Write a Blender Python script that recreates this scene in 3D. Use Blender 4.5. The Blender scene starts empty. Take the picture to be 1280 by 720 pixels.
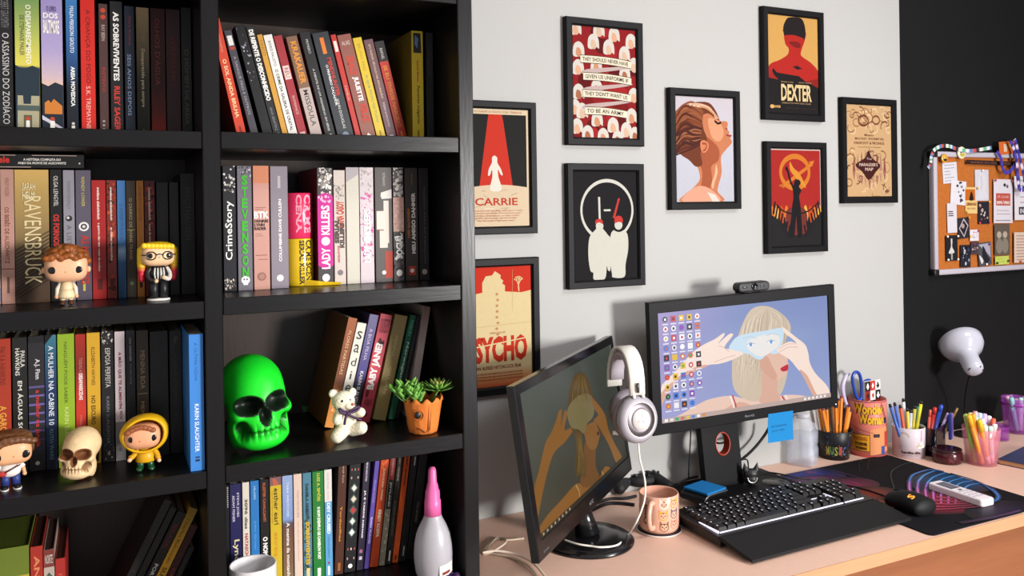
import bpy, bmesh, math, random
from mathutils import Vector, Matrix, noise
from mathutils.geometry import tessellate_polygon
random.seed(7)
SC = bpy.context.scene
COL = SC.collection
EYE = 1.435
FPX, CX, CY = 1060.0, 640.0, 260.58
YAW, ROLL = math.radians(25.852), math.radians(-0.8337)
# ---------------------------------------------------------------- camera
_r = Vector((math.cos(YAW), -math.sin(YAW), 0)); _f = Vector((math.sin(YAW), math.cos(YAW), 0)); _u = Vector((0, 0, 1))
CR = _r * math.cos(ROLL) + _u * math.sin(ROLL)
CU = _u * math.cos(ROLL) - _r * math.sin(ROLL)
CF = _f

def ray(px, py):
    return CR * ((px - CX) / FPX) - CU * ((py - CY) / FPX) + CF

def aty(px, py, Y):
    d = ray(px, py); p = d * (Y / d.y); p.z += EYE; return p

def atz(px, py, Z):
    d = ray(px, py); p = d * ((Z - EYE) / d.z); p.z += EYE; return p

def proj(P):
    p = Vector(P) - Vector((0, 0, EYE)); w = p.dot(CF)
    return CX + FPX * p.dot(CR) / w, CY - FPX * p.dot(CU) / w

def xon(px, Y, z):
    x = 0.3
    for _ in range(12):
        a = proj((x, Y, z))[0]; b = proj((x + 1e-3, Y, z))[0]
        x += (px - a) / ((b - a) / 1e-3)
    return x

def make_camera():
    cd = bpy.data.cameras.new('camera'); co = bpy.data.objects.new('camera', cd); COL.objects.link(co)
    m = Matrix((CR, CU, -CF)).transposed().to_4x4(); m.translation = (0, 0, EYE); co.matrix_world = m
    cd.sensor_width = 36; cd.lens = FPX / 1280 * 36
    cd.shift_y = -(360 - CY) / 1280
    cd.clip_start = .01
    SC.camera = co
make_camera()

# ---------------------------------------------------------------- colour and materials
def lin(c):
    c /= 255.0
    return c / 12.92 if c <= .04045 else ((c + .055) / 1.055) ** 2.4

def hx(h):
    if not isinstance(h, str): return h
    h = h.lstrip('#')
    return (lin(int(h[0:2], 16)), lin(int(h[2:4], 16)), lin(int(h[4:6], 16)), 1.0)

MATS = {}

def mat(name, rough=.6, spec=.4, metal=0., bump=0., bscale=200., emit=0., trans=0., sss=0., noise_amt=.06, alpha=1., ior=1.45, stretch=None, coat=0., emit_only=False, gain=1.):
    m = bpy.data.materials.new(name); m.use_nodes = True
    nt = m.node_tree; b = nt.nodes['Principled BSDF']; N = nt.nodes.new; L = nt.links.new
    vc = N('ShaderNodeVertexColor'); vc.layer_name = 'Col'
    tc = N('ShaderNodeTexCoord'); mp = N('ShaderNodeMapping'); L(tc.outputs['Object'], mp.inputs['Vector'])
    if stretch: mp.inputs['Scale'].default_value = stretch
    nz = N('ShaderNodeTexNoise'); nz.inputs['Scale'].default_value = bscale; nz.inputs['Detail'].default_value = 4
    L(mp.outputs['Vector'], nz.inputs['Vector'])
    mr = N('ShaderNodeMapRange'); mr.inputs['To Min'].default_value = gain * (1 - noise_amt); mr.inputs['To Max'].default_value = gain * (1 + noise_amt)
    L(nz.outputs['Fac'], mr.inputs['Value'])
    mx = N('ShaderNodeMix'); mx.data_type = 'RGBA'; mx.blend_type = 'MULTIPLY'; mx.inputs['Factor'].default_value = 1
    L(vc.outputs['Color'], mx.inputs['A']); L(mr.outputs['Result'], mx.inputs['B'])
    L(mx.outputs['Result'], b.inputs['Base Color'])
    b.inputs['Roughness'].default_value = rough; b.inputs['Specular IOR Level'].default_value = spec
    b.inputs['Metallic'].default_value = metal; b.inputs['IOR'].default_value = ior
    b.inputs['Transmission Weight'].default_value = trans
    b.inputs['Coat Weight'].default_value = coat
    if sss:
        b.inputs['Subsurface Weight'].default_value = sss; b.inputs['Subsurface Radius'].default_value = (.01, .01, .01); b.inputs['Subsurface Scale'].default_value = .3
    if bump:
        bp = N('ShaderNodeBump'); bp.inputs['Strength'].default_value = bump; bp.inputs['Distance'].default_value = .002
        L(nz.outputs['Fac'], bp.inputs['Height']); L(bp.outputs['Normal'], b.inputs['Normal'])
    if emit:
        L(vc.outputs['Color'], b.inputs['Emission Color']); b.inputs['Emission Strength'].default_value = emit
    b.inputs['Alpha'].default_value = alpha
    MATS[name] = m
    return m

mat('matte', .75, .3, bump=.05, bscale=300)
mat('satin', .42, .4, bump=.03, bscale=250)
mat('gloss', .2, .5, noise_amt=.02)
mat('paper', .85, .15, bump=.05, bscale=400, gain=.8)
mat('cover', .38, .35, bump=.04, bscale=350, gain=.9)
mat('print', .5, .3, noise_amt=.1, bscale=500, gain=.9)
mat('pages', .9, .1, bump=.5, bscale=120, noise_amt=.16, stretch=(40, 1, 1))
mat('plush', .95, .1, bump=1.0, bscale=260, noise_amt=.2)
mat('metal', .35, .5, metal=.9)
mat('foil', .25, .5, metal=.5, noise_amt=.3, bscale=60)
mat('plastic', .35, .45, noise_amt=.02)
mat('rubber', .6, .3, bump=.1, bscale=600)
mat('glass', .03, .5, trans=1., noise_amt=0)
mat('tintglass', .08, .5, trans=.85, noise_amt=0)
mat('milky', .35, .5, trans=.45, sss=0., noise_amt=.05, bscale=20)
mat('ceramic', .15, .5, coat=.3, noise_amt=.03, bscale=80, gain=.8)
mat('bone', .55, .3, bump=.25, bscale=140, noise_amt=.18)
mat('leaf', .45, .4, noise_amt=.25, bscale=90)
mat('terracotta', .7, .3, bump=.3, bscale=110, noise_amt=.12)
mat('wood_black', .3, .3, bump=.1, bscale=14, noise_amt=.22, stretch=(1.5, 12, 12))
mat('wood_black_upright', .3, .3, bump=.08, bscale=14, noise_amt=.18, stretch=(12, 12, 1.5))
mat('wood_panel', .55, .3, bump=.08, bscale=10, noise_amt=.12, stretch=(1, 10, 14))
mat('laminate', .45, .35, bump=.03, bscale=60, noise_amt=.05)
mat('wall_paint', .8, .2, bump=.06, bscale=160, noise_amt=.02)
mat('cork', .9, .1, bump=.6, bscale=190, noise_amt=.3, gain=.85)
mat('clear', .06, .5, alpha=.24, noise_amt=0)
mat('clear_dark', .12, .5, alpha=.66, noise_amt=0)
mat('clear_tint', .12, .5, alpha=.3, noise_amt=0)
mat('cloth', .85, .15, bump=.25, bscale=900, noise_amt=.06)
mat('screen', .3, .25, emit=.92, noise_amt=0, gain=.02)
mat('screen_dim', .3, .25, emit=.95, noise_amt=0, gain=.02)
mat('led', .4, .4, emit=1.1, noise_amt=0)
mat('dull_black', .5, .15, noise_amt=.05)
mat('picture', .6, .06, noise_amt=.05, bscale=160, gain=.68)
mat('skin_print', .5, .3, noise_amt=.12, bscale=40)

# ---------------------------------------------------------------- 2-D shapes
def cr(pts, n=6, closed=True):
    """Catmull-Rom through points"""
    out = []; k = len(pts)
    rng = range(k if closed else k - 1)
    for i in rng:
        if closed: p = [pts[(i + j - 1) % k] for j in range(4)]
        else: p = [pts[min(max(i + j - 1, 0), k - 1)] for j in range(4)]
        for s in range(n):
            t = s / n
            out.append(tuple(.5 * (2 * b + (c - a) * t + (2 * a - 5 * b + 4 * c - d) * t * t + (3 * b - a - 3 * c + d) * t ** 3) for a, b, c, d in zip(*p)))
    if not closed: out.append(tuple(pts[-1]))
    return out

def circ(cx, cy, rx, ry=None, n=24, a0=0, a1=360):
    ry = rx if ry is None else ry
    full = abs(a1 - a0) >= 360
    k = n if full else n + 1
    return [(cx + rx * math.cos(math.radians(a0 + (a1 - a0) * i / n)), cy + ry * math.sin(math.radians(a0 + (a1 - a0) * i / n))) for i in range(k)]

_TXT = {}

def text_geo(s, bold=0.):
    key = (s, bold)
    if key in _TXT: return _TXT[key]
    cu = bpy.data.curves.new('lettering', 'FONT'); cu.body = s; cu.size = 1; cu.resolution_u = 2; cu.offset = bold
    cu.fill_mode = 'FRONT'
    ob = bpy.data.objects.new('lettering', cu); COL.objects.link(ob)
    dg = bpy.context.evaluated_depsgraph_get()
    me = bpy.data.meshes.new_from_object(ob.evaluated_get(dg))
    vs = [(v.co.x, v.co.y) for v in me.vertices]; fs = [tuple(p.vertices) for p in me.polygons]
    COL.objects.unlink(ob); bpy.data.objects.remove(ob); bpy.data.curves.remove(cu); bpy.data.meshes.remove(me)
    if not vs: vs = [(0, 0), (1, 1)]
    x0 = min(v[0] for v in vs); x1 = max(v[0] for v in vs); y0 = min(v[1] for v in vs); y1 = max(v[1] for v in vs)
    w = max(x1 - x0, 1e-4); h = max(y1 - y0, 1e-4)
    r = ([((x - x0) / w, (y - y0) / h) for x, y in vs], fs, w / h)
    _TXT[key] = r
    return r

# ---------------------------------------------------------------- mesh builder
class G:
    def __init__(s, T=None):
        s.v = []; s.f = []; s.c = []; s.m = []; s.sm = []; s.T = T or Matrix.Identity(4)
        s.pl = None; s.mn = 'matte'

    def add(s, vs, fs, col, m=None, smooth=False):
        o = len(s.v); m = m or s.mn
        s.v += [s.T @ Vector(v) for v in vs]
        if col and isinstance(col, list): s.c += [hx(c) for c in col]
        else: s.c += [hx(col)] * len(vs)
        for f in fs: s.f.append(tuple(i + o for i in f)); s.m.append(m); s.sm.append(smooth)
        return s

    def bm(s, b, col, m=None, smooth=False):
        b.verts.index_update()
        s.add([v.co.copy() for v in b.verts], [tuple(v.index for v in f.verts) for f in b.faces], col, m, smooth); b.free(); return s

    def box(s, x0, x1, y0, y1, z0, z1, col, m=None, bev=0., seg=2, smooth=None):
        b = bmesh.new(); bmesh.ops.create_cube(b, size=1)
        for v in b.verts: v.co = ((x0 + x1) / 2 + v.co.x * (x1 - x0), (y0 + y1) / 2 + v.co.y * (y1 - y0), (z0 + z1) / 2 + v.co.z * (z1 - z0))
        if bev: bmesh.ops.bevel(b, geom=b.edges[:], offset=bev, segments=seg, affect='EDGES', profile=.5)
        return s.bm(b, col, m, bool(bev) if smooth is None else smooth)

    def prism(s, pts, d0, d1, col, m=None, axis='z', bev=0., seg=2):
        """pts 2-D polygon extruded along axis. axis z: (x,y); axis y: (x,z); axis x: (y,z)"""
        f3 = {'z': lambda p, d: (p[0], p[1], d), 'y': lambda p, d: (p[0], d, p[1]), 'x': lambda p, d: (d, p[0], p[1])}[axis]
        b = bmesh.new()
        a = [b.verts.new(f3(p, d0)) for p in pts]; c = [b.verts.new(f3(p, d1)) for p in pts]
        n = len(pts)
        e1 = b.faces.new(a); e2 = b.faces.new(c[::-1])
        for i in range(n): b.faces.new((a[i], c[i], c[(i + 1) % n], a[(i + 1) % n]))
        bmesh.ops.recalc_face_normals(b, faces=b.faces[:])
        if bev:
            ed = list(set(list(e1.edges) + list(e2.edges)))
            bmesh.ops.bevel(b, geom=ed, offset=bev, segments=seg, affect='EDGES', profile=.5)
        bmesh.ops.triangulate(b, faces=[f for f in b.faces if len(f.verts) > 4])
        return s.bm(b, col, m, False)

    def lathe(s, prof, col, m=None, n=32, c=(0, 0, 0), cap0=True, cap1=False, cols=None, smooth=True, sx=1., sy=1.):
        vs = []; cl = []
        for k, (r, z) in enumerate(prof):
            for i in range(n):
                a = 2 * math.pi * i / n
                vs.append((c[0] + r * math.cos(a) * sx, c[1] + r * math.sin(a) * sy, c[2] + z)); cl.append(cols[k] if cols else col)
        fs = []
        for k in range(len(prof) - 1):
            for i in range(n):
                j = (i + 1) % n; fs.append((k * n + i, k * n + j, (k + 1) * n + j, (k + 1) * n + i))
        if cap0: fs.append(tuple(range(n))[::-1])
        if cap1: fs.append(tuple(range((len(prof) - 1) * n, len(prof) * n)))
        return s.add(vs, fs, cl, m, smooth)

    def tube(s, pts, r, col, m=None, n=8, closed=False, cap=True):
        P = [Vector(p) for p in pts]; k = len(P); vs = []
        rr = r if isinstance(r, (list, tuple)) else [r] * k
        up = None
        for i in range(k):
            t = (P[(i + 1) % k] - P[i - 1]) if closed else (P[min(i + 1, k - 1)] - P[max(i - 1, 0)])
            if t.length < 1e-9: t = Vector((0, 0, 1))
            t.normalize()
            if up is None:
                up = Vector((0, 0, 1)) if abs(t.z) < .9 else Vector((1, 0, 0))
            up = (up - t * up.dot(t))
            if up.length < 1e-6: up = t.orthogonal()
            up.normalize(); sd = t.cross(up)
            for j in range(n):
                a = 2 * math.pi * j / n
                vs.append(P[i] + (up * math.cos(a) + sd * math.sin(a)) * rr[i])
        fs = []
        for i in range(k if closed else k - 1):
            for j in range(n):
                a, b = i * n, ((i + 1) % k) * n
                fs.append((a + j, a + (j + 1) % n, b + (j + 1) % n, b + j))
        if cap and not closed: fs.append(tuple(range(n))[::-1]); fs.append(tuple(range((k - 1) * n, k * n)))
        return s.add(vs, fs, col, m, True)

    def ball(s, c, r, col, m=None, nu=20, nv=12, R=None, p=2.0, fn=None):
        """ellipsoid / superellipsoid (p>2 squarer), fn(dir)->radius multiplier"""
        r = (r, r, r) if not isinstance(r, (list, tuple)) else r
        vs = []; R = R or Matrix.Identity(3); C = Vector(c)
        for i in range(nv + 1):
            th = math.pi * i / nv
            for j in range(nu):
                ph = 2 * math.pi * j / nu
                d = Vector((math.sin(th) * math.cos(ph), math.sin(th) * math.sin(ph), math.cos(th)))
                k = 1.0
                if p != 2: k = (abs(d.x) ** p + abs(d.y) ** p + abs(d.z) ** p) ** (-1 / p)
                if fn: k *= fn(d)
                vs.append(C + R @ Vector((d.x * r[0] * k, d.y * r[1] * k, d.z * r[2] * k)))
        fs = []
        for i in range(nv):
            for j in range(nu):
                a = i * nu + j; b = i * nu + (j + 1) % nu
                if i == 0: fs.append((a, a + nu, b + nu))
                elif i == nv - 1: fs.append((a, a + nu, b))
                else: fs.append((a, a + nu, b + nu, b))
        return s.add(vs, fs, col, m, True)

    # ---- flat artwork on a plane: o + u*ux + v*uy, layered along n
    def plane(s, o, ux, uy, n=None, step=.00012, base=.0002):
        s.pl = (Vector(o), Vector(ux), Vector(uy), (Vector(n) if n else Vector(ux).cross(Vector(uy))).normalized(), step, base); s.ly = 0
        return s

    def p3(s, u, v):
        o, ux, uy, n, st, ba = s.pl
        return o + ux * u + uy * v + n * (ba + st * s.ly)

    def poly(s, pts, col, m=None, up=True):
        s.ly += 1 if up else .15
        t = tessellate_polygon([[Vector((p[0], p[1], 0)) for p in pts]])
        fs = []
        for a, b, c in t:
            ar = (pts[b][0] - pts[a][0]) * (pts[c][1] - pts[a][1]) - (pts[c][0] - pts[a][0]) * (pts[b][1] - pts[a][1])
            fs.append((a, b, c) if ar > 0 else (a, c, b))
        return s.add([s.p3(*p) for p in pts], fs, col, m)

    def rect(s, u0, u1, v0, v1, col, m=None, cols=None, up=True):
        s.ly += 1 if up else .15
        return s.add([s.p3(u0, v0), s.p3(u1, v0), s.p3(u1, v1), s.p3(u0, v1)], [(0, 1, 2, 3)], cols or col, m)

    def grad(s, u0, u1, v0, v1, stops, m=None):
        s.ly += 1; vs = []; cl = []; fs = []
        for k, (t, c) in enumerate(stops):
            v = v0 + (v1 - v0) * t
            vs += [s.p3(u0, v), s.p3(u1, v)]; cl += [c, c]
            if k: fs.append((2 * k - 2, 2 * k - 1, 2 * k + 1, 2 * k))
        return s.add(vs, fs, cl, m)

    def stroke(s, pts, w, col, m=None, up=True, closed=False, taper=False):
        s.ly += 1 if up else .15
        k = len(pts); vs = []; fs = []; cl = []
        for i in range(k):
            a = pts[i - 1] if (closed or i) else pts[0]; b = pts[(i + 1) % k] if closed else pts[min(i + 1, k - 1)]
            dx, dy = b[0] - a[0], b[1] - a[1]; L = math.hypot(dx, dy) or 1
            ww = w * (math.sin(math.pi * (i + .3) / (k + .1)) if taper else 1)
            nx, ny = -dy / L * ww / 2, dx / L * ww / 2
            vs += [s.p3(pts[i][0] - nx, pts[i][1] - ny), s.p3(pts[i][0] + nx, pts[i][1] + ny)]
            if isinstance(col, list): cl += [col[i], col[i]]
        for i in range(k if closed else k - 1):
            j = (i + 1) % k
            fs.append((2 * i, 2 * j, 2 * j + 1, 2 * i + 1))
        return s.add(vs, fs, cl or col, m)

    def text(s, t, u0, u1, v0, v1, col, m=None, bold=0., d='h', warp=None):
        """fit text in a box; d: h = upright, d = reads downward, u = reads upward (v grows up)"""
        s.ly += 1
        vs, fs, asp = text_geo(t, bold)
        out = []
        for x, y in vs:
            if d == 'h': p = (u0 + x * (u1 - u0), v0 + y * (v1 - v0))
            elif d == 'd': p = (u0 + y * (u1 - u0), v1 - x * (v1 - v0))
            else: p = (u1 - y * (u1 - u0), v0 + x * (v1 - v0))
            if warp: p = warp(*p)
            out.append(s.p3(*p))
        return s.add(out, fs, col, m)

    def build(s, name, parent=None, sub=0, fix=False):
        me = bpy.data.meshes.new(name)
        me.from_pydata([tuple(v) for v in s.v], [], s.f)
        names = []
        for m in s.m:
            if m not in names: names.append(m)
        for n in names: me.materials.append(MATS[n])
        me.polygons.foreach_set('material_index', [names.index(m) for m in s.m])
        me.polygons.foreach_set('use_smooth', s.sm)
        at = me.color_attributes.new('Col', 'FLOAT_COLOR', 'POINT')
        at.data.foreach_set('color', [x for c in s.c for x in c])
        if fix:
            b = bmesh.new(); b.from_mesh(me); bmesh.ops.recalc_face_normals(b, faces=b.faces[:]); b.to_mesh(me); b.free()
        me.update()
        o = bpy.data.objects.new(name, me); COL.objects.link(o)
        if parent: o.parent = parent
        if sub:
            md = o.modifiers.new('subdivision', 'SUBSURF'); md.levels = sub; md.render_levels = sub
        return o

def tag(o, label, cat, group=None):
    o['label'] = label; o['category'] = cat
    if group: o['group'] = group
    return o

def thing(name, label, cat, loc=(0, 0, 0), rotz=0., group=None, rot=None):
    o = bpy.data.objects.new(name, None); COL.objects.link(o); o.empty_display_size = .02
    o.location = loc; o.rotation_euler = rot or (0, 0, rotz)
    return tag(o, label, cat, group)

def struct(g, name, parent=None):
    o = g.build(name, parent); o['kind'] = 'structure'; return o

def rmesh(g, name, parent, voxel, smooth=3, col=None, m='matte', cf=None):
    """fuse the overlapping shapes of g into one continuous skin"""
    o = g.build('fused', fix=True)
    md = o.modifiers.new('r', 'REMESH'); md.mode = 'VOXEL'; md.voxel_size = voxel; md.use_smooth_shade = True
    if smooth:
        ms = o.modifiers.new('s', 'SMOOTH'); ms.iterations = smooth; ms.factor = .5
    dg = bpy.context.evaluated_depsgraph_get()
    me = bpy.data.meshes.new_from_object(o.evaluated_get(dg))
    h = G()
    vs = [v.co.copy() for v in me.vertices]
    cols = [hx(cf(v) if cf else col) for v in vs]
    h.add(vs, [tuple(p.vertices) for p in me.polygons], cols, m, True)
    COL.objects.unlink(o); bpy.data.objects.remove(o); bpy.data.meshes.remove(me)
    return h.build(name, parent)
# ================================================================ the room and the bookcase
YW = 1.72                       # back wall plane
YF = 1.395                      # front plane of the bookcase
DESK = EYE - .6854
XB = aty(1126, 160, YW).x       # where the black paint starts
XL, XR, YN, HC = -.75, 3.3, -1.4, 2.62

def wall(name, x0, x1, y0, y1, z0, z1, col, m='wall_paint'):
    g = G(); g.box(x0, x1, y0, y1, z0, z1, col, m); return struct(g, name)

wall('wall_back', XL, XB, YW, YW + .1, 0, HC, '#a6a5a3')
wall('wall_back_right', XB, XR, YW, YW + .1, 0, HC, '#0f0f10')
wall('wall_left', XL - .1, XL, YN, YW + .1, 0, HC, '#cfcdc8')
wall('wall_right', XR, XR + .1, YN, YW + .1, 0, HC, '#3a393c')
wall('floor', XL - .1, XR + .1, YN, YW + .1, -.1, 0, '#8d6f58', 'laminate')
wall('ceiling', XL - .1, XR + .1, YN, YW + .1, HC, HC + .1, '#e6e4de')

TH = .027
ZT = EYE + .6
ZR = [EYE + .1276, EYE - .1343, EYE - .3983, EYE - .662]
ZL = [EYE + .1269, EYE - .1373, EYE - .4021, EYE - .666]
PX = [(-.288, -.261), (.143, .170), (.574, .602)]
YB = 1.70
case = thing('bookcase', 'tall black wood-grain bookcase with two columns of open shelves', 'bookcase', (.157, 1.55, 0))
def rel(g): g.T = Matrix.Translation((-.157, -1.55, 0)); return g
BLK = '#100f10'
for (a, b) in PX:
    g = rel(G()); g.box(a, b, YF, YB + .012, 0, EYE + .66, BLK, 'wood_black_upright', .0015, 1, False); g.build('side_panel' if a != .143 else 'divider_panel', case)
for zs, (a, b) in ((ZR, (PX[1][1], PX[2][0])), (ZL, (PX[0][1], PX[1][0]))):
    for z in [EYE + .3916] + zs + [zs[3] - .264, .09]:
        g = rel(G()); g.box(a + .0005, b - .0005, YF + .002, YB, z - TH, z, BLK, 'wood_black', .001, 1, False); g.build('shelf', case)
for (a, b) in ((PX[0][1], PX[1][0]), (PX[1][1], PX[2][0])):
    g = rel(G()); g.box(a, b, YB, YB + .01, .05, EYE + .655, '#3a322e', 'wood_black_upright'); g.build('back_panel', case)
g = rel(G()); g.box(PX[0][0], PX[2][1], YF, YB + .012, EYE + .6605, EYE + .69, BLK, 'wood_black', .001, 1, False); g.build('top_panel', case)
# the shelf-side price sticker left on the back panel
g = G(); q = aty(386, 517, YB); g.plane((0, 0, 0), (1, 0, 0), (0, 0, 1), (0, -1, 0))
g.poly([(-.014, .012), (.011, .003), (.014, -.011), (-.011, -.003)], '#5f8f62', 'paper')
g.text('30', -.006, .006, -.003, .004, '#28402a', 'paper')
o = g.build('sticker'); o.location = (q.x, YB - .001, q.z + .006); tag(o, 'small greenish sticker on the bookcase back beside the green skull', 'sticker')

# ================================================================ books
def T(t, c, t0, t1, x0=.2, x1=.8, d='d', bold=.0, part='title'): return ('T', t, c, t0, t1, x0, x1, d, bold, part)
def A(t, c, t0, t1, x0=.2, x1=.8, d='d', bold=.0): return T(t, c, t0, t1, x0, x1, d, bold, 'author')
def R_(c, t0, t1, x0=0, x1=1, part='band'): return ('R', c, t0, t1, x0, x1, part)
def E_(c, tc, xc=.5, r=.28, part='publisher_mark'): return ('E', c, tc, xc, r, part)
def GR(stops, t0=0, t1=1): return ('G', stops, t0, t1, 'band')
def SP(cols, n, t0, t1, seed=1, sz=.25, part='band'): return ('S', cols, n, t0, t1, seed, sz, part)
def P_(pts, c, part='band'): return ('P', pts, c, part)

def book_at(o, t, h, d, cover, art, pages='#d8ccb4', wrap=None):
    """book with its spine on y = 0, x 0..t, z 0..h"""
    g = G(); c = cover; k = .0012
    g.box(0, t, 0, k, 0, h, c, 'cover', .0004, 1, False)
    g.box(0, k, k, d, 0, h, wrap or c, 'cover'); g.box(t - k, t, k, d, 0, h, wrap or c, 'cover')
    g.build('cover', o)
    g = G(); g.box(k * 1.02, t - k * 1.02, k * 1.05, d - .003, .0012, h - .0012, pages, 'pages'); g.build('pages', o)
    groups = {}
    for i, a in enumerate(art):
        lone = a[0] == 'T' and len(a[1]) > 1 and a[7] != 'h'
        groups.setdefault((a[-1], i if lone else -1), []).append(a)
    ly = 0
    ranks = ('band', 'publisher_mark', 'author', 'title')
    order = sorted(groups, key=lambda n: (ranks.index(n[0]) if n[0] in ranks else 1.5, n[1]))
    for n in order:
        g = G(); g.mn = 'print'; g.plane((0, 0, 0), (1, 0, 0), (0, 0, 1), (0, -1, 0), .00006, .0001); g.ly = ly
        for a in groups[n]:
            if a[0] == 'T': g.text(a[1], a[5] * t, a[6] * t, h * (1 - a[4]), h * (1 - a[3]), a[2], None, a[8], a[7])
            elif a[0] == 'R': g.rect(a[4] * t, a[5] * t, h * (1 - a[3]), h * (1 - a[2]), a[1])
            elif a[0] == 'E': g.poly(circ(a[3] * t, h * (1 - a[2]), a[4] * t, n=16), a[1])
            elif a[0] == 'G': g.grad(0, t, h * (1 - a[3]), h * (1 - a[2]), a[1])
            elif a[0] == 'P': g.poly([(x * t, h * (1 - y)) for x, y in a[1]][::-1], a[2])
            elif a[0] == 'S':
                rn = random.Random(a[5]); g.ly += 1
                for _ in range(a[2]):
                    x = rn.uniform(.06, .94); y = rn.uniform(a[3], min(a[4], .985)); s = a[6] * t * rn.uniform(.25, 1) * .5
                    s = min(s, x * t, t - x * t)
                    aa = rn.uniform(0, 3)
                    g.poly([(x * t + s * rn.uniform(.5, 1) * math.cos(aa + q * 1.05), h * (1 - y) + 1.2 * min(s, h * (1 - y) / 1.3, h * y / 1.3 + .0005) * rn.uniform(.5, 1) * math.sin(aa + q * 1.05)) for q in range(6)], rn.choice(a[1]), None, False)
        ly = g.ly
        if g.v: g.build(n[0], o)

NB = [0]
def book(xl, xr, yt, cover, art, label, zs, grp, Y=1.526, d=.155, lean=0., name='book', **k):
    """xl, xr: where the spine foot shows; yt: where its head shows"""
    x0 = xon(xl, Y, zs); x1 = xon(xr, Y, zs); ca, sa = math.cos(lean), math.sin(lean)
    t = (x1 - x0) * ca - .0006
    if lean == 0: h = aty((xl + xr) / 2, yt, Y).z - zs
    else:
        zt = yt if yt < 5 and yt > 0 else None
        h = zt if zt else .21
    o = thing(name, label, 'book', (0, 0, 0), 0, grp)
    if lean <= 0:   # upright or leaning to the left: stands on its left foot
        o.location = (x0 + .0003, Y, zs + .0004)
    else:
        o.location = (x1 - .0003 - t * ca, Y, zs + t * sa + .0004)
    o.rotation_euler = (0, lean, 0)
    book_at(o, t, h, d, cover, art, **k)
    NB[0] += 1
    return o
W = '#e8e4dc'
# ---- left column, top shelf
z = ZL[0]; g_ = 'books on the top shelf of the left column'; s_ = 'on the top shelf, left column'
def b(xl, xr, yt, c, art, lab, **k): return book(xl, xr, yt, c, art, lab + ' ' + s_, z, g_, **k)
b(-12, 17.5, -8, '#201f20', [T('O ASSASSINO DO ZODÍACO', '#c9c6c2', .28, .93, .55, .92), A('ROBERT GRAYSMITH', '#777577', .03, .24, .5, .85)], 'leftmost black book with tall thin white capitals')
b(20, 51, -4, '#c9c05a', [GR([(0, '#2d3440'), (.28, '#3f4a50'), (.33, '#3b4a4f'), (.48, '#26384a'), (.5, '#d9cc57'), (.75, '#a8b45c'), (1, '#6f9358')]), P_([(0, .5), (.3, .53), (.7, .5), (1, .52), (1, 1), (0, 1)], '#23313c'), P_([(.08, .72), (.3, .72), (.32, .78), (.62, .78), (.64, .72), (.98, .72), (.94, 1), (.06, 1)], '#a8a184'), P_([(.05, .79), (1, .79), (.96, .83), (.08, .83)], '#4f5c58'), P_([(.32, .86), (.66, .86), (.66, .99), (.32, .99)], '#5d5a44'),
   P_([(.42, .9), (.56, .9), (.58, .985), (.4, .985)], '#efece4', 'publisher_mark'), E_('#b8422e', .885, .49, .09), T('O DESAPARECIMENTO', '#f3efdf', .06, .49, .44, .66, bold=.02), A('DE STEPHANIE MAILER', '#38424a', .14, .43, .2, .38)], 'yellow-green book with a stone gate at its foot')
b(53, 80, -4, '#a493c0', [GR([(0, '#c79c8a'), (.36, '#d8b7a6'), (.42, '#c8b0b8'), (.6, '#a99bc4'), (1, '#9a8cc0')]), P_([(0, .63), (.3, .65), (.62, .62), (1, .64), (1, .98), (0, .98)], '#1f2733'), P_([(.12, .77), (.3, .75), (.42, .77), (.55, .74), (.95, .79), (.95, .85), (.12, .85)], '#c97a33'), P_([(0, .86), (1, .95), (1, .97), (0, .89)], '#c6c2cf'), P_([(.38, .9), (.58, .9), (.6, .985), (.36, .985)], '#efece4', 'publisher_mark'), E_('#b8422e', .885, .48, .11),
   T('O LIVRO', '#544a72', .07, .11, .25, .72, 'h', .02), T('DOS', '#f3efe6', .12, .16, .1, .8, 'h', .03), T('BALTIMORE', '#f3efe6', .17, .27, .1, .85, 'h', .03)], 'lilac book with dark hills and an orange house')
b(84, 98.5, -2, '#2e5f96', [GR([(0, '#17191f'), (.35, '#1d2430'), (.62, '#2b568c'), (1, '#3b78b4')]), A('MALIN PERSSON GIOLITO', '#e4e8ec', .06, .4, .35, .7, bold=.01), T('AREIA MOVEDIÇA', '#f2f2ee', .5, .79, .3, .75, bold=.03), P_([(.4, .93), (.7, .93), (.7, 1), (.4, 1)], W, 'publisher_mark'), E_('#c9c7c0', .915, .55, .14)], 'narrow book fading from blue to black with white lettering')
b(102, 120.5, -1, '#c92a22', [T('A CRIANÇA DO FOGO', '#6d1512', .08, .62, .32, .68), A('S.K. TREMAYNE', '#f0b9ac', .64, .95, .35, .65), P_([(.5, .975), (.8, 1), (.2, 1)], '#201414', 'publisher_mark')], 'bright red book with dark red thin capitals')
b(125, 136.5, 5.2, '#4c3432', [E_('#b8432f', .05, .5, .3), E_('#b8432f', .1, .5, .3), A('RAY BERN', '#b7a79e', .16, .28, .3, .7), T('INSTINTO', '#93362c', .48, .67, .3, .7, bold=.03), T('....', '#a09a90', .88, .99, .3, .6)], 'slim brown book with a red head mark')
b(139, 155, 2, '#1d1c1d', [T('AS SOBREVIVENTES', '#ece8e2', .08, .59, .25, .72, bold=.03), A('RILEY SAGER', '#c6382e', .63, .96, .28, .75, bold=.03)], 'black book with bold white title over red author name')
b(157, 170, 8, '#1c2233', [A('Mary Kubica', '#8a2f35', .08, .3, .35, .68), T('SEIS ANOS DEPOIS', '#93abc9', .37, .84, .28, .62), E_('#a8b2c0', .965, .5, .2)], 'dark navy book with pale blue spaced capitals')
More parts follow.
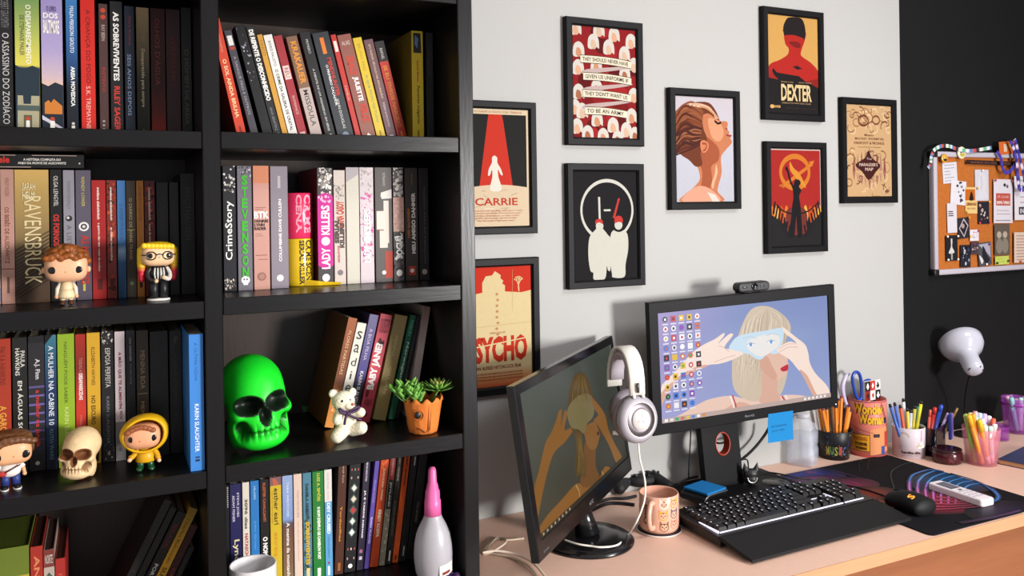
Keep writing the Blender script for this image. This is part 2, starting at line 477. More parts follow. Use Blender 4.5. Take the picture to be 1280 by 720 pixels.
b(172, 188, 10, '#3a372c', [GR([(0, '#23231d'), (.45, '#34332a'), (.8, '#7a6c52'), (1, '#a8926c')]), A('HARLAN COBEN', '#8f8062', .06, .26, .4, .7), T('Desaparecido para sempre', '#c6b893', .32, .77, .3, .65, bold=.015), P_([(.5, .94), (.75, .98), (.25, .98)], '#b9b4a4', 'publisher_mark')], 'tan-topped olive book with gold script title')
b(190, 208, 11, '#3d1917', [GR([(0, '#9c2c20'), (.2, '#5c1f1b'), (.4, '#341716'), (1, '#3a1a18')]), T('OLHOS D’ÁGUA', '#7a3a30', .08, .6, .3, .7)], 'dark red book glowing redder toward its foot')
b(209, 227, 12, '#301112', [T('VERMELHO', '#64241f', .2, .6, .3, .7)], 'second darkest maroon book beside the black end book')
b(228, 241, 10, '#1a1919', [T('O HOMEM DE AREIA', '#514f4d', .32, .9, .3, .72, bold=.02)], 'black end book with faint grey capitals, at the divider')

# ---- left column, second shelf
z = ZL[1]; g_ = 'books on the second shelf of the left column'; s_ = 'on the second shelf, left column'
b(-16, 1, 213, '#c9b7a8', [E_('#b8432f', .82, .7, .2), R_('#8c9cc0', .88, .98, .4, 1)], 'partly visible pale book at the left edge')
b(2, 19.5, 212, '#b58a7c', [R_('#8f5f52', .735, .745), A('WENDY HOLDEN', '#7c5548', .06, .2, .35, .65), T('OS BEBÊS DE AUSCHWITZ', '#7a3c30', .28, .7, .3, .7, bold=.01), R_('#6b4a3f', .8, .92, .42, .6, 'publisher_mark')], 'dusty pink book with thin red-brown capitals')
b(20, 63, 212.5, '#8e7344', [GR([(0, '#4c382a'), (.3, '#4a3a2c'), (.55, '#8a7248'), (.85, '#b39456'), (1, '#c9a55e')])] + [P_([(0, .6 + i * .028), (1, .46 + i * .028), (1, .468 + i * .028), (0, .61 + i * .028)], '#2f241b') for i in range(14)] + [A('SARAH', '#e6d6a8', .1, .155, .22, .6, 'h', .01), A('HELM', '#e6d6a8', .165, .22, .22, .58, 'h', .01), T('RAVENSBRÜCK', '#dccb9b', .2, .86, .27, .88)], 'thick gold-brown book with very tall pale title')
b(64, 79.5, 212, '#1a1919', [A('OLGA LENGYEL', '#d9d5cc', .05, .28, .32, .68), T('OS FORNOS DE HITLER', '#c5342a', .34, .8, .25, .75, bold=.03)], 'narrow black book with white author and red title')
b(80.5, 95, 213, '#8b8791', [E_('#2a2a2c', .37, .5, .3), E_('#cfcac2', .365, .42, .13), T('A LISTA DE', '#5d5a60', .42, .7, .3, .7), A('THOMAS KENEALLY', '#64616a', .08, .3, .35, .65)], 'silver-grey slim book with a small dark emblem')
b(96, 115.5, 213, '#5a5361', [A('WENDY LOWER', '#c9b95c', .05, .28, .38, .6), E_('#e5e1da', .435, .52, .34), E_('#4a4550', .435, .52, .22), E_('#d8d4ce', .435, .52, .1), T('AS MULHERES', '#b8352d', .5, .88, .3, .85, bold=.03), R_('#c9b95c', .86, .93, .42, .58, 'publisher_mark')], 'slate purple book with a white disc emblem')
b(116, 134, 225.5, '#a12321', [T('a guerra não tem rosto de mulher', '#efe3d8', .36, .77, .38, .58, bold=.02), A('svetlana aleksiévitch', '#efe3d8', .06, .33, .38, .58, bold=.02), R_('#58201d', .83, .92, .35, .7, 'publisher_mark')], 'red book with lower-case white lettering')
b(134.5, 147, 225.5, '#7c2a1d', [SP(['#c9502a', '#a83a20', '#3a1512'], 40, 0, 1, 3, .7), A('svetlana aleksiévitch', '#efe3d8', .06, .34, .38, .6, bold=.02), T('as últimas testemunhas', '#efe3d8', .4, .68, .38, .6, bold=.02), R_('#58201d', .83, .92, .3, .7, 'publisher_mark')], 'flame-mottled book left of the slim blue one')
b(148, 158.5, 226, '#3f6a99', [GR([(0, '#234a70'), (.3, '#2f5a88'), (.4, '#86a8c8'), (.46, '#3a6a9c'), (1, '#3f70a8')]), T('O HOMEM EM BUSCA', '#22466c', .2, .5, .25, .7)], 'slim blue book')
b(159, 171.5, 226, '#3b3127', [T('O DIÁRIO DE ANNE FRANK', '#b9a06c', .15, .68, .3, .7), R_('#b9a06c', .42, .425, .1, .9), E_('#5b6a4a', .88, .5, .22)], 'dark brown book with spaced gold capitals')
b(172, 181.5, 226, '#b9792e', [T('SOBREVIVENTES', '#8a4c1f', .05, .35, .3, .7), R_('#3a2a1c', .86, .92, .3, .7, 'publisher_mark')], 'slim orange book')
b(182, 195.5, 226, '#5a1e1a', [SP(['#a83a24', '#7c2a1c', '#2a1212'], 40, 0, 1, 5, .7), T('vozes de tchernóbil', '#d9c4b8', .37, .6, .38, .6, bold=.02), A('svetlana aleksiévitch', '#e6d8cc', .06, .34, .38, .6, bold=.02)], 'mottled dark red book right of the orange one')
b(197, 212, 228, '#1d1b1c', [T('AUSCHWITZ', '#3a3838', .2, .6, .3, .7)], 'dull black book behind the yellow-haired figurine')
b(213, 225, 228, '#1b1919', [T('TREBLINKA', '#35302f', .15, .5, .3, .7)], 'slim black book second from the divider')
b(227, 245, 217, '#1b1a1b', [T('MAUTHAUSEN', '#413f40', .12, .55, .3, .72)], 'taller black book against the divider')
# the book lying flat on top
zt = aty(20, 211.5, 1.526).z + .002
x0 = xon(-30, 1.526, zt); x1 = xon(105, 1.526, zt)
hh = aty(60, 193.5, 1.526).z - zt
o = thing('book', 'black book lying flat on top of the pink and gold books', 'book', (x0, 1.52, zt), 0, None)
g = G(); L = x1 - x0
g.box(0, L, 0, .0012, 0, hh, '#1c1b1c', 'cover'); g.box(0, L, .0012, .15, 0, .0012, '#1c1b1c', 'cover'); g.box(0, L, .0012, .15, hh - .0012, hh, '#1c1b1c', 'cover'); g.build('cover', o)
g = G(); g.box(.002, L - .002, .0014, .147, .0014, hh - .0014, '#cdb89c', 'pages'); g.build('pages', o)
g = G(); g.mn = 'print'; g.plane((0, 0, 0), (1, 0, 0), (0, 0, 1), (0, -1, 0), .00006, .0001)
g.text('Mengele', L * .02, L * .305, hh * .2, hh * .86, '#c5342a', bold=.03); g.text('A HISTÓRIA COMPLETA DO', L * .43, L * .78, hh * .53, hh * .75, '#e4e0d8', bold=.02); g.text('ANJO DA MORTE DE AUSCHWITZ', L * .38, L * .83, hh * .22, hh * .44, '#e4e0d8', bold=.02); g.build('title', o)
g = G(); g.mn = 'print'; g.plane((0, 0, 0), (1, 0, 0), (0, 0, 1), (0, -1, 0), .00006, .0001)
g.rect(L * .05, L * .36, hh * .9, hh * .95, '#a8948a'); g.rect(L * .51, L * .93, hh * .9, hh * .95, '#a8948a'); g.rect(L * .1, L * .5, hh * .03, hh * .08, '#b8a498'); g.rect(L * .95, L * .965, hh * .3, hh * .4, '#cfc9c0'); g.build('band', o)

# ---- left column, third shelf
z = ZL[2]; g_ = 'books on the third shelf of the left column'; s_ = 'on the third shelf, left column'
b(-14, 15.5, 424, '#a93a26', [A('PAULA HAWKINS', '#5d2018', .06, .34, .5, .78), T('A GAROTA NO TREM', '#d9a23c', .49, .98, .5, .8, bold=.02)], 'leftmost orange-red book with yellow title')
b(17, 36, 422, '#23221f', [A('PAULA', '#e2ddd4', .1, .22, .55, .85, bold=.01), A('HAWKINS', '#e2ddd4', .08, .28, .2, .5, bold=.01), T('EM ÁGUAS SOMBRIAS', '#e8e3d8', .32, .9, .35, .72, bold=.01)], 'black book with white capitals behind the brown-haired figurine')
b(37, 57.5, 420, '#211f22', [R_('#2c2a2e', .05, .99)] + [R_(c, .37 + i * .065, .385 + i * .065, .02, .98) for i, c in enumerate(['#5d5288', '#6a5c9c', '#6a5c9c', '#6a5c9c', '#6a5c9c', '#554a7c', '#3f3a58', '#332f42'])] + [A('A.J. Finn', '#d8d2d6', .17, .32, .35, .72, bold=.02), T('a mulher na janela', '#b93a34', .4, .82, .35, .72, bold=.03), E_('#c9c4c0', .94, .5, .14)], 'black book crossed by thin purple bars')
b(58, 72.5, 419, '#1d2a44', [GR([(0, '#171f30'), (.6, '#22345c'), (.85, '#2d5a78'), (1, '#3f7c8c')]), P_([(0, 0), (.7, 0), (0, .07)], '#141518'), T('A MULHER NA CABINE 10', '#dfe3e6', .08, .67, .28, .75, bold=.01), A('RUTH WARE', '#5f8fa0', .7, .93, .32, .66)], 'navy book with a teal head and white title')
b(73.5, 95, 417.5, '#8fae2b', [T('NINGUÉM PODE SABER', '#3c4f1c', .06, .52, .38, .62), A('KARIN SLAUGHTER', '#c9d68a', .55, .93, .38, .64)], 'lime green book')
b(96, 109, 418, '#a82c20', [GR([(0, '#8c241a'), (.4, '#c9382a'), (.55, '#b93426'), (.75, '#7c2a22'), (1, '#a82c20')]), A('TODAS AS GAROTAS', '#c9857a', .18, .42, .35, .65), T('DESAPARECIDAS', '#e8dcd4', .3, .5, .3, .7, bold=.04), T('MINKA KENT', '#d9786a', .62, .82, .35, .6)], 'red book between the lime and yellow ones')
b(110, 127, 416, '#d0a02a', [A('ELIZABETH HAYNES', '#6d4c1a', .11, .4, .35, .62, bold=.01), T('NO ESCURO', '#4a3416', .48, .7, .3, .62, bold=.02), E_('#1c1a16', .86, .68, .2, 'emblem'), P_([(.5, .89), (.85, .89), (.8, .98), (.55, .98)], '#1c1a16', 'emblem')], 'yellow book with dark brown title')
b(128, 144, 414, '#201d1e', [SP(['#8a8682', '#3a3636', '#c9c4bc'], 26, 0, .1, 11, .25), SP(['#c0a49a', '#8a8682', '#5a5452'], 26, .84, .98, 12, .22), T('ESPOSA PERFEITA', '#c9c4bc', .13, .43, .32, .72), A('KARIN SLAUGHTER', '#7c8286', .5, .86, .38, .62)], 'black book with pale scribbles at head and foot')
b(145, 158, 414.5, '#d3c4c6', [R_('#807c7c', .7, 1), T('A MÃO QUE TE ALIMENTA', '#7d2233', .16, .6, .3, .72, bold=.03), A('A. J. RICH', '#7d2233', .56, .68, .35, .7, bold=.03), R_('#5a5658', .9, .93, .3, .6, 'publisher_mark')], 'white and grey book with dark red title')
b(159, 171, 413, '#191b20', [A('LISA GARDNER', '#b9b6b2', .06, .24, .38, .6), T('VIVA PARA CONTAR', '#7a7874', .26, .42, .38, .6)], 'slim black book right of the white and grey one')
b(172, 187.5, 413, '#3a3025', [T('MENINA BOA', '#a08c66', .16, .46, .32, .7), T('MENINA MÁ', '#a08c66', .56, .86, .32, .7), R_('#a08c66', .495, .5, .1, .9)], 'dark brown book above the yellow-hooded figurine')
b(189, 212, 414, '#1b1a1a', [T('DARK PLACES', '#2c2b2b', .1, .6, .3, .7)], 'wide plain black book')
b(213.5, 229, 413, '#1b1a19', [A('JP', '#5c573c', .05, .12, .3, .7, 'h'), T('CADA FÔLEGO TEU', '#45422e', .2, .75, .32, .68)], 'black book with faint olive lettering')
b(238, 256.5, 418, '#3a7cc6', [T('A ÚLTIMA VIÚVA', '#27599c', .06, .34, .36, .62), A('KARIN SLAUGHTER', '#dfe8f2', .51, .86, .34, .64, bold=.01), R_('#16243c', .895, .905, .35, .65, 'publisher_mark'), R_('#16243c', .915, .93, .35, .65, 'publisher_mark')], 'bright blue book pulled forward to the edge', Y=1.405)
# wire-bound notebook lying across the book tops
zt = EYE - .4021 + .2205
zt = max(aty(60, 416, 1.526).z, aty(100, 415, 1.526).z) + .004
x0 = xon(-30, 1.54, zt); x1 = xon(139, 1.54, zt)
o = thing('spiral_notebook', 'black wire-bound notebook lying across the book tops on the third shelf', 'notebook', (x0, 1.53, zt))
g = G(); L = x1 - x0; g.box(0, L, .006, .15, 0, .0015, '#1b1a1b', 'cover'); g.box(0, L, .006, .15, .0095, .011, '#1b1a1b', 'cover'); g.build('cover', o)
g = G(); g.box(.002, L - .002, .008, .148, .0016, .0094, '#4a4642', 'pages'); g.build('pages', o)
g = G()
for i in range(24):
    x = L * (i + .5) / 24
    g.tube([(x, .006 + .006 * math.cos(a), .0055 + .0062 * math.sin(a)) for a in [k * math.pi / 5 for k in range(10)]], .0007, '#d8d4cc', 'metal', 5, True)
g.build('wire_binding', o)

# ---- left column, bottom shelf
z = ZL[3]; g_ = 'books on the bottom shelf of the left column'; s_ = 'on the bottom shelf, left column'
b(-48, 38, 688, '#7a8a2c', [R_('#6b7a2a', 0, .3), R_('#b8a83a', .3, .36), R_('#8c2a68', .36, .75), R_('#c9a43a', .75, 1), T('ALMA', '#3f4a1a', .06, .24, .1, .5, 'h', .03)], 'wide green and magenta volume, leftmost', pages='#5d6a26')
b(39, 55, 683, '#a83228', [T('ANGELOU', '#d98a5c', .1, .9, .3, .75, bold=.02)], 'red volume with orange lettering beside the green one', pages='#4a2a24')  # page block coloured dark to stand in for its shaded top
b(55.6, 69.5, 687, '#b9a89c', [R_('#7c3a34', 0, .2), P_([(.1, .32), (.5, .26), (.9, .32), (.85, .42), (.15, .44)], '#4c5a4a'), R_('#b9b4ac', .45, .6), R_('#8c3a30', .62, 1), T('NORTE', '#d9d2c8', .06, .16, .15, .85, 'h')], 'short volume with a grey landscape band', pages='#4a3c36')  # shade on the top edge put into the page colour
b(70, 83, 698, '#a8302a', [T('POEMAS', '#c9564a', .2, .8, .3, .7)], 'short plain red volume, last of the standing four', pages='#4a2a24')  # dark pages again imitate a shaded top
ln = math.radians(27)
b(128, 141, .205, '#242223', [SP(['#3a3837'], 16, 0, .9, 4, .5), T('OS GOONIES', '#3a3836', .2, .6, .3, .7)], 'leftmost of the dark books leaning right', lean=ln, Y=1.532)
b(142, 153, .19, '#1d1c1c', [T('ZODÍACO', '#3a3434', .2, .6, .3, .7)], 'second of the dark books leaning right', lean=ln, Y=1.532)
b(155, 169, .178, '#1b1a1a', [T('POR SEU EXTRA', '#d9d4cc', .5, .92, .3, .72, bold=.02), A('BRASIL', '#7c2a26', .12, .36, .3, .7)], 'leaning black white-lettered book left of the yellow', lean=ln, Y=1.532)
b(170, 183, .182, '#d09a2c', [GR([(0, '#d8a02e'), (.6, '#c9962e'), (1, '#8a7430')]), A('Charles Bukowski', '#3f3214', .1, .52, .3, .68), T('SUSSURRO', '#33280f', .56, .9, .25, .75, bold=.02)], 'yellow book leaning right among dark ones', lean=ln, Y=1.532)  # yellow darkens towards the head: the shelf's shadow is painted into the spine
b(184, 195, .15, '#3a1c1a', [T('LARANJA', '#a83a2a', .5, .9, .3, .7, bold=.02)], 'leaning dark red book right of the yellow', lean=ln, Y=1.532)
b(196, 205, .11, '#201d1d', [T('O ILUMINADO', '#45403c', .2, .7, .3, .7)], 'last leaning black book before the divider', lean=ln, Y=1.532)

# ---- right column, top shelf
z = ZR[0]; g_ = 'leaning books on the top shelf of the right column'; s_ = 'on the top shelf, right column'
ln = -math.radians(13.6)
b(297, 309.5, .208, '#c9432c', [T('O SOL AINDA BRILHA', '#ecd29a', .34, .83, .3, .7, bold=.02), A('ANTHONY RAY HINTON', '#e0a58a', .06, .28, .4, .62), R_('#8a2a1c', .9, .97, .4, .6, 'publisher_mark')], 'leftmost leaning red-orange book with cream title', lean=-math.radians(12))
b(315, 325, .19, '#45424a', [R_('#e0dcd6', .05, .14, .2, .85), R_('#b03a30', .15, .18, .2, .85), T('A SANGUE FRIO E OUTROS', '#a8a4aa', .24, .78, .35, .68)], 'slim grey book with a white head block', lean=ln)
b(330, 343, .2, '#1b1a1c', [SP(['#c9c4cc', '#5c4a58', '#8a8690'], 18, .02, .5, 8, .35)], 'glossy black book with pale mottling', lean=ln)
b(343.5, 354, .2, '#262628', [T('DE REPENTE O DESCONHECIDO', '#f0ece4', .03, .66, .2, .8, bold=.05), A('ANA BEATRIZ', '#8a888c', .72, .93, .35, .65), R_('#d8d4cc', .95, .99, .3, .7, 'publisher_mark')], 'black book with heavy white title from its head', lean=ln)
b(354.6, 361.8, .187, '#c9953c', [T('CINCO', '#8a5a20', .05, .2, .25, .75)], 'slim ochre book', lean=ln)
b(362.4, 374, .187, '#e2ded8', [A('BORIS FAUSTO', '#5a5658', .06, .3, .35, .65), T('O CRIME DA GALERIA DE CRISTAL', '#3a3638', .33, .92, .32, .66, bold=.02), R_('#5c5f8a', .95, .99, .2, .8, 'publisher_mark')], 'white book with dark grey capitals', lean=ln)
b(375, 386, .187, '#9c3038', [R_('#d8c4bc', .29, .42, .12, .88), T('REU', '#9c3038', .31, .4, .25, .75), A('ROMANCE', '#d8b4ac', .58, .76, .35, .65), R_('#d8b4ac', .93, .99, .2, .8, 'publisher_mark')], 'crimson book with a pale square label', lean=ln)
b(390, 404.5, .187, '#7c5c48', [R_('#b3a29c', .5, 1), A('KRAKAUER', '#d98a2c', .05, .46, .25, .8, bold=.03), T('MISSOULA', '#4a4240', .52, .87, .3, .75, bold=.01)], 'brown over silver book with an orange author name', lean=ln)
b(408, 421.5, .197, '#1f1e20', [A('PRIMEIRO', '#b9b6b2', .07, .2, .4, .65), T('A MENTE DE UM ASSASSINO EM SÉRIE', '#b9b6b2', .34, .92, .38, .62, bold=.02), E_('#c9c6c2', .97, .5, .25)], 'black book with small white lettering and a red side', lean=ln, wrap='#5c1d1c')
b(423.5, 444.5, .197, '#2f3338', [R_('#d9762c', .05, .2, .38, .62), T('MINDHUNTER', '#b5342c', .24, .6, .52, .78, bold=.04), T('O PRIMEIRO CAÇADOR', '#e4e2de', .3, .68, .3, .48, bold=.02), A('JOHN DOUGLAS', '#d9d6d2', .62, .9, .4, .62), E_('#7c8aa0', .96, .5, .2)], 'thick charcoal book with an orange bar and red title', lean=ln)
b(446, 453, .197, '#b5322c', [R_('#e0d4cc', .06, .16, .2, .8), T('FAMÍLIA', '#d8a49c', .48, .62, .25, .75), R_('#e0d4cc', .95, .99, .2, .8, 'publisher_mark')], 'slim scarlet book', lean=ln)
b(454, 471.5, .197, '#8a5448', [T('ALIAS', '#d9c4b8', .06, .1, .2, .8, 'h'), T('GRACE', '#b9402f', .2, .38, .25, .8, bold=.06), T('JULIETTE', '#e6dcd8', .4, .63, .32, .78, bold=.05), T('FELIZ', '#b9402f', .66, .84, .35, .85, bold=.06), P_([(.5, .93), (.8, .98), (.25, .98)], W, 'publisher_mark')], 'thick brown-red book with a blocky white title', lean=ln)
b(472.5, 484, .194, '#d0b22c', [A('BRUNO PAES', '#b08a20', .06, .32, .35, .65), T('O QUE FICOU DE TUDO', '#7a9a6a', .36, .82, .35, .65, bold=.02), R_('#a8851c', .9, .97, .4, .6, 'publisher_mark')], 'yellow leaning book with green lettering', lean=ln)
b(485.5, 497.5, .192, '#6a4a50', [T('EM PLENO SÉCULO NA ESCURIDÃO', '#c9b48a', .05, .58, .38, .64, bold=.02), A('FERNANDO', '#c9b8c0', .62, .86, .38, .6), R_('#c9b8c0', .94, .99, .3, .7, 'publisher_mark')], 'purple-brown leaning book with gold capitals', lean=ln)
b(498.5, 510.5, .19, '#b03024', [R_('#231f20', 0, .2), A('RAFAEL', '#c9c4c0', .07, .18, .35, .65), T('SE EU TIVESSE NASCIDO', '#d9852c', .24, .86, .3, .7, bold=.03), R_('#d9852c', .9, .97, .4, .6, 'publisher_mark')], 'red leaning book with a black head', lean=ln)
b(516, 530.5, 39, '#c9b028', [P_([(.15, .02), (.8, .02), (.85, .2), (.15, .2)], '#2c2a28'), P_([(.3, .04), (.6, .07), (.5, .16), (.25, .12)], '#5a7ca0'), A('Raphael Montes', '#b0462c', .27, .46, .38, .62, bold=.02), T('Favores vulgares', '#3f381c', .5, .84, .35, .68, bold=.01), R_('#8a7a1c', .9, .97, .4, .6, 'publisher_mark')], 'upright yellow book with a dark picture at its head', wrap='#6e6222', Y=1.5)
b(534, 543, 41, '#201f21', [T('SUICIDAS', '#3a383a', .1, .4, .3, .7)], 'slim upright black end book', Y=1.503)

# ---- right column, second shelf
z = ZR[1]; g_ = 'books on the second shelf of the right column'; s_ = 'on the second shelf, right column'
b(280, 296.5, 207.5, '#1e1e22', [SP(['#d8d4cc', '#a8a49c', '#6a6668'], 30, 0, .22, 21, .3), SP(['#d8c8b8', '#a89a92', '#6a6668'], 30, .9, 1, 22, .25), T('CrimeStory', '#f0ece4', .28, .75, .15, .85, 'u', .015)], 'black book with ornate white gothic title', Y=1.503)
b(298, 316.5, 207.5, '#6f6a74', [SP(['#3a383c', '#b8b4bc', '#4a484e'], 26, 0, .08, 23, .25)] + [T(ch, '#3fb02e', .075 + i * .092, .155 + i * .092, .28, .72, 'h', .05) for i, ch in enumerate('STEVENSON')] + [E_('#f0eee8', .915, .5, .3), R_('#f0eee8', .925, .955, .34, .66, 'publisher_mark'), E_('#6f6a74', .91, .4, .07), E_('#6f6a74', .91, .6, .07)], 'purple-grey book with bright green stacked letters', Y=1.506)
b(318, 338, 207.5, '#c28f82', [GR([(0, '#c08e80'), (.8, '#c9978a'), (1, '#b57c66')]), R_('#c9805e', 0, .14), T('BTK', '#f4efe8', .37, .425, .02, .98, 'h', .04), A('DENNIS', '#3a2a28', .435, .46, .05, .95, 'h', .03), A('LYNN', '#3a2a28', .465, .49, .05, .7, 'h', .03), A('RADER', '#3a2a28', .495, .52, .05, .8, 'h', .03), R_('#8a5c50', .335, .34, .1, .8), R_('#8a5c50', .35, .355, .1, .6), R_('#9a6c60', .55, .555, .1, .5), R_('#9a6c60', .565, .57, .1, .6), R_('#8a5c50', .72, .726, .1, .85), R_('#8a5c50', .755, .76, .3, .9), E_('#94665a', .895, .48, .28), E_('#a87c70', .895, .48, .18)], 'salmon pink book with white and dark stacked names', Y=1.51)
b(339.5, 361.5, 208, '#877e88', [T('COLUMBINE DAVE CULLEN', '#efece8', .27, .78, .45, .62, 'u', .03), E_('#e6e2dc', .915, .5, .2), R_('#b4acb2', .08, .18, .42, .58)], 'pale lavender-grey book with white capitals', Y=1.513)
b(398, 417.5, 210, '#3c383a', [SP(['#cfc8c0', '#e6e0d8', '#8a8480'], 60, 0, .22, 24, .35), P_([(0, .24), (.5, .21), (1, .24), (1, .83), (.5, .87), (0, .83)], '#c4248c'), T('KILLERS', '#f4ecec', .32, .57, .22, .78, 'u', .03), T('LADY', '#f4ecec', .68, .86, .22, .78, 'u', .03), E_('#f4ecec', .625, .5, .28, 'emblem'), SP(['#e8b8d4'], 12, .24, .29, 26, .25, 'emblem'), E_('#f0ece4', .935, .5, .25)], 'magenta book with white ornate title beside the tape rolls', wrap='#6e1720')
b(418.5, 433, 213, '#c8bcb2', [SP(['#a8a098', '#8a847e'], 30, .12, .26, 27, .3), T('ILANA CASOY', '#b8482c', .27, .5, .2, .9, 'u', .05), T('SERIAL', '#4a3a34', .42, .64, .05, .45, 'u', .06), T('KILLERS', '#4a3a34', .46, .68, .5, .9, 'u', .06), A('ARQUIVOS', '#b8482c', .66, .81, .3, .5, 'u', .04), E_('#7a7278', .895, .5, .25)], 'off-white shorter book with dark slanted lettering')
b(434, 450.5, 209.5, '#c6c0b2', [P_([(0, 0), (1, 0), (.95, .06), (0, .13)], '#a8a0a4')], 'plain cream book with a grey head corner', wrap='#8a2024')
b(451, 468.5, 209.5, '#cbbdc1', [SP(['#c9c4c0', '#a8a29c'], 50, 0, .24, 28, .25), SP(['#d86aa8', '#cc4f98', '#e6a8c8'], 60, .22, .82, 29, .3), T('KILLERS', '#fbf4f6', .36, .58, .25, .75, 'u', .03), T('LADY', '#fbf4f6', .68, .82, .25, .75, 'u', .03), E_('#fbf4f6', .62, .5, .28, 'emblem')], 'white book with pink floral pattern', wrap='#8a2024')
b(470, 491.5, 209.5, '#453d3a', [T('ESTRANHO', '#b8b0a8', .05, .16, .45, .6), P_([(.35, .22), (.98, .19), (.98, .27), (.4, .275), (.33, .25)], '#d8d4cc'), P_([(.5, .29), (.8, .29), (.8, .66), (.72, .66), (.72, .7), (.25, .7), (.25, .54), (.08, .54), (.08, .38), (.5, .38)], '#ddcfc4'), R_('#8a5c50', .54, .55, .15, .5), P_([(.55, .73), (1, .73), (1, .965), (.55, .965)], '#a83a2a'), E_('#e8e4dc', .915, .48, .12)], 'wide dark brown book with pale torn blocks')
b(492.5, 506, 210, '#4a4042', [SP(['#d8d4cc', '#e8e2da', '#b8b0aa'], 50, 0, .26, 30, .5), R_('#dcb0a4', .26, .56), SP(['#e8c8bc', '#c99a90'], 30, .26, .56, 31, .4), SP(['#ece8e2', '#3a3638'], 30, .56, .8, 32, .4), T('SOCIAL', '#f4f0ea', .58, .8, .2, .85, 'u', .05), SP(['#3a383e', '#6a666c'], 20, .8, 1, 33, .4), E_('#eceae4', .925, .5, .3)], 'narrow book mottled white, pink and charcoal')
b(507.5, 523.5, 210, '#3d3631', [T('MEU AMIGO DAHMER', '#efe9e2', .22, .76, .5, .8, 'u', .04), A('DERF BACKDERF', '#c9752c', .36, .62, .18, .36, 'u', .03), R_('#b03c2c', .87, .95, .22, .8, 'publisher_mark'), E_('#ece4dc', .91, .5, .16), R_('#7a5a30', .05, .15, .5, .6)], 'dark brown book with white capitals and a red square')
b(525, 537, 210.5, '#262324', [T('NOTÍCIAS DE UMA GUERRA', '#6a6664', .16, .85, .45, .65, 'u'), E_('#a8a49e', .925, .5, .28)], 'thin near-black end book')

# ---- right column, third shelf (leaning right)
z = ZR[2]; g_ = 'books leaning beside the skull on the third shelf'; s_ = 'on the third shelf, right column'
ln = math.radians(13.6)
b(405, 417, .203, '#8a4f2c', [GR([(0, '#d08a3c'), (.25, '#b86a2c'), (.4, '#6c3c24'), (1, '#a05a34')]), T('FLORES PARTIDAS', '#d9b48a', .12, .52, .32, .66), A('KARIN', '#f0c890', .66, .85, .3, .65)], 'leftmost leaning orange-brown book', lean=ln, Y=1.545, d=.148)
b(418, 430.5, .192, '#ddd7cc', [T(ch, '#2c2826', .08 + i * .13, .16 + i * .13, .4 if ch == 'i' else .22, .6 if ch == 'i' else .78, 'h') for i, ch in enumerate('sadie')], 'white leaning book with spaced small letters', lean=ln, Y=1.545, d=.148)
b(432, 444, .206, '#4c4378', [GR([(0, '#1d1b22'), (.3, '#26222c'), (.5, '#4c4480'), (1, '#6a6488')]), T('A BOA FILHA', '#c9b8d4', .13, .42, .32, .68), A('KARIN SLAUGHTER', '#e4dfe2', .52, .9, .3, .68, bold=.02)], 'purple to black leaning book', lean=ln, Y=1.548, d=.146)
b(446, 462, .204, '#c04050', [A('O QUE ACONTECEU COM', '#5a1c24', .04, .2, .1, .9, 'h'), T('BABY JANE?', '#f2e8e4', .27, .7, .12, .88, 'u', .05), T('?', '#3a1418', .22, .31, .25, .8, 'u', .06), R_('#6a1c28', .71, .77, .15, .42), A('HENRY', '#7a2430', .78, .85, .2, .85, 'u', .03), E_('#7a2430', .93, .5, .18)], 'pinkish red leaning book with bold white capitals', lean=ln, Y=1.549, d=.146)
b(465, 482, .2, '#a08a58', [T('MENINA', '#c9b988', .2, .4, .35, .6), A('GILLIAN', '#c9b988', .5, .75, .35, .6)], 'dull gold leaning book', lean=ln, Y=1.55, d=.145)
b(485, 493, .2, '#1f5a44', [T('HARUKI', '#5cae8c', .05, .2, .25, .75, bold=.02), T('Norwegian', '#d0e0d4', .26, .62, .25, .8, bold=.02)], 'slim dark green leaning book', lean=ln, Y=1.55, d=.145)
b(493.8, 498.5, .198, '#232022', [T('CONTOS', '#5a5650', .2, .6, .3, .7)], 'very thin black leaning book', lean=ln, Y=1.55, d=.145)
b(508, 517, .213, '#b8a6a6', [GR([(0, '#a49494'), (.6, '#c0b0b0'), (1, '#8a6a5c')])], 'thin pale grey leaning book behind the plant', lean=math.radians(10.3), Y=1.55, d=.145)

# ---- right column, bottom shelf
z = ZR[3]; g_ = 'books on the bottom shelf of the right column'; s_ = 'on the bottom shelf, right column'
b(283, 288.5, 606.5, '#1c1b1d', [T('..........', '#c9c6c2', .02, .2, .45, .8)], 'very thin black book at the divider', Y=1.53)
b(289, 303.5, 605, '#262454', [A('STEVE JOBS', '#d8cfe4', .08, .3, .55, .8, bold=.01), A('ADAM FISHER', '#d8cfe4', .1, .34, .2, .42, bold=.01), T('Lynch', '#e4d4a0', .5, .74, .2, .8, bold=.02)], 'dark violet book with cream handwriting', Y=1.53)
b(304.5, 313.5, 603, '#ded6c8', [T('3096 dias', '#4a4038', .15, .42, .3, .75, bold=.03), A('NATASCHA KAMPUSCH', '#b02a28', .46, .95, .28, .78, bold=.04)], 'cream slim book with a red author name', Y=1.53)
b(314.5, 325.5, 601, '#2f78bc', [A('HILAIRE', '#b8d4ec', .05, .17, .38, .62), T('John Green', '#7cb4e0', .36, .62, .38, .62)], 'sky blue slim book', Y=1.53)
b(326.5, 338, 599.5, '#1e1b1c', [A('KLESTER CAVALCANTI', '#c9683c', .03, .38, .32, .62, bold=.02), T('O NOME DA MORTE', '#f0ece6', .52, .98, .25, .8, bold=.05)], 'black book with orange over white lettering', Y=1.53)
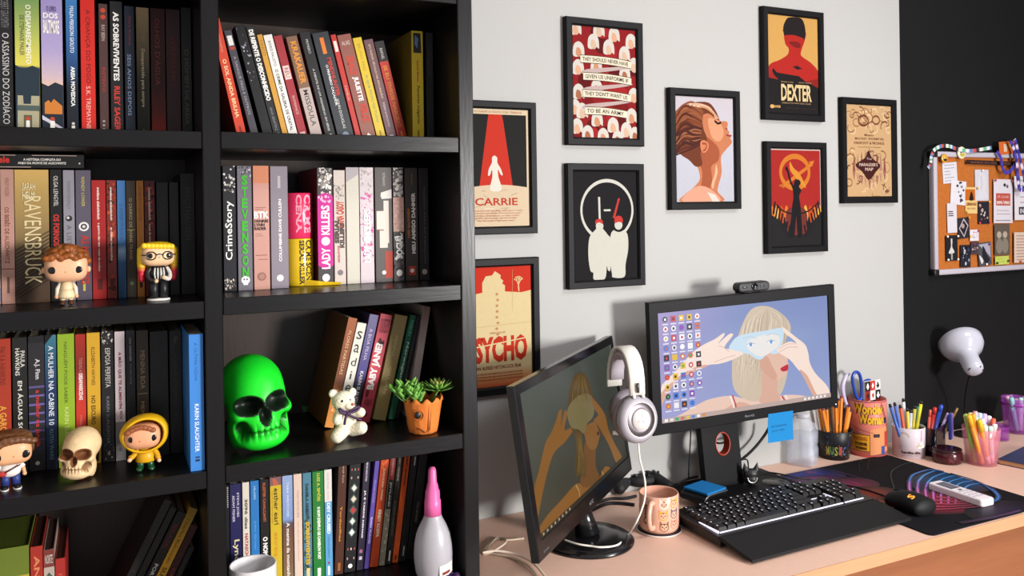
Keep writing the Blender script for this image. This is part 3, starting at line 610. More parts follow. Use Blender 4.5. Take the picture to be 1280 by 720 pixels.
b(339, 353.5, 596.5, '#cfb02c', [R_('#7c5a64', 0, .075), P_([(.2, .01), (.5, .015), (.8, .07), (.3, .075)], '#c06040'), T('esther earl', '#4a3c1c', .1, .43, .35, .75, bold=.01), A('a estrela que nunca vai se apagar', '#a8761c', .12, .42, .12, .26), T('estrela', '#d98a2c', .5, .72, .35, .7), R_('#3a3018', .94, .98, .45, .7, 'publisher_mark')], 'yellow book with dark handwritten title', Y=1.53)
b(354.5, 367.5, 594.5, '#7f93b8', [GR([(0, '#8a7450'), (.2, '#7a5a44'), (.5, '#6a4838'), (.56, '#5a4a50'), (.6, '#7f97c4'), (1, '#94a8d0')]), A('TARA WESTOVER', '#dfe4ee', .06, .38, .4, .62), T('A menina da montanha', '#f0e8dc', .43, .94, .35, .68, bold=.02)], 'book light blue above, earth brown below', Y=1.53)
b(368.5, 379, 592.5, '#dcc4b4', [A('TOM MACGUIRE', '#b07a68', .15, .4, .38, .62), T('Um conto para o futuro', '#c0907c', .44, .8, .38, .62)], 'pale peach book', Y=1.53)
b(380, 391, 591, '#4f7f94', [SP(['#3a4a3c', '#5f7a5a', '#26343a'], 40, .4, .92, 41, .7), A('DANIELA ARBEX', '#26343c', .1, .4, .3, .65, bold=.04), T('SOBREVIVENTES', '#c9a83c', .45, .85, .25, .75, bold=.06), R_('#d9c890', .88, .99, .3, .7, 'publisher_mark')], 'teal book with gold stacked lettering', Y=1.53)
b(392, 406.5, 589, '#2a7a34', [A('LUIZ A. SIMÕES', '#d0c43c', .02, .28, .4, .72, bold=.03), T('O BOM EXEMPLO DE CAMERON POST', '#eef0e4', .33, .82, .38, .66, bold=.05), R_('#eef0e4', .9, .975, .35, .65, 'publisher_mark')], 'green book with yellow over white lettering', Y=1.53)
b(407, 416.5, 587, '#5e9cc8', [R_('#dcd8d2', 0, .3), A('CORONEL NANI', '#c9a8a0', .03, .28, .35, .6), T('DEY CRUSED', '#e6eef4', .31, .6, .28, .75, bold=.05), T('a vida que ninguém vê', '#2f6c9c', .62, .82, .35, .6), R_('#8a4a44', .86, .88, .35, .6, 'publisher_mark'), R_('#f0eee8', .9, .985, .3, .6, 'publisher_mark')], 'light blue book with a white head', Y=1.53)
z0 = z
def bl(xl, xr, hgt, c, art, lab, deg): return b(xl, xr, hgt, c, art, lab, lean=math.radians(deg), Y=1.53)
bl(418, 429, .212, '#4c2c20', [A('Hannah Kent', '#c9b4a0', .04, .22, .5, .72), T('Tordesilhas', '#d9902c', .42, .72, .35, .6, bold=.02), R_('#a0602c', .9, .97, .35, .65, 'publisher_mark')], 'dark brown book with small orange title', 3)
bl(430, 444, .212, '#1f1e20', [P_([(.5, .28 + i * .095 - .045), (.88, .28 + i * .095), (.5, .28 + i * .095 + .045), (.12, .28 + i * .095)], c) for i, c in enumerate(['#3f5a52'] * 5)] + [P_([(.5, .28 + i * .095 - .03), (.75, .28 + i * .095), (.5, .28 + i * .095 + .03), (.25, .28 + i * .095)], c) for i, c in enumerate(['#e0dcd0', '#d8ccb4', '#b8383c', '#d4d8d0', '#e4e4de'])] + [P_([(x - .07, y), (x, y - .014), (x + .07, y), (x, y + .014)], c) for x, y, c in [(.2, .05, '#c99a92'), (.5, .05, '#dcd6cc'), (.8, .05, '#c99a92'), (.2, .12, '#b8584c'), (.5, .12, '#8a9a92'), (.8, .12, '#b8584c'), (.2, .19, '#c9aaa2'), (.8, .19, '#c9aaa2'), (.2, .8, '#b8584c'), (.5, .8, '#dcd6cc'), (.8, .8, '#b8584c'), (.2, .88, '#c99a92'), (.8, .88, '#c99a92')]] + [E_('#f0eee8', .945, .5, .2)], 'black book with a column of white diamonds', 4)
bl(445.5, 454, .208, '#2c2436', [A('SHARON BOLTON', '#d8ccd8', .02, .22, .35, .65, bold=.02), T('JÁ É TARDE DEMAIS', '#e8e2e6', .3, .72, .3, .65, bold=.04), R_('#a86a88', .82, .85, .25, .7), R_('#c9c4d0', .88, .91, .25, .7)], 'dark aubergine book', 5)
bl(455, 461, .208, '#5c4a9c', [A('GILLIAN FLYNN', '#a898d8', .22, .42, .3, .65), T('DARK PLACES', '#d0c4ec', .55, .78, .3, .7, bold=.03)], 'narrow violet book', 7)
bl(462, 472.5, .21, '#c4481f', [SP(['#d8642c', '#b03c1c', '#e07a3c'], 30, 0, .14, 43, .5), A('CAROLINA MARIA', '#e8c49a', .14, .42, .4, .66, bold=.03), T('KINDY KORPA', '#f0dcc0', .5, .74, .3, .72, bold=.05)], 'wide orange book with cream lettering', 7.2)
bl(473.5, 481, .208, '#8a8474', [R_('#8a2a24', 0, .24), A('STEPHEN', '#d8c4b4', .05, .2, .35, .65), P_([(.08, .24), (.92, .24), (.92, .5), (.08, .5)], '#1c1a1a'), T('JOYLAND', '#efeae0', .26, .48, .3, .7, bold=.02), SP(['#b0a88c', '#6a6654', '#c9c2a8'], 34, .51, 1, 45, .5)], 'book with a red head and grey stone foot', 7.4)
bl(482, 489, .208, '#26241f', [A('MARY HIGGINS', '#a8a090', .03, .26, .3, .68, bold=.03), T('BLAINE HARDEN', '#8a8a70', .44, .74, .35, .62), R_('#ece8e0', .88, .97, .4, .65, 'publisher_mark')], 'dark olive-black book between stone and orange ones', 7.6)
bl(490, 497.5, .21, '#c9541f', [A('ROBERT BRYNDZA', '#4a1f10', .04, .32, .35, .68, bold=.04), T('UMA SOMBRA', '#e0682c', .42, .68, .35, .65, bold=.02), R_('#5a2410', .93, .97, .35, .65, 'publisher_mark')], 'narrow orange book', 8)
bl(498.5, 507, .205, '#1f1d1d', [R_('#c9c6c2', .05, .13, .5, .68), T('A GAROTA', '#3a3636', .2, .6, .35, .65), R_('#a8a4a0', .86, .95, .4, .6, 'publisher_mark')], 'black book right of the narrow orange', 8.2)
bl(508, 519, .207, '#1b1a1a', [T('TRUMAN', '#8a867c', .48, .66, .4, .65), A('CAPOTE', '#3a3836', .1, .3, .4, .62)], 'last black book behind the glue bottle', 8.4)
# ================================================================ things on the shelves
import numpy as np

def smin(a, b, k): h = np.clip(.5 + .5 * (b - a) / k, 0, 1); return b * (1 - h) + a * h - k * h * (1 - h)
def ell(P, c, r):
    q = (P - np.array(c)) / np.array(r); k = np.linalg.norm(q, axis=-1); return (k - 1) * min(r)

def skull_mesh(scale, col, dark, mid, m, squash=1.0):
    nu, nv = 176, 120
    C = np.array([0, .02, .47])
    th = (np.arange(nv + 1) / nv * math.pi)[:, None]; ph = (np.arange(nu) / nu * 2 * math.pi)[None, :]
    D = np.stack([np.sin(th) * np.cos(ph), np.sin(th) * np.sin(ph), np.cos(th) + 0 * ph], -1).reshape(-1, 3)
    sub = [((.165, -.43, .525), (.14, .22, .098)), ((-.165, -.43, .525), (.14, .22, .098)), ((0, -.48, .395), (.062, .16, .095)), ((.24, -.37, .255), (.07, .2, .1)), ((-.24, -.37, .255), (.07, .2, .1)), ((.45, -.2, .55), (.1, .18, .13)), ((-.45, -.2, .55), (.1, .18, .13))]
    def sd(P, holes=True):
        d = ell(P, (0, .1, .64), (.355, .46, .36))
        d = smin(d, ell(P, (0, -.14, .5), (.31, .31, .38)), .08)
        for s in (-1, 1):
            d = smin(d, ell(P, (s * .265, -.25, .42), (.075, .13, .07)), .07)
            d = smin(d, ell(P, (s * .27, -.06, .2), (.06, .17, .19)), .06)
        d = smin(d, ell(P, (0, -.26, .27), (.22, .2, .15)), .06)
        d = smin(d, ell(P, (0, -.23, .11), (.27, .21, .13)), .05)
        d = smin(d, ell(P, (0, -.44, .48), (.04, .05, .06)), .03)
        x = P[:, 0]; zz = P[:, 2]; front = np.clip((-.2 - P[:, 1]) * 8, 0, 1)
        band = np.exp(-((zz - .225) / .065) ** 2) * front * np.clip(1 - (x / .2) ** 4, 0, 1)
        d = d - .026 * band * (np.abs(np.cos(x * 50)) - .35) + .03 * np.exp(-((zz - .225) / .012) ** 2) * front * np.clip(1 - (x / .22) ** 4, 0, 1)
        if holes:
            for c, r in sub: d = -smin(-d, ell(P, c, r), .03)
        return d
    R = np.full(len(D), .95)
    for _ in range(70): R = np.maximum(R - np.maximum(sd(C + D * R[:, None]) * .55, -.01), .03)
    P = C + D * R[:, None]
    P[:, 2] = np.maximum(P[:, 2], 0)
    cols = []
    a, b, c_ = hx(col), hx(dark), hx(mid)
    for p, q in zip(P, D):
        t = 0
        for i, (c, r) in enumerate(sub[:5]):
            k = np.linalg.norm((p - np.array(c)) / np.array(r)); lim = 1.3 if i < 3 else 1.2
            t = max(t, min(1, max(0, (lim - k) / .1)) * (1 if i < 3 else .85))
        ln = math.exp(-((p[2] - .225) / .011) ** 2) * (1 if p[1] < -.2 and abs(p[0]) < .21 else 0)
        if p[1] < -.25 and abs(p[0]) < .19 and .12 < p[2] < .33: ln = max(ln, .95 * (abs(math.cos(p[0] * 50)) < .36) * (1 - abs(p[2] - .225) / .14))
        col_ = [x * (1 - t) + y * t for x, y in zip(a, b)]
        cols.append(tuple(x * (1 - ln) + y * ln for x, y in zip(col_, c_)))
    fs = []
    for i in range(nv):
        for j in range(nu):
            u, w = i * nu + j, i * nu + (j + 1) % nu
            if i == 0: fs.append((u, u + nu, w + nu))
            elif i == nv - 1: fs.append((u, u + nu, w))
            else: fs.append((u, u + nu, w + nu, w))
    g = G(); g.add([tuple(p * scale) for p in P], fs, cols, m, True); return g

def px2m(P): return (Vector(P) - Vector((0, 0, EYE))).dot(CF) / FPX

zs = ZR[2]
x = xon(322, 1.505, zs)
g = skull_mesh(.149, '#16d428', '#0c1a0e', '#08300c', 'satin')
o = g.build('skull_ornament'); o.location = (x, 1.495, zs - .0005); o.rotation_euler = (0, math.radians(-5), math.radians(6)); o.location.z += .006
tag(o, 'bright green toy skull with black sockets beside leaning books', 'skull ornament')

# small bone-coloured skull
zs = ZL[2]
x = xon(99, 1.455, zs)
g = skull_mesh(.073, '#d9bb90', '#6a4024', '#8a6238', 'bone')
o = g.build('skull_ornament'); o.location = (x, 1.462, zs + .002); o.rotation_euler = (math.radians(-3), math.radians(3), math.radians(-16))
tag(o, 'small bone-coloured skull in front of the lime and yellow books', 'skull ornament')

# ---- plush bear
zs = ZR[2]
x = xon(432, 1.465, zs); s = px2m((x, 1.465, zs))
bear = thing('teddy_bear', 'small white plush bear with a dark purple bow leaning on books', 'teddy bear', (x, 1.465, zs + .0022), math.radians(6))
g = G()
g.ball((.5 * s, 0, 21 * s), (13.5 * s, 11 * s, 18 * s), '#e8dcc0')
g.ball((-3 * s, -2 * s, 46 * s), (14.5 * s, 12.5 * s, 13 * s), '#e8dcc0')
g.ball((1 * s, -12 * s, 42.5 * s), (6.8 * s, 6 * s, 5.5 * s), '#efe6d0')
g.ball((-15 * s, 2 * s, 56 * s), (5.6 * s, 3.4 * s, 5.8 * s), '#e8dcc0'); g.ball((10.5 * s, 2 * s, 54.5 * s), (5.4 * s, 3.4 * s, 6.2 * s), '#e8dcc0')
for a, b_, r0, r1 in [((-10, -4, 29), (-15, -12, 26), 7, 6), ((9, -4, 32), (16, -11, 31), 7, 6.2), ((-7, -4, 9), (-17, -17, 7), 9.5, 8), ((8, -4, 10), (15, -14, 12.5), 9, 8.2)]:
    for t in range(6):
        k = t / 5; g.ball([(p + (q - p) * k) * s for p, q in zip(a, b_)], (r0 + (r1 - r0) * k) * s, '#e8dcc0', nu=14, nv=9)
random.seed(3)
def fz(v):
    k = .94 + .1 * noise.noise(v * 420); c = hx('#e9dfc6'); return (c[0] * k, c[1] * k, c[2] * k, 1)
rmesh(g, 'body', bear, .0016, 2, None, 'plush', fz)
for dx in (-8.5, 1.5):
    g = G(); g.ball(((dx) * s, -12.9 * s, 48.5 * s), (1.5 * s, 1.1 * s, 1.6 * s), '#14100e', 'gloss', 12, 8); g.build('eye', bear)
g = G(); g.ball((3.2 * s, -17.8 * s, 44 * s), (2.1 * s, 1.4 * s, 1.7 * s), '#a8504a', 'satin', 12, 8); g.build('nose', bear)
g = G()
for a in [[(-3, -14, 33), (-9, -15, 37.5), (-13, -14, 40), (-10, -15, 35), (-3, -15, 33)], [(-3, -14, 33), (4, -15, 37), (13, -14, 39.5), (9, -15, 35), (-3, -15, 33)], [(-3, -15, 33), (-6, -16, 27), (-7, -15.5, 20)], [(-3, -15, 33), (4, -16.5, 28), (14, -18.5, 23)]]:
    p = cr([tuple(q * s for q in v) for v in a], 5, False); g.tube(p, 1.6 * s, '#35163f', 'satin', 8)
g.ball((-3 * s, -15.2 * s, 33 * s), 2.4 * s, '#35163f', 'satin', 10, 7)
g.build('bow', bear)

# ---- plant in a terracotta pot
x = xon(529, 1.44, zs); s = px2m((x, 1.44, zs))
pot = thing('potted_succulent', 'green succulents in a small terracotta face pot on the shelf edge', 'potted plant', (x, 1.44, zs + .0004), 0)
g = G(); n = 64; prof = [(15, 0), (17.5, 1.5), (19, 8), (21, 22), (23.5, 38)]
vs = []; fs = []
def potr(a, r, k): return r * (1 + .012 * math.sin(a * 9 + k) + .01 * math.sin(a * 17))
rings = prof + [(25.2, 44), (23.6, 44), (22, 37), (20, 30)]
for k, (r, zz) in enumerate(rings):
    for i in range(n):
        a = 2 * math.pi * i / n; zt_ = zz
        if zz >= 44: zt_ = 44 + 3.6 * (abs(((i * 11 / n * 1.0) % 1) - .5) * 2 - .5) * 2 - 1
        rr = potr(a, r, k) if k < 6 else r
        vs.append((rr * s * math.cos(a), rr * s * math.sin(a), zt_ * s))
for k in range(len(rings) - 1):
    for i in range(n):
        j = (i + 1) % n; fs.append((k * n + i, k * n + j, (k + 1) * n + j, (k + 1) * n + i))
fs.append(tuple(range(n))[::-1])
g.add(vs, fs, '#c9702f', 'terracotta', True)
def onpot(a, zz, out=0): r = 19 + zz * .1 + out; return (r * s * math.sin(a), -r * s * math.cos(a), zz * s)
g.tube([onpot(-.02, zz, .2) for zz in (4, 12, 20, 28, 36)], .5 * s, '#8a4a20', 'terracotta', 6)
g.tube([onpot(.08 + .02 * k, zz, .2) for k, zz in enumerate((6, 16, 26, 34))], .4 * s, '#a85c28', 'terracotta', 6)
g.build('pot', pot)
g = G(); g.tube([onpot(-.62 + .33 * math.cos(t * .5236), 26 + 6.6 * math.sin(t * .5236), .5) for t in range(12)], .9 * s, '#b8642a', 'terracotta', 6, True)
g.build('eyelid', pot)
g = G(); g.ball(onpot(-.62, 26, .2), (4.6 * s, 2.2 * s, 4.6 * s), '#15110f', 'satin', 16, 10); g.build('eye', pot)
g = G(); g.tube([onpot(-.75 + .1 * k, 9 + 1.5 * math.sin(k * .8) - k * .6, .5) for k in range(7)], .7 * s, '#8a4a20', 'terracotta', 6); g.build('mouth', pot)
g = G(); g.lathe([(20.4, 33), (.1, 35)], '#2a1d14', 'matte', 24, cap0=False); g.T = Matrix.Scale(s, 4)
g.v = [Vector(v) * s for v in g.v]; g.build('soil', pot)
rn = random.Random(5)
def leaf(g, base, dir_, L, w, c0, c1):
    d = Vector(dir_).normalized(); sd = d.cross(Vector((0, 0, 1))); sd = sd.normalized() if sd.length > .05 else Vector((1, 0, 0)); up = sd.cross(d)
    vs = []; cl = []; fs = []; a_, b_ = hx(c0), hx(c1)
    for k in range(6):
        t = k / 5; ww = w * math.sin(math.pi * (t * .82 + .12)) ; cen = Vector(base) + d * (L * t) + up * (L * .22 * t * t)
        for u, o_ in ((-1, .25), (0, -.12), (1, .25), (0, .3)):
            vs.append(cen + sd * (ww * u) + up * (o_ * ww)); cl.append(tuple(p + (q - p) * t for p, q in zip(a_, b_)))
    for k in range(5):
        for j in range(4): fs.append((k * 4 + j, k * 4 + (j + 1) % 4, k * 4 + 4 + (j + 1) % 4, k * 4 + 4 + j))
    fs.append((0, 3, 2, 1)); fs.append((20, 21, 22, 23))
    g.add(vs, fs, cl, 'leaf', True)
g = G()
for st in range(9):
    bx, by = rn.uniform(-22, 2), rn.uniform(-14, 12); hgt = rn.uniform(46, 62); tx = bx * 1.5 - 6 + rn.uniform(-4, 4)
    g.tube([(bx * s * .6, by * s * .6, 34 * s), ((bx + tx) / 2 * s, by * s, (34 + hgt) / 2 * s), (tx * s, by * s, hgt * s)], .7 * s, '#4a6a2a', 'leaf', 5)
    for k in range(11):
        t = .35 + .65 * k / 10; a = k * 2.4 + st
        p = ((bx * .6 + (tx - bx * .6) * t) * s, by * s, (34 + (hgt - 34) * t) * s)
        leaf(g, p, (math.cos(a), math.sin(a), .35 + .5 * t), rn.uniform(11, 15) * s, 4 * s, '#3c7a2c', '#77ab48')
g.build('foliage', pot)
g = G()
for ring, (cnt, el, L) in enumerate([(7, 1.2, 12), (10, .75, 17), (13, .35, 21), (14, 0.02, 22)]):
    for k in range(cnt):
        a = 2 * math.pi * k / cnt + ring * .4
        leaf(g, (19 * s, -3 * s, 50 * s), (math.cos(a) * math.cos(el), math.sin(a) * math.cos(el) - .1, math.sin(el)), L * s, 3.2 * s, '#4f8a34', ['#b06a48', '#8a9a4a', '#7aa848', '#6a9c40'][ring])
g.tube([(10 * s, -2 * s, 34 * s), (19 * s, -3 * s, 50 * s)], 1.6 * s, '#4a6a2a', 'leaf', 6)
g.build('rosette', pot)

# ---- barrier tape rolls
def cyl_text(g, t, Rr, a0, a1, z0, z1, col, m=None, bold=0., d='h', c=(0, 0), z_of=None):
    vs, fs, _ = text_geo(t, bold); out = []
    for u, v in vs:
        if d == 'd': u, v = v, 1 - u
        elif d == 'u': u, v = 1 - v, u
        a = a0 + (a1 - a0) * u; zz = z0 + (z1 - z0) * v; r = Rr(zz) if callable(Rr) else Rr
        out.append((c[0] + r * math.sin(a), c[1] - r * math.cos(a), zz))
    g.add(out, fs, col, m)
zs = ZR[1]
yc = 1.56
xa_, xb_ = xon(361.5, 1.513, zs), xon(398, 1.526, zs); x = (xa_ + xb_) / 2; s = px2m((x, yc, zs))
z1 = aty(379, 298, yc - .03).z; z2 = aty(379, 241, yc - .03).z
for nm, zz0, zz1, c, c2, txt, lab in (('tape_roll', zs + .0006, z1 - .0006, '#d8b21e', '#211d10', ('CRIME SCENE', 'SERIAL KILLER'), 'yellow printed barrier tape roll under the pink one'), ('tape_roll', z1, z2, '#d42a56', '#ef9ab0', ('CRIME', 'CENA'), 'hot pink printed barrier tape roll on the yellow one')):
    o = thing(nm, lab, 'tape roll', (x, yc, zz0), math.radians(8))
    H = zz1 - zz0; R0 = (xb_ - xa_) / 2 - .0012; g = G()
    g.lathe([(R0 * .62, 0), (R0 * .98, 0), (R0, .001), (R0, H - .001), (R0 * .98, H), (R0 * .62, H), (R0 * .62, 0)], c, 'gloss', 48, cap0=False); g.build('tape', o)
    g = G(); g.lathe([(R0 * .56, .001), (R0 * .615, .001), (R0 * .615, H - .001), (R0 * .56, H - .001), (R0 * .56, .001)], '#9a7a54', 'paper', 40, cap0=False); g.build('core', o)
    for k, t in enumerate(txt):
        g = G(); a = [(.15, .62), (-.3, .05)] if c2 == '#211d10' else [(.05, .6), (-.5, -.1)]
        cyl_text(g, t, R0 + .0003, a[k][0], a[k][1], H * (.03 if c2 == '#211d10' else .12), H * .97, c2, 'print', .04, 'd'); g.build('lettering', o)
    if c2 == '#211d10':
        g = G(); g.T = Matrix.Identity(4)
        pts = [(R0 * math.sin(a), -R0 * math.cos(a) - .0004) for a in (0.02,)] + [(R0 * .45, -.034), (R0 * .8, -.0395)] + [(R0 + 2 * s, -.0405), (R0 + 12 * s, -.043), (R0 + 24 * s, -.047)]
        pts = cr(pts, 4, False)
        for zz in range(1):
            vs = []; fs = []
            for k, (px_, py_) in enumerate(pts):
                t = k / (len(pts) - 1); vs += [(px_, py_, .0002), (px_, py_ - .002 * t, .0002 + .011 * (1 - .6 * t))]
                vs += [(px_ , py_ + .0008, .0002), (px_, py_ + .0008 - .002 * t, .0002 + .011 * (1 - .6 * t))]
                if k:
                    b0 = 4 * k; a0_ = b0 - 4; fs += [(a0_, b0, b0 + 1, a0_ + 1), (a0_ + 2, a0_ + 3, b0 + 3, b0 + 2), (a0_ + 1, b0 + 1, b0 + 3, a0_ + 3)]
            g.add(vs, fs, '#e0b81e', 'gloss')
        g.build('loose_end', o)

# ---- white mug and glue bottle on the bottom shelf
zs = ZR[3] + .0004
def mug(name, lab, loc, R0, H, col, rot, inner=None, hang=0., group=None, cat='mug'):
    o = thing(name, lab, cat, loc, rot, group)
    g = G(); w = R0 * .08
    g.lathe([(R0 * .86, 0), (R0 * .95, .002), (R0, .008), (R0, H - .002), (R0 - w * .4, H), (R0 - w, H - .002), (R0 - w, .008), (R0 * .7, .005), (.0001, .005)], col, 'ceramic', 48, cols=[col] * 5 + [inner or col] * 4)
    g.build('cup', o)
    g = G(); pts = cr([(R0 * .98, 0, H * .84), (R0 * 1.35, 0, H * .86), (R0 * 1.62, 0, H * .62), (R0 * 1.55, 0, H * .34), (R0 * 1.2, 0, H * .19), (R0 * .98, 0, H * .2)], 6, False)
    g.tube(pts, [R0 * .13] * len(pts), col, 'ceramic', 12); g.build('handle', o)
    return o
x = xon(316, 1.445, zs + .08); s = px2m((x, 1.445, zs))
o = mug('mug', 'plain white mug at the front of the bottom shelf', (x, 1.445, zs), 28.5 * s, aty(316, 704, 1.445).z - zs, '#e8e4e6', math.radians(75))
x = xon(541.5, 1.44, zs + .06); s = px2m((x, 1.44, zs + .05))
zz = lambda y: aty(541, y, 1.44).z - zs
o = thing('glue_bottle', 'milky squeeze bottle with a pink stepped nozzle cap', 'bottle', (x, 1.44, zs), 0)
g = G(); H0 = zz(641)
pr = [(15, 0), (18, .001), (20, .004)] + [(r, zz(y)) for r, y in [(22.5, 712), (24, 700), (24.3, 690), (23.4, 678), (21, 666), (17, 656), (12.5, 648), (10.5, 643), (10, 640)]]
pr = [(r, z_) for r, z_ in pr if True]
pr.sort(key=lambda q: q[1])
g.lathe([(r * s, z_) for r, z_ in pr] + [(.0001, zz(640))], '#d0cdd4', 'milky', 40); g.build('body', o)
g = G(); g.lathe([(10.8 * s, zz(643)), (10.2 * s, zz(625)), (9.3 * s, zz(624)), (9 * s, zz(613)), (8 * s, zz(612)), (6.5 * s, zz(604)), (5.6 * s, zz(603)), (5 * s, zz(588)), (3.6 * s, zz(584)), (.1 * s, zz(583))], '#d8629c', 'plastic', 32); g.build('nozzle', o)
g = G()
Rl = 24.6 * s
def patch(g, Rr, a0, a1, z0, z1, col, m, n=8, tilt=0.):
    vs = []; fs = []
    for k in range(n + 1):
        a = a0 + (a1 - a0) * k / n; t = tilt * k / n
        for q in (z0 + t, z1 + t):
            r = Rr(q) if callable(Rr) else Rr
            vs.append((r * math.sin(a), -r * math.cos(a), q))
        if k: fs.append((2 * k - 2, 2 * k, 2 * k + 1, 2 * k - 1))
    g.add(vs, fs, col, m)
patch(g, Rl, -.05, .85, zz(713), zz(699), '#efe6da', 'paper', 8, .003)
patch(g, Rl + .0002, .1, .6, zz(711), zz(707.5), '#8a3a34', 'paper', 8, .002)
g.build('price_label', o)
x = min(xon(573, 1.412, zs), .574 - .0185)
g = G(); g.tube([(.011 * math.cos(a), .009 * math.sin(a), .0068 + .002 * math.sin(a * 5)) for a in [k * math.pi / 16 for k in range(32)]], [.0045 + .0012 * math.sin(k * 2.1) for k in range(32)], '#4a3260', 'cloth', 8, True)
o = g.build('hair_tie'); o.location = (x - .001, 1.412, zs - .001); tag(o, 'crumpled purple hair tie beside the foot of the glue bottle', 'hair tie')

# ---- big-headed figurines
def figurine(name, lab, px, Y, zs, rot=0.):
    x = xon(px, Y, zs); return thing(name, lab, 'figurine', (x, Y, zs + .0004), rot, None), px2m((x, Y, zs))
def eyes(o, s, xs, y, zc, r, rx=None):
    for q in xs:
        g = G(); g.ball((q * s, y * s, zc * s), ((rx or r) * s, .9 * s, r * s), '#0d0c0c', 'gloss', 16, 10); g.build('eye', o)

# brown curls, cream tunic
o, s = figurine('figurine', 'figurine with brown curls and a cream tunic on the second shelf', 83.5, 1.455, ZL[1])
g = G(); g.ball((0, 0, 48 * s), (24 * s, 20 * s, 19 * s), '#dca884', 'satin', 32, 20, None, 3.2); g.ball((0, -19.6 * s, 42.5 * s), (1.3 * s, 1.2 * s, 1 * s), '#cf9870', 'satin', 10, 6)
for q in (-25, 25): g.ball((q * s, 2 * s, 44 * s), (2.6 * s, 2.4 * s, 4 * s), '#dca884', 'satin', 10, 8)
g.build('head', o)
eyes(o, s, (-14.5, 13.5), -18.6, 45, 4.4, 5)
g = G(); rn = random.Random(2)
for k in range(90):
    a = rn.uniform(0, 6.283); e = rn.uniform(.0, 1.5); d = Vector((math.cos(a) * math.cos(e), math.sin(a) * math.cos(e), math.sin(e)))
    if d.y < -.45 and d.z < .42: continue
    g.ball((d.x * 24.5 * s, d.y * 19.5 * s + 1.5 * s, (53 + d.z * 19) * s), (rn.uniform(3.6, 6) * s), '#8a4a22', nu=10, nv=7)
for q in range(-4, 5): g.ball((q * 5.2 * s, -18 * s, (61 + 2.5 * math.sin(q * 2.2)) * s), (4.8 * s, 4 * s, (3.8 + (q % 2)) * s), '#8a4a22', nu=10, nv=7)
g.ball((0, 4 * s, 57 * s), (23 * s, 19 * s, 16 * s), '#8a4a22')
def hc(v):
    k = .8 + .45 * noise.noise(v * 260); c = hx('#93501f'); return (c[0] * k, c[1] * k, c[2] * k, 1)
rmesh(g, 'hair', o, .0013, 2, None, 'satin', hc)
g = G(); g.lathe([(9.8 * s, 8.5 * s), (10.2 * s, 12 * s), (7.2 * s, 20 * s), (6.6 * s, 27 * s), (4 * s, 31 * s)], '#d9c29a', 'satin', 28, cap1=True)
for k in range(9): a = -1.2 + k * .3; g.tube([(10 * s * math.sin(a), -10 * s * math.cos(a), 9 * s), (7 * s * math.sin(a), -7 * s * math.cos(a), 20 * s)], .5 * s, '#bfa478', 'satin', 5)
g.build('tunic', o)
for q in (-1, 1):
    g = G(); p = [(q * 6.5 * s, 0, 28 * s), (q * 10 * s, -1 * s, 21 * s), (q * 11 * s, -3 * s, 12 * s)]; g.tube(p, [2.2 * s, 2.6 * s, 2 * s], '#d8cdb6', 'satin', 10); g.ball((q * 11 * s, -3.4 * s, 11 * s), 2.5 * s, '#d8a480', 'satin', 10, 8); g.build('arm', o)
    g = G(); g.tube([(q * 4.6 * s, 0, 4 * s), (q * 4.4 * s, 0, 10 * s)], 3 * s, '#cdbb98', 'satin', 10); g.build('leg', o)
    g = G(); g.ball((q * 5 * s, -2 * s, 2.6 * s), (3.6 * s, 5.6 * s, 2.6 * s), '#4a2c1e', 'satin', 14, 8); g.tube([(q * 4.7 * s, 0, 2.6 * s), (q * 4.6 * s, 0, 6.5 * s)], 3.4 * s, '#4a2c1e', 'satin', 10); g.build('boot', o)

# yellow hair with red ends, glasses
o, s = figurine('figurine', 'figurine with long yellow hair, red hair ends and round glasses', 198.5, 1.45, ZL[1], math.radians(6))
g = G(); g.ball((-1 * s, 0, 57 * s), (19.5 * s, 16 * s, 14 * s), '#dcb48c', 'satin', 32, 20, None, 3.4); g.ball((-1 * s, -16 * s, 54.5 * s), (1.3 * s, 1.2 * s, 1 * s), '#cf9870', 'satin', 10, 6); g.build('head', o)
eyes(o, s, (-10.5, 8.5), -15, 56.5, 3.6, 4)
g = G()
for q in (-10.5, 8.5): g.tube([((q + 5.6 * math.cos(a)) * s, -16.2 * s, (56.5 + 4.8 * math.sin(a)) * s) for a in [k * math.pi / 10 for k in range(20)]], .75 * s, '#151313', 'gloss', 6, True)
g.tube([(-5 * s, -16.6 * s, 57.5 * s), (-1 * s, -17 * s, 58.5 * s), (3 * s, -16.6 * s, 57.5 * s)], .7 * s, '#151313', 'gloss', 6)
for q, e in ((-16, -20), (14, 18.5)): g.tube([(q * s, -16 * s, 57 * s), (e * s, -10 * s, 57.5 * s), (e * s, 0, 57 * s)], .7 * s, '#151313', 'gloss', 6)
g.build('glasses', o)
g = G(); hy = '#d8b41e'
g.ball((0, 4 * s, 62 * s), (21.5 * s, 16.5 * s, 11.5 * s), hy, p=2.6)
for k in range(8):
    t = k / 7
    for q in (-1, 1): g.ball((q * (20 - 1.5 * t) * s, (4 + 2 * t) * s, (62 - 34 * t) * s), ((4.2 + .8 * math.sin(t * 3)) * s, (8 - 2 * t) * s, 5 * s), hy, nu=12, nv=8)
    g.ball((0, 13 * s, (62 - 32 * t) * s), (17 * s, 6 * s, 6 * s), hy, nu=14, nv=8)
for q in range(-4, 4): g.ball((q * 4.6 * s, -14.5 * s, (68 - .25 * q) * s), (3.6 * s, 3.4 * s, 3.8 * s), hy, nu=10, nv=7)
ztip = 42 * s
def hc2(v):
    t = min(1, max(0, (v.z - ztip * .88) / (8 * s))); a, b_ = hx('#c42a3a'), hx('#dcb61e'); return tuple(p + (q - p) * t for p, q in zip(a, b_))
rmesh(g, 'hair', o, .0012, 3, None, 'satin', hc2)
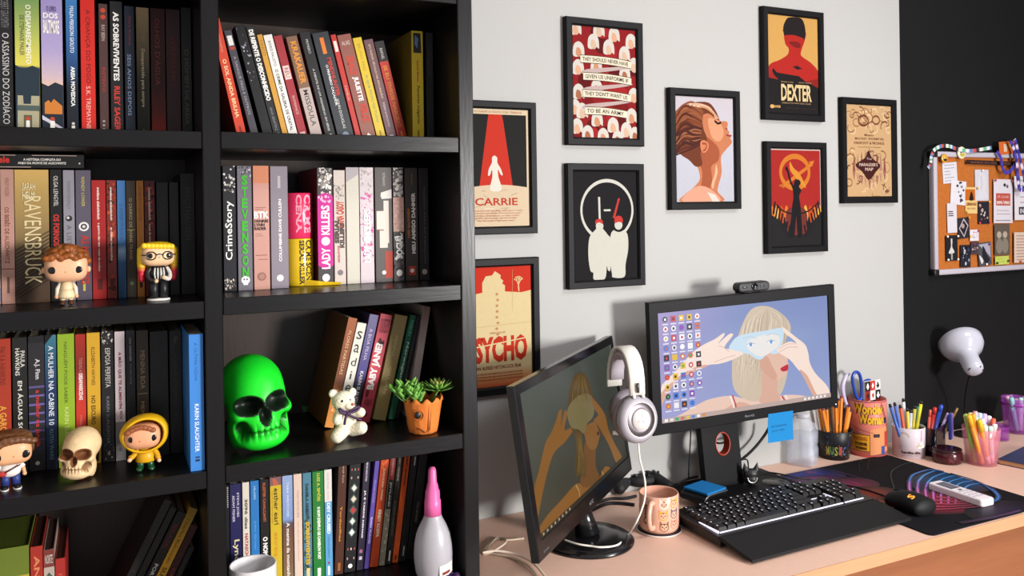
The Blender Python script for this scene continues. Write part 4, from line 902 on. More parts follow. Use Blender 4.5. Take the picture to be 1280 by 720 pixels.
g = G(); g.ball((0, 0, 34 * s), (11 * s, 8 * s, 12 * s), '#1a1819', 'satin', 24, 16)
g.build('torso', o)
g = G()
for k in range(4): a = -.55 + k * .36; g.tube([(9.5 * s * math.sin(a), -7 * s * math.cos(a) - .6 * s, 41 * s), (11 * s * math.sin(a), -8 * s * math.cos(a) - .4 * s, 34 * s), (9.2 * s * math.sin(a), -7.2 * s * math.cos(a) - .3 * s, 27 * s)], .9 * s, '#d8d4ce', 'satin', 6)
g.build('shirt_stripes', o)
for q in (-1, 1):
    g = G(); p = [(q * 9 * s, 0, 41 * s), (q * 13 * s, -2 * s, 34 * s), (q * 11 * s, -7 * s, 27 * s), (q * 5 * s, -11 * s, (25 if q < 0 else 29) * s)]; g.tube(cr(p, 4, False), 2.7 * s, '#c9c4be' if q > 0 else '#2a2628', 'satin', 10); g.ball((q * 4.5 * s, -11.5 * s, (25 if q < 0 else 29) * s), 2.7 * s, '#dcb48c', 'satin', 10, 8); g.build('arm', o)
    g = G(); g.tube([(q * 5.5 * s, 0, 3 * s), (q * 5.8 * s, 0, 14 * s), (q * 5.2 * s, 0, 25 * s)], [5.4 * s, 5.2 * s, 5.6 * s], '#1a1a1c', 'satin', 14); g.build('leg', o)
g = G(); g.lathe([(13 * s, 0), (13.6 * s, .8 * s), (13.2 * s, 2.6 * s), (.1 * s, 3 * s)], '#d8d5d0', 'satin', 32, sy=.75); g.build('base', o)

# brown swept hair, white t-shirt
o, s = figurine('figurine', 'figurine with swept brown hair, white t-shirt and blue jeans', 13.5, 1.45, ZL[2], math.radians(8))
g = G(); g.ball((0, 0, 47 * s), (23.5 * s, 19 * s, 16 * s), '#dca47a', 'satin', 32, 20, None, 3.4); g.ball((3 * s, -19 * s, 43.5 * s), (1.3 * s, 1.2 * s, 1 * s), '#cf9870', 'satin', 10, 6); g.build('head', o)
eyes(o, s, (-11, 15), -17.6, 44.5, 4.8, 5.2)
g = G(); hb = '#5c3822'
g.ball((0, 4 * s, 59 * s), (25 * s, 20 * s, 13.5 * s), hb, p=2.6)
for k in range(9):
    t = k / 8; g.ball((-24 * s + 47 * s * t, (-15 + 2 * abs(t - .5)) * s, (55.5 + 7 * math.sin(t * 2.6) * (1 if t > .3 else .7)) * s), (6.5 * s, 5 * s, (7 - 2.5 * t) * s), hb, nu=12, nv=8)
g.ball((-24 * s, 0, 50 * s), (3.5 * s, 12 * s, 9 * s), hb); g.ball((24 * s, 2 * s, 51 * s), (3 * s, 12 * s, 9 * s), hb); g.ball((0, 15 * s, 48 * s), (22 * s, 7 * s, 14 * s), hb)
def hc3(v):
    k = .85 + .5 * noise.noise(Vector((v.x * 90, v.y * 90, v.z * 520))); c = hx('#6a4226'); return (c[0] * k, c[1] * k, c[2] * k, 1)
rmesh(g, 'hair', o, .0013, 3, None, 'satin', hc3)
g = G(); g.ball((0, 0, 24 * s), (11.5 * s, 8 * s, 9.5 * s), '#e0d8d0', 'satin', 24, 16, None, 2.5); g.build('shirt', o)
g = G(); g.tube([(-9 * s, -10 * s, 22 * s), (-4 * s, -10.4 * s, 24 * s), (10 * s, -9 * s, 30 * s)], [1 * s, .9 * s, .7 * s], '#4a1c1c', 'satin', 8); g.ball((-9 * s, -9.6 * s, 21.5 * s), (4.6 * s, 1.5 * s, 3.6 * s), '#a8322a', 'satin', 14, 8); g.build('guitar', o)
for q in (-1, 1):
    g = G(); p = [(q * 10 * s, 0, 30 * s), (q * 13.5 * s, -1 * s, 25 * s)]; g.tube(p, [3.2 * s, 3.6 * s], '#e0d8d0', 'satin', 10); g.tube([(q * 13.4 * s, -1 * s, 25.5 * s), (q * 15 * s, -3 * s, 18 * s)], [2.4 * s, 2 * s], '#dca47a', 'satin', 10); g.ball((q * 15 * s, -3.4 * s, 17 * s), 2.6 * s, '#dca47a', 'satin', 10, 8); g.build('arm', o)
    g = G(); g.tube([(q * 6 * s, 0, 4 * s), (q * 5.4 * s, 0, 18 * s)], [4.6 * s, 5.2 * s], '#2c3a78', 'satin', 14); g.build('leg', o)
    g = G(); g.ball((q * 7 * s, -3.5 * s, 2.9 * s), (4.6 * s, 8 * s, 2.7 * s), '#17161a', 'satin', 14, 8); g.build('shoe', o)
    g = G(); g.prism([(q * 7 * s + 5 * s * math.cos(a), -3.5 * s + 8.4 * s * math.sin(a)) for a in [k * math.pi / 12 for k in range(24)]], 0, 1.3 * s, '#e6e2de', 'satin'); g.build('sole', o)

# yellow raincoat
o, s = figurine('figurine', 'figurine in a yellow hooded raincoat with green boots', 182, 1.45, ZL[2], math.radians(-4))
g = G(); g.ball((-3 * s, -1 * s, 44 * s), (21 * s, 18 * s, 15.5 * s), '#d99a74', 'satin', 32, 20, None, 3.0); g.ball((-5 * s, -19 * s, 41 * s), (1.2 * s, 1.2 * s, .9 * s), '#c88a60', 'satin', 10, 6); g.build('head', o)
eyes(o, s, (-14.5, 9.5), -17.2, 43.5, 4, 4.2)
g = G()
for k in range(7): t = k / 6; g.ball((-19 * s + 28 * s * t, -16 * s, (52 + 5 * math.sin(t * 3)) * s), (4.6 * s, 3.6 * s, 3.4 * s), '#8a4a2c', nu=10, nv=7)
rmesh(g, 'hair', o, .0012, 2, '#8f5030', 'satin')
# hood: a thick shell open to the front
g = G(); vs = []; fs = []; NU, NV = 40, 18
for lay in (0, 1):
    for i in range(NV + 1):
        for j in range(NU):
            a = 2 * math.pi * j / NU; e = math.radians(58) + (math.pi - math.radians(58)) * i / NV
            k = 1 - .09 * lay
            pnt = Vector((math.sin(e) * math.cos(a) * 28.5 * k, -math.cos(e) * 25 * k, math.sin(e) * math.sin(a) * 24.5 * k))
            if pnt.z > 0: pnt.z *= 1.0 + .12 * math.cos(a) * 0; pnt.x += .12 * pnt.z
            vs.append((pnt.x * s - 1 * s, (pnt.y + 2) * s, (pnt.z + 45.5) * s))
n1 = (NV + 1) * NU
for lay in (0, 1):
    for i in range(NV):
        for j in range(NU):
            b0 = lay * n1; f = (b0 + i * NU + j, b0 + i * NU + (j + 1) % NU, b0 + (i + 1) * NU + (j + 1) % NU, b0 + (i + 1) * NU + j); fs.append(f if lay == 0 else f[::-1])
for j in range(NU): fs.append((j, n1 + j, n1 + (j + 1) % NU, (j + 1) % NU))
g.add(vs, fs, '#d9a814', 'satin', True); g.build('hood', o)
g = G(); g.lathe([(10 * s, 11 * s), (11.5 * s, 12 * s), (10 * s, 19 * s), (7.5 * s, 28 * s)], '#cf9a14', 'satin', 28, cap1=True, sy=.8); g.build('coat', o)
for q in (-1, 1):
    g = G(); p = [(q * 8 * s, 0, 27 * s), (q * 13 * s, -1 * s, 20 * s), (q * (17 if q < 0 else 15) * s, -5 * s, (18 if q < 0 else 14) * s)]; g.tube(cr(p, 4, False), 3.3 * s, '#cf9a14', 'satin', 10); e = p[-1]; g.ball((e[0] + q * .8 * s, e[1] - 1 * s, e[2] - 2 * s), 2.7 * s, '#e0b090', 'satin', 10, 8); g.build('arm', o)
    g = G(); g.tube([(q * 6 * s, 0, 2 * s), (q * 5.4 * s, 0, 13 * s)], [3.8 * s, 4.4 * s], '#1c4a2a', 'gloss', 12); g.ball((q * 7 * s, -3.4 * s, 3 * s), (4.2 * s, 6.8 * s, 3 * s), '#1c4a2a', 'gloss', 14, 8); g.build('boot', o)
# ================================================================ framed pictures on the wall
YP = YW - .016
def framed(label, tl, tr, bl, br, bw=(.088, .062)):
    """thing, inner width/height and a G ready for artwork"""
    P = [aty(*q, YP) for q in (tl, tr, bl, br)]
    x0 = (P[0].x + P[2].x) / 2 + .006; x1 = (P[1].x + P[3].x) / 2; z1 = (P[0].z + P[1].z) / 2; z0 = (P[2].z + P[3].z) / 2
    o = thing('picture_frame', label, 'picture', (x0, YW - .0005, z0), 0, 'framed pictures on the white wall')
    W_, H_ = x1 - x0, z1 - z0; b = W_ * bw[0]; d = .016
    g = G()
    # four mitred bars with a bevelled profile
    prof = [(0, 0), (0, -d + .002), (.002, -d), (b - .004, -d), (b, -d + .004), (b, 0)]
    def ring(u, y): return [(u, y, u), (W_ - u, y, u), (W_ - u, y, H_ - u), (u, y, H_ - u)]
    vs = []; fs = []
    for u, y in prof: vs += ring(u, y)
    for k in range(len(prof)):
        n = (k + 1) % len(prof)
        for j in range(4): fs.append((k * 4 + j, k * 4 + (j + 1) % 4, n * 4 + (j + 1) % 4, n * 4 + j))
    g.add(vs, fs, '#100f11', 'dull_black'); g.build('frame', o, fix=True)
    a = G(); a.mn = 'picture'; w, h = W_ - 2 * b, H_ - 2 * b
    g = G(); g.box(b * .6, W_ - b * .6, -.009, -.001, b * .6, H_ - b * .6, '#1d1c1d', 'matte'); g.build('backing', o)
    a.plane((b, -.0092, b), (w, 0, 0), (0, 0, h), (0, -1, 0), .000025, .0001)
    return o, a

# ---- women in white bonnets, ribbon lettering
o, a = framed('black frame, red print with white bonnets and ribbon lettering', (706, 19.5), (805.3, 29.2), (705.2, 180.6), (804.5, 183.3))
a.rect(0, 1, 0, 1, '#8e1c20')
rn = random.Random(11)
for i in range(26): x, y = rn.random(), rn.random(); a.poly([(min(1, max(0, p)), min(1, max(0, q))) for p, q in circ(x, y, .1, .08, 10)], rn.choice(['#7a1519', '#a32428', '#5e1216']), None, i == 0)
hats = [(.06, .985), (.42, .985), (.66, .95), (.93, .9), (.33, .87), (.57, .83), (.1, .79), (.82, .78), (.97, .68), (.09, .63), (.37, .66), (.82, .6), (.09, .41), (.37, .46), (.96, .4), (.03, .27), (.14, .24), (.37, .17), (.92, .21), (.62, .12), (.06, .1), (.83, .08), (.22, .04), (.46, .02), (.97, .04), (.69, 0)]
def hat(x, y):
    cl = lambda p: [(min(1, max(0, u)), min(1, max(0, v))) for u, v in p]
    a.poly(cl(cr([(x - .09, y - .05), (x - .075, y + .035), (x, y + .07), (x + .075, y + .03), (x + .085, y - .06), (x + .05, y - .05), (x, y - .065), (x - .05, y - .07)], 4)), '#d4cdc4')
    a.poly(cl(cr([(x - .045, y - .045), (x - .03, y + .012), (x + .02, y + .005), (x + .045, y - .05), (x, y - .07)], 3)), rn.choice(['#c98f6c', '#d9a888', '#a8684a', '#d4b49a']))
for x, y in hats: hat(x, y)
def ribbon(v0, u0, u1, txt):
    f = lambda u: v0 + .012 * math.sin((u - u0) / (u1 - u0) * 3.0) - .035 * (u - u0)
    us = [u0 + (u1 - u0) * k / 14 for k in range(15)]
    a.poly([(u, f(u)) for u in us] + [(u, f(u) + .068) for u in us[::-1]], '#e6dcc4')
    a.stroke([(u, f(u)) for u in us], .006, '#5a4238'); a.stroke([(u, f(u) + .068) for u in us], .006, '#5a4238')
    a.text(txt, u0 + .03, u1 - .05, v0 + .016, v0 + .052, '#2c2320', None, .015, 'h', lambda u, v: (u, v + f(u) - v0))
for v0, v1 in ((.57, .65), (.41, .49), (.255, .335)):
    a.poly(cr([(.16, v0 + .0), (.5, v0 + .03), (.88, v0 + .075), (.9, v1 + .015), (.5, v1 - .012), (.2, v0 + .04)], 5), '#bfa9a4')
for v0, u0, u1, t in ((.67, .12, .92, 'THEY SHOULD NEVER HAVE'), (.515, .16, .92, 'GIVEN US UNIFORMS IF'), (.36, .15, .9, "THEY DIDN’T WANT US"), (.205, .18, .84, 'TO BE AN ARMY')): ribbon(v0, u0, u1, t)
a.build('print', o)

# ---- white figures under a ring
o, a = framed('black frame, black print with white ring and two white figures in red caps', (706, 203.8), (805, 205), (708.5, 362), (807.8, 356.8))
a.rect(0, 1, 0, 1, '#1c1a1d')
U = lambda p: [((x - 488) / 287, 1 - (y - 82) / 503) for x, y in p]
a.stroke(U(circ(638, 262, 116, 138, 48)), .032, '#cdcbc1', closed=True)
a.poly(U([(597, 200), (606, 200), (608, 312), (599, 312)])[::-1], '#cdcbc1'); a.poly(U([(622, 258), (653, 258), (653, 267), (622, 267)])[::-1], '#cdcbc1'); a.poly(U([(688, 206), (697, 208), (672, 302), (662, 298)])[::-1], '#b83a34')
a.poly(U(cr([(600, 330), (583, 352), (556, 388), (550, 470), (558, 540), (571, 552), (574, 583), (622, 583), (632, 525), (637, 542), (648, 536), (649, 400), (640, 380), (622, 355)], 4)), '#cbc9bd')
a.poly(U(cr([(687, 350), (664, 358), (650, 388), (647, 500), (655, 560), (660, 578), (712, 578), (718, 520), (731, 450), (731, 392), (722, 366), (702, 354)], 4)), '#cbc9bd')
a.poly(U(circ(602, 335, 17, 22)), '#cbc9bd'); a.poly(U(cr([(666, 356), (690, 366), (712, 356), (700, 346), (676, 346)], 4)), '#1c1a1d'); a.poly(U(circ(688, 333, 18, 22)), '#cbc9bd')
a.poly(U(cr([(584, 325), (585, 308), (600, 302), (614, 308), (617, 326), (600, 318)], 4)), '#c03a32'); a.poly(U(cr([(671, 322), (672, 298), (688, 289), (705, 298), (707, 322), (690, 318)], 4)), '#c03a32')
a.build('print', o)

# ---- red beam poster
o, a = framed('black frame half behind the bookcase, red beam with a pale figure on cream ground', (563, 123), (671, 128.6), (567, 294.5), (672, 291.7))
a.rect(0, 1, 0, 1, '#dcc8a8'); a.rect(0, .965, .3, .955, '#242321')
U = lambda p: [((x + 14) / 304, 1 - (y / 3.6 - (135 if y < 5000 else 0)) / 147) for x, y in p]
V = lambda p: [((x + 14) / 304, 1 - (y / 3.6 + 190 - 135) / 147) for x, y in p]
a.poly([(.405, .955), (.6, .955), (.62, .9), (.76, .3), (.25, .3), (.39, .9)][::-1], '#c63526')
hill = [(0, 0), (1, 0), (1, .3)] + [(1 - k / 12, .31 + .045 * math.sin(math.pi * (k + 2) / 15)) for k in range(13)]
a.poly(hill, '#d8c2a4')
for k in range(26):
    x, y = rn.uniform(.05, .8), rn.uniform(.03, .3); a.stroke([(x, y), (x + rn.uniform(.05, .15), y + rn.uniform(-.03, .03))], rn.uniform(.004, .01), rn.choice(['#c8ae90', '#e6d6bc', '#bfa488']), None, k == 0)
a.poly(V(cr([(133, 12), (122, 22), (121, 45), (108, 70), (103, 100), (112, 100), (121, 75), (122, 110), (112, 168), (163, 168), (150, 110), (148, 75), (160, 98), (169, 98), (160, 70), (146, 45), (145, 22)], 3)), '#e4dcce')
a.text('CARRIE', .19, .82, .178, .243, '#b8402c', None, .02)
for k in range(5): a.text('SISSY SPACEK PIPER LAURIE WILLIAM KATT JOHN TRAVOLTA NANCY ALLEN'[k * 3:][:58 - k * 3], .1 + .03 * k, .9 - .03 * k, .04 + .021 * (4 - k), .054 + .021 * (4 - k), '#b8583c', None, .01)
a.text('IF YOU HAVE A TASTE FOR TERROR', .1, .9, .966, .984, '#a8684a')
a.build('print', o)

# ---- red and cream thriller poster
o, a = framed('black frame behind the angled monitor, red and cream print with a pale house shape', (562, 326), (672.5, 321), (567, 502), (678, 486))
a.rect(0, 1, 0, 1, '#dcc696'); 
a.grad(0, 1, 0, .16, [(0, '#b8502c'), (.5, '#cc9060'), (1, '#dcc696')])
a.rect(0, 1, .76, 1, '#c5311f')
a.poly([(0, .62), (1, .62), (1, .79), (.85, .775), (.62, .79), (.62, .84), (.58, .86), (.6, .88), (.56, .9), (.56, .93), (.48, .965), (.44, .93), (.35, .925), (.3, .87), (.3, .79), (.15, .775), (0, .765)], '#dcc696')
def tw(x, y, an, L, w, dp):
    x2, y2 = x + L * math.sin(an) * 1.2, y + L * math.cos(an); a.stroke([(x, y), (x2, y2)], w, '#d8bc88', None, False)
    if dp:
        for s_ in (-.5, .1, .55): tw(x2, y2, an + s_ + rn.uniform(-.2, .2), L * .66, w * .65, dp - 1)
a.ly += 1; tw(.82, .785, -.1, .055, .018, 3)
for k in range(9): a.poly(circ(.505 + rn.uniform(-.01, .01), .77 - k * .048, .022, .012, 6), '#c08a5c', None, k == 0)
a.stroke([(.05, .5), (.98, .52)], .004, '#c8ac7c'); a.stroke([(.72, .62), (.73, .97)], .004, '#c8ac7c')
a.text('PSYCHO', .08, .93, .2, .42, '#c0331f', None, .05); a.poly([(.1, .325), (.95, .385), (.95, .395), (.1, .335)], '#dcc696')
a.text('DIRECTED BY', .4, .62, .44, .455, '#b8583c'); a.text('AN ALFRED HITCHCOCK FILM', .2, .83, .145, .175, '#8a3a24', None, .02)
for k in range(3): a.text('ANTHONY PERKINS VERA MILES JOHN GAVIN MARTIN BALSAM', .12, .85, .05 + .025 * k, .066 + .025 * k, '#9a4a2c', None, .01)
a.build('print', o)

# ---- portrait in profile
o, a = framed('black frame, photo of a woman in profile with pinned-up auburn hair', (835.5, 109.4), (926.5, 113.6), (836, 262.5), (926.3, 261.2))
a.grad(0, 1, 0, 1, [(0, '#bcbcc6'), (.5, '#c2c2ce'), (1, '#c8bfc6')])
U = lambda p: [((x - 846) / 71.5, 1 - (y - 121) / 131) for x, y in p]
cl = lambda p: [(min(1, max(0, u)), min(1, max(0, v))) for u, v in p]
skin = cr([(880, 138), (893, 141), (898, 147), (902, 150), (908, 150), (910.6, 153), (909.8, 160), (912.5, 163.5), (911.5, 167), (915.2, 168), (913.5, 171.5), (915.5, 177), (908, 186), (901.5, 196), (902, 215), (897.5, 232), (897, 240), (903, 252), (852, 252), (856, 243), (868, 233), (875, 222), (871, 205), (866, 190), (868, 160)], 4)
a.poly(cl(U(skin)), '#c47a56')
a.poly(cl(U(cr([(878, 170), (890, 175), (899, 186), (898, 200), (889, 208), (890, 225), (884, 240), (876, 236), (878, 215), (872, 195)], 4))), '#a3573a')
a.poly(cl(U(cr([(886, 148), (897, 149), (904, 158), (905, 168), (899, 176), (890, 170)], 4))), '#dc9a76')
a.poly(cl(U(cr([(895, 205), (897, 215), (893, 228), (891, 236), (889, 230), (893, 218)], 4))), '#e0ac8c')
a.poly(cl(U(cr([(862, 238), (876, 232), (890, 238), (899, 252), (854, 252)], 4))), '#d89e84')
a.poly(cl(U([(884, 240), (893, 243), (899, 252), (890, 252)])), '#e6cfc4')
hair = cr([(846, 148), (850, 138), (862, 131), (875, 127), (888, 128), (896, 138), (900, 149), (894, 146), (886, 141), (879, 145), (880, 160), (884, 172), (882, 186), (876, 190), (878, 205), (870, 208), (862, 200), (853, 194), (846, 184)], 4)
a.poly(cl(U(hair)), '#6e3a26')
for k in range(34):
    t = k / 33; y0 = 134 + 52 * t
    a.stroke(cl(U(cr([(846.5, y0 + 8), (856, y0 - 2 + 6 * math.sin(k)), (868, y0 - 6 + 16 * t * .3), (880 - 4 * t, 140 + 40 * t)], 4, False))), rn.uniform(.01, .028), rn.choice(['#7e4229', '#5c2e22', '#8f5234', '#5a2c26', '#4a2620', '#9a6040']))
for k in range(9): a.stroke(cl(U(cr([(862 + k * 1.6, 131 + .3 * k), (876 + k, 130 + k * .6), (889 + k * .9, 135 + k * 1.2), (895 + k * .5, 147)], 4, False))), .016, ['#d8a888', '#e6cdb4', '#c98a62'][k % 3], None, k == 0)
a.poly(cl(U(cr([(876, 177), (881, 175), (886, 180), (884, 188), (879, 191), (876, 186)], 4))), '#d0805c'); a.stroke(cl(U(cr([(878, 179), (883, 180), (882, 186), (879, 188)], 3, False))), .018, '#9a4a30')
a.stroke(cl(U([(894, 150), (898, 153.5), (902, 152)])), .02, '#2c1a18'); a.poly(cl(U([(909, 166.5), (915.5, 167.4), (914, 169.5), (909, 168.6)])), '#a83a38'); a.poly(cl(U([(907, 159), (910, 159), (909.5, 161)])), '#8a4430')
a.build('print', o)

# ---- red bust poster
o, a = framed('topmost black frame, red and black bust on tan', (952.3, 7), (1030.6, 15.6), (953.3, 149.4), (1031.5, 151.7))
a.rect(0, 1, 0, 1, '#221f20'); a.rect(0, 1, .42, 1, '#cf9f58')
U = lambda p: [((x - 308) / 139, 1 - (y - 37) / 281) for x, y in p]
a.poly(cl(U(cr([(352, 88), (356, 118), (365, 130), (362, 148), (340, 165), (312, 182), (308, 220), (447, 225), (447, 190), (425, 165), (400, 148), (402, 128), (411, 100), (410, 75), (354, 75)], 4))), '#b02a24')
a.poly(cl(U(cr([(353, 92), (351, 70), (358, 50), (368, 40), (398, 38), (409, 52), (413, 78), (410, 100), (404, 96), (380, 90), (360, 92)], 4))), '#262022')
a.poly(cl(U(cr([(366, 112), (385, 108), (398, 114), (396, 126), (380, 124)], 4))), '#7c2220')
a.poly(cl(U([(308, 222), (322, 190), (332, 202), (360, 205), (392, 208), (410, 222), (447, 238), (447, 262), (308, 262)])), '#221f20')
a.poly(cl(U([(308, 218), (318, 196), (324, 210), (336, 222)])), '#a02824'); a.poly(cl(U([(375, 182), (388, 178), (402, 186), (388, 190)])), '#2c2022'); a.poly(cl(U([(412, 222), (447, 212), (447, 240)])), '#8a2420')
a.text('DEXTER', .25, .86, .13, .3, '#dcc290', None, .03); a.text('MICHAEL C. HALL', .25, .5, .315, .33, '#b89870'); a.text('JENNIFER CARPENTER', .6, .86, .315, .33, '#b89870')
a.text('AMERICA’S FAVORITE SERIAL KILLER', .26, .84, .1, .115, '#b89870'); a.poly(circ(.07, .065, .04, .02), '#d8a868'); a.text('SHOWTIME', .1, .23, .052, .078, '#d8a868', None, .04)
a.text('DEXTER.SHO.COM', .35, .95, .05, .06, '#4a3c3a')
a.build('print', o)

# ---- red poster with gold ring and raised arm
o, a = framed('black frame, red print with gold ring above a dark figure raising one arm', (956, 176.2), (1033.8, 178.4), (957, 317.4), (1035.7, 314.6))
a.rect(0, 1, 0, 1, '#cfc2bc'); a.rect(.012, .988, .008, .988, '#a32a26'); a.rect(.012, .988, .008, .36, '#262426')
U = lambda p: [((x - 110) / 275, 1 - (y - 110) / 535) for x, y in p]
a.stroke(U(circ(242, 238, 78, 88, 40)), .055, '#c9762c', closed=True)
a.poly(U([(165, 312), (325, 190), (340, 200), (178, 325)]), '#c9762c'); a.poly(U([(318, 180), (350, 172), (338, 205)])[::-1], '#c9762c'); a.poly(U([(150, 312), (178, 300), (182, 328)]), '#b8642a')
a.poly(U(cr([(215, 180), (235, 215), (262, 240), (290, 290), (300, 325), (270, 300), (240, 262), (215, 225)], 4)), '#d08a34')
for k in range(11):
    x = 115 + k * 26; hh = 60 * abs(k - 5) / 5 + 20
    a.poly(cl(U(cr([(x, 420 + (30 if 3 < k < 7 else 0)), (x + 14, 470), (x + 8, 520), (x - 8, 500), (x - 12, 460)], 3))), ['#d8742c', '#e0a848', '#b84a24'][k % 3])
a.poly(cl(U(cr([(200, 440), (290, 440), (308, 520), (290, 580), (205, 580), (190, 520)], 4))), '#6e332c')
a.poly(cl(U([(110, 470), (150, 500), (195, 560), (215, 600), (290, 600), (310, 550), (350, 500), (385, 460), (385, 645), (110, 645)])), '#262426')
for k in range(7):
    for sg in (0, 1):
        x = (120 + k * 13) if sg == 0 else (378 - k * 13); y = 400 + k * 22
        a.stroke(cl(U([(x, y + 70), (x + (12 if sg == 0 else -12), y)])), .03, '#232023')
a.stroke(cl(U(cr([(140, 415), (175, 452), (240, 470), (310, 455), (365, 412)], 5, False))), .014, '#1c1a1c')
a.poly(cl(U(cr([(196, 205), (190, 220), (200, 240), (212, 290), (228, 330), (232, 380), (225, 420), (216, 500), (205, 590), (232, 590), (245, 480), (252, 590), (276, 590), (272, 480), (268, 420), (262, 370), (275, 340), (262, 318), (272, 295), (258, 278), (240, 285), (234, 312), (220, 285), (208, 235)], 3))), '#1f1d20')
a.build('print', o)

# ---- parchment map
o, a = framed('brown-black frame nearest the dark wall, parchment map print with dark diamond', (1051.3, 120.7), (1121.8, 125), (1052.4, 254), (1122.6, 253.7))
a.rect(0, 1, 0, 1, '#caa478')
U = lambda p: [(x, y) for x, y in p]
for k in range(70):
    x, y = rn.uniform(.04, .96), rn.choice([rn.uniform(.72, .98), rn.uniform(.02, .5)]); r = rn.uniform(.03, .1); a0 = rn.uniform(0, 360)
    a.stroke(cl(circ(x, y, r, r * .6, 9, a0, a0 + rn.uniform(120, 300))), rn.uniform(.008, .018), rn.choice(['#8a5a3c', '#a8744e', '#6e4230', '#e0c094']), None, k == 0)
a.stroke(circ(.38, .83, .11, .055, 20), .022, '#6e3f30', closed=True); a.stroke(circ(.66, .84, .08, .045, 20), .02, '#7a4a36', closed=True)
a.text('Messrs', .4, .6, .66, .685, '#7c4a34', None, .02); a.text('MOONY, WORMTAIL', .19, .84, .615, .645, '#7c4a34', None, .02); a.text('PADFOOT & PRONGS', .17, .84, .57, .6, '#7c4a34', None, .02); a.text('are proud to present', .26, .76, .53, .55, '#7c4a34')
for k in range(9):
    x = .16 + k * .085; y = .34 + .1 * (1 - abs(k - 4) / 4)
    a.poly([(x - .03, y - .08), (x, y + .1), (x + .03, y - .08)][::-1], ['#8a4a44', '#b08070'][k % 2]); a.poly([(x - .03, .62 - y), (x + .03, .62 - y), (x, .52 - y)][::-1], ['#a06a5c', '#c09078'][k % 2])
a.poly(cr([(.48, .5), (.56, .42), (.74, .345), (.64, .27), (.48, .18), (.34, .27), (.19, .345), (.4, .42)], 3), '#43201f')
a.text('The', .43, .55, .4, .425, '#d0b0a0'); a.text('MARAUDER’S', .27, .68, .33, .365, '#d8b8a8', None, .02); a.text('MAP', .4, .58, .28, .315, '#d8b8a8', None, .02)
a.build('print', o)

# ================================================================ cork board
YK = YW - .02
c0 = aty(1167, 189, YK); c1 = aty(1178, 345, YK)
bx0, bz1, bz0 = c0.x, c0.z, aty(1176, 344, YK).z
bx1 = bx0 + .62
board = thing('cork_board', 'cork notice board with a silver frame on the dark wall', 'notice board', (bx0, YW - .0005, bz0), 0)
BW, BH = bx1 - bx0, bz1 - bz0
g = G(); g.box(.012, BW - .012, -.012, -.001, .012, BH - .012, '#b0652c', 'cork'); g.build('cork', board)
for nm, q in (('rail', (0, BW, 0, .016)), ('rail', (0, BW, BH - .016, BH)), ('stile', (0, .016, .0165, BH - .0165)), ('stile', (BW - .016, BW, .0165, BH - .0165))):
    g = G(); g.box(q[0], q[1], -.02, -.0005, q[2], q[3], '#a9a3ac', 'satin', .003, 2); g.build(nm, board)
for z_ in (-.001, BH - .017):
    g = G(); g.box(-.004, .017, -.0215, -.0002, z_, z_ + .018, '#1d1c1e', 'plastic', .003, 2); g.build('corner_cap', board)
YC = YW - .0005 - .0125
NL = [0]
def pinned(name, label, cat, x0, x1, y0, y1, art, col, tilt=0., pins=(), group='papers pinned on the cork board', rnd=0.):
    P = aty((x0 + x1) / 2, (y0 + y1) / 2, YC); w = (aty(x1, (y0 + y1) / 2, YC).x - aty(x0, (y0 + y1) / 2, YC).x); h = aty(x0, y0, YC).z - aty(x0, y1, YC).z
    NL[0] += 1
    o = thing(name, label, cat, (P.x, YC - .0006 - .0004 * NL[0], P.z), 0, group, (0, math.radians(tilt), 0))
    g = G(); g.mn = 'paper'
    g.box(-w / 2, w / 2, 0, .0004, -h / 2, h / 2, col, 'paper'); g.build('sheet', o)
    g = G(); g.mn = 'picture'; g.plane((-w / 2, 0, -h / 2), (w, 0, 0), (0, 0, h), (0, -1, 0), .00005, .00005)
    art(g)
    if len(g.v): g.build('print', o)
    for u, v, c in pins:
        g = G(); X, Z = (u - .5) * w, (v - .5) * h
        g.ball((X, -.004, Z), (.0036, .003, .0036), c, 'gloss', 12, 8); g.tube([(X, -.004, Z), (X, .001, Z)], .0012, '#b8b4b0', 'metal', 6); g.build('push_pin', o)
    return o
def lines(n, c, u0=.12, u1=.85, v0=.12, v1=.88, h=.03, seed=1):
    def f(g):
        r = random.Random(seed)
        for k in range(n):
            v = v1 - (v1 - v0) * k / max(1, n - 1); g.rect(u0, u0 + (u1 - u0) * r.uniform(.55, 1), v - h / 2, v + h / 2, c, None, None, k == 0)
    return f
def photo(cols, seed, n=14, fig=None):
    def f(g):
        r = random.Random(seed)
        for k in range(n):
            x, y, s_ = r.uniform(.15, .85), r.uniform(.12, .88), r.uniform(.06, .15); g.poly(cr([(x + s_ * r.uniform(.5, 1) * math.cos(a), y + s_ * r.uniform(.5, 1) * .8 * math.sin(a)) for a in (0, 1.2, 2.4, 3.6, 5)], 3), r.choice(cols), None, k == 0)
        if fig: fig(g)
    return f
def dress(g):
    g.poly(circ(.48, .83, .08, .05, 12), '#c8c0b8'); g.poly(cr([(.42, .78), (.55, .78), (.52, .55), (.72, .32), (.22, .3), (.42, .55)], 3), '#d8d4d0'); g.rect(.42, .56, .04, .3, '#a8a4a0')
def heads(g):
    for x in (.3, .68): g.poly(circ(x, .66, .15, .11, 14), '#b8a898'); g.poly(circ(x, .3, .22, .25, 14), '#8a8074')
pinned('note', 'white ruled note at the top left corner of the board', 'note', 1178, 1196, 203, 229, lines(6, '#9a9aa8', seed=2), '#d0ccd2', -4)
pinned('leaflet', 'torn white leaflet below the ruled note', 'leaflet', 1188, 1207, 226, 256, photo(['#b8b4bc', '#8a8894', '#4a4a58', '#e0dce0'], 3, 12), '#d4d0d6', 5, [(.55, .93, '#232026')])
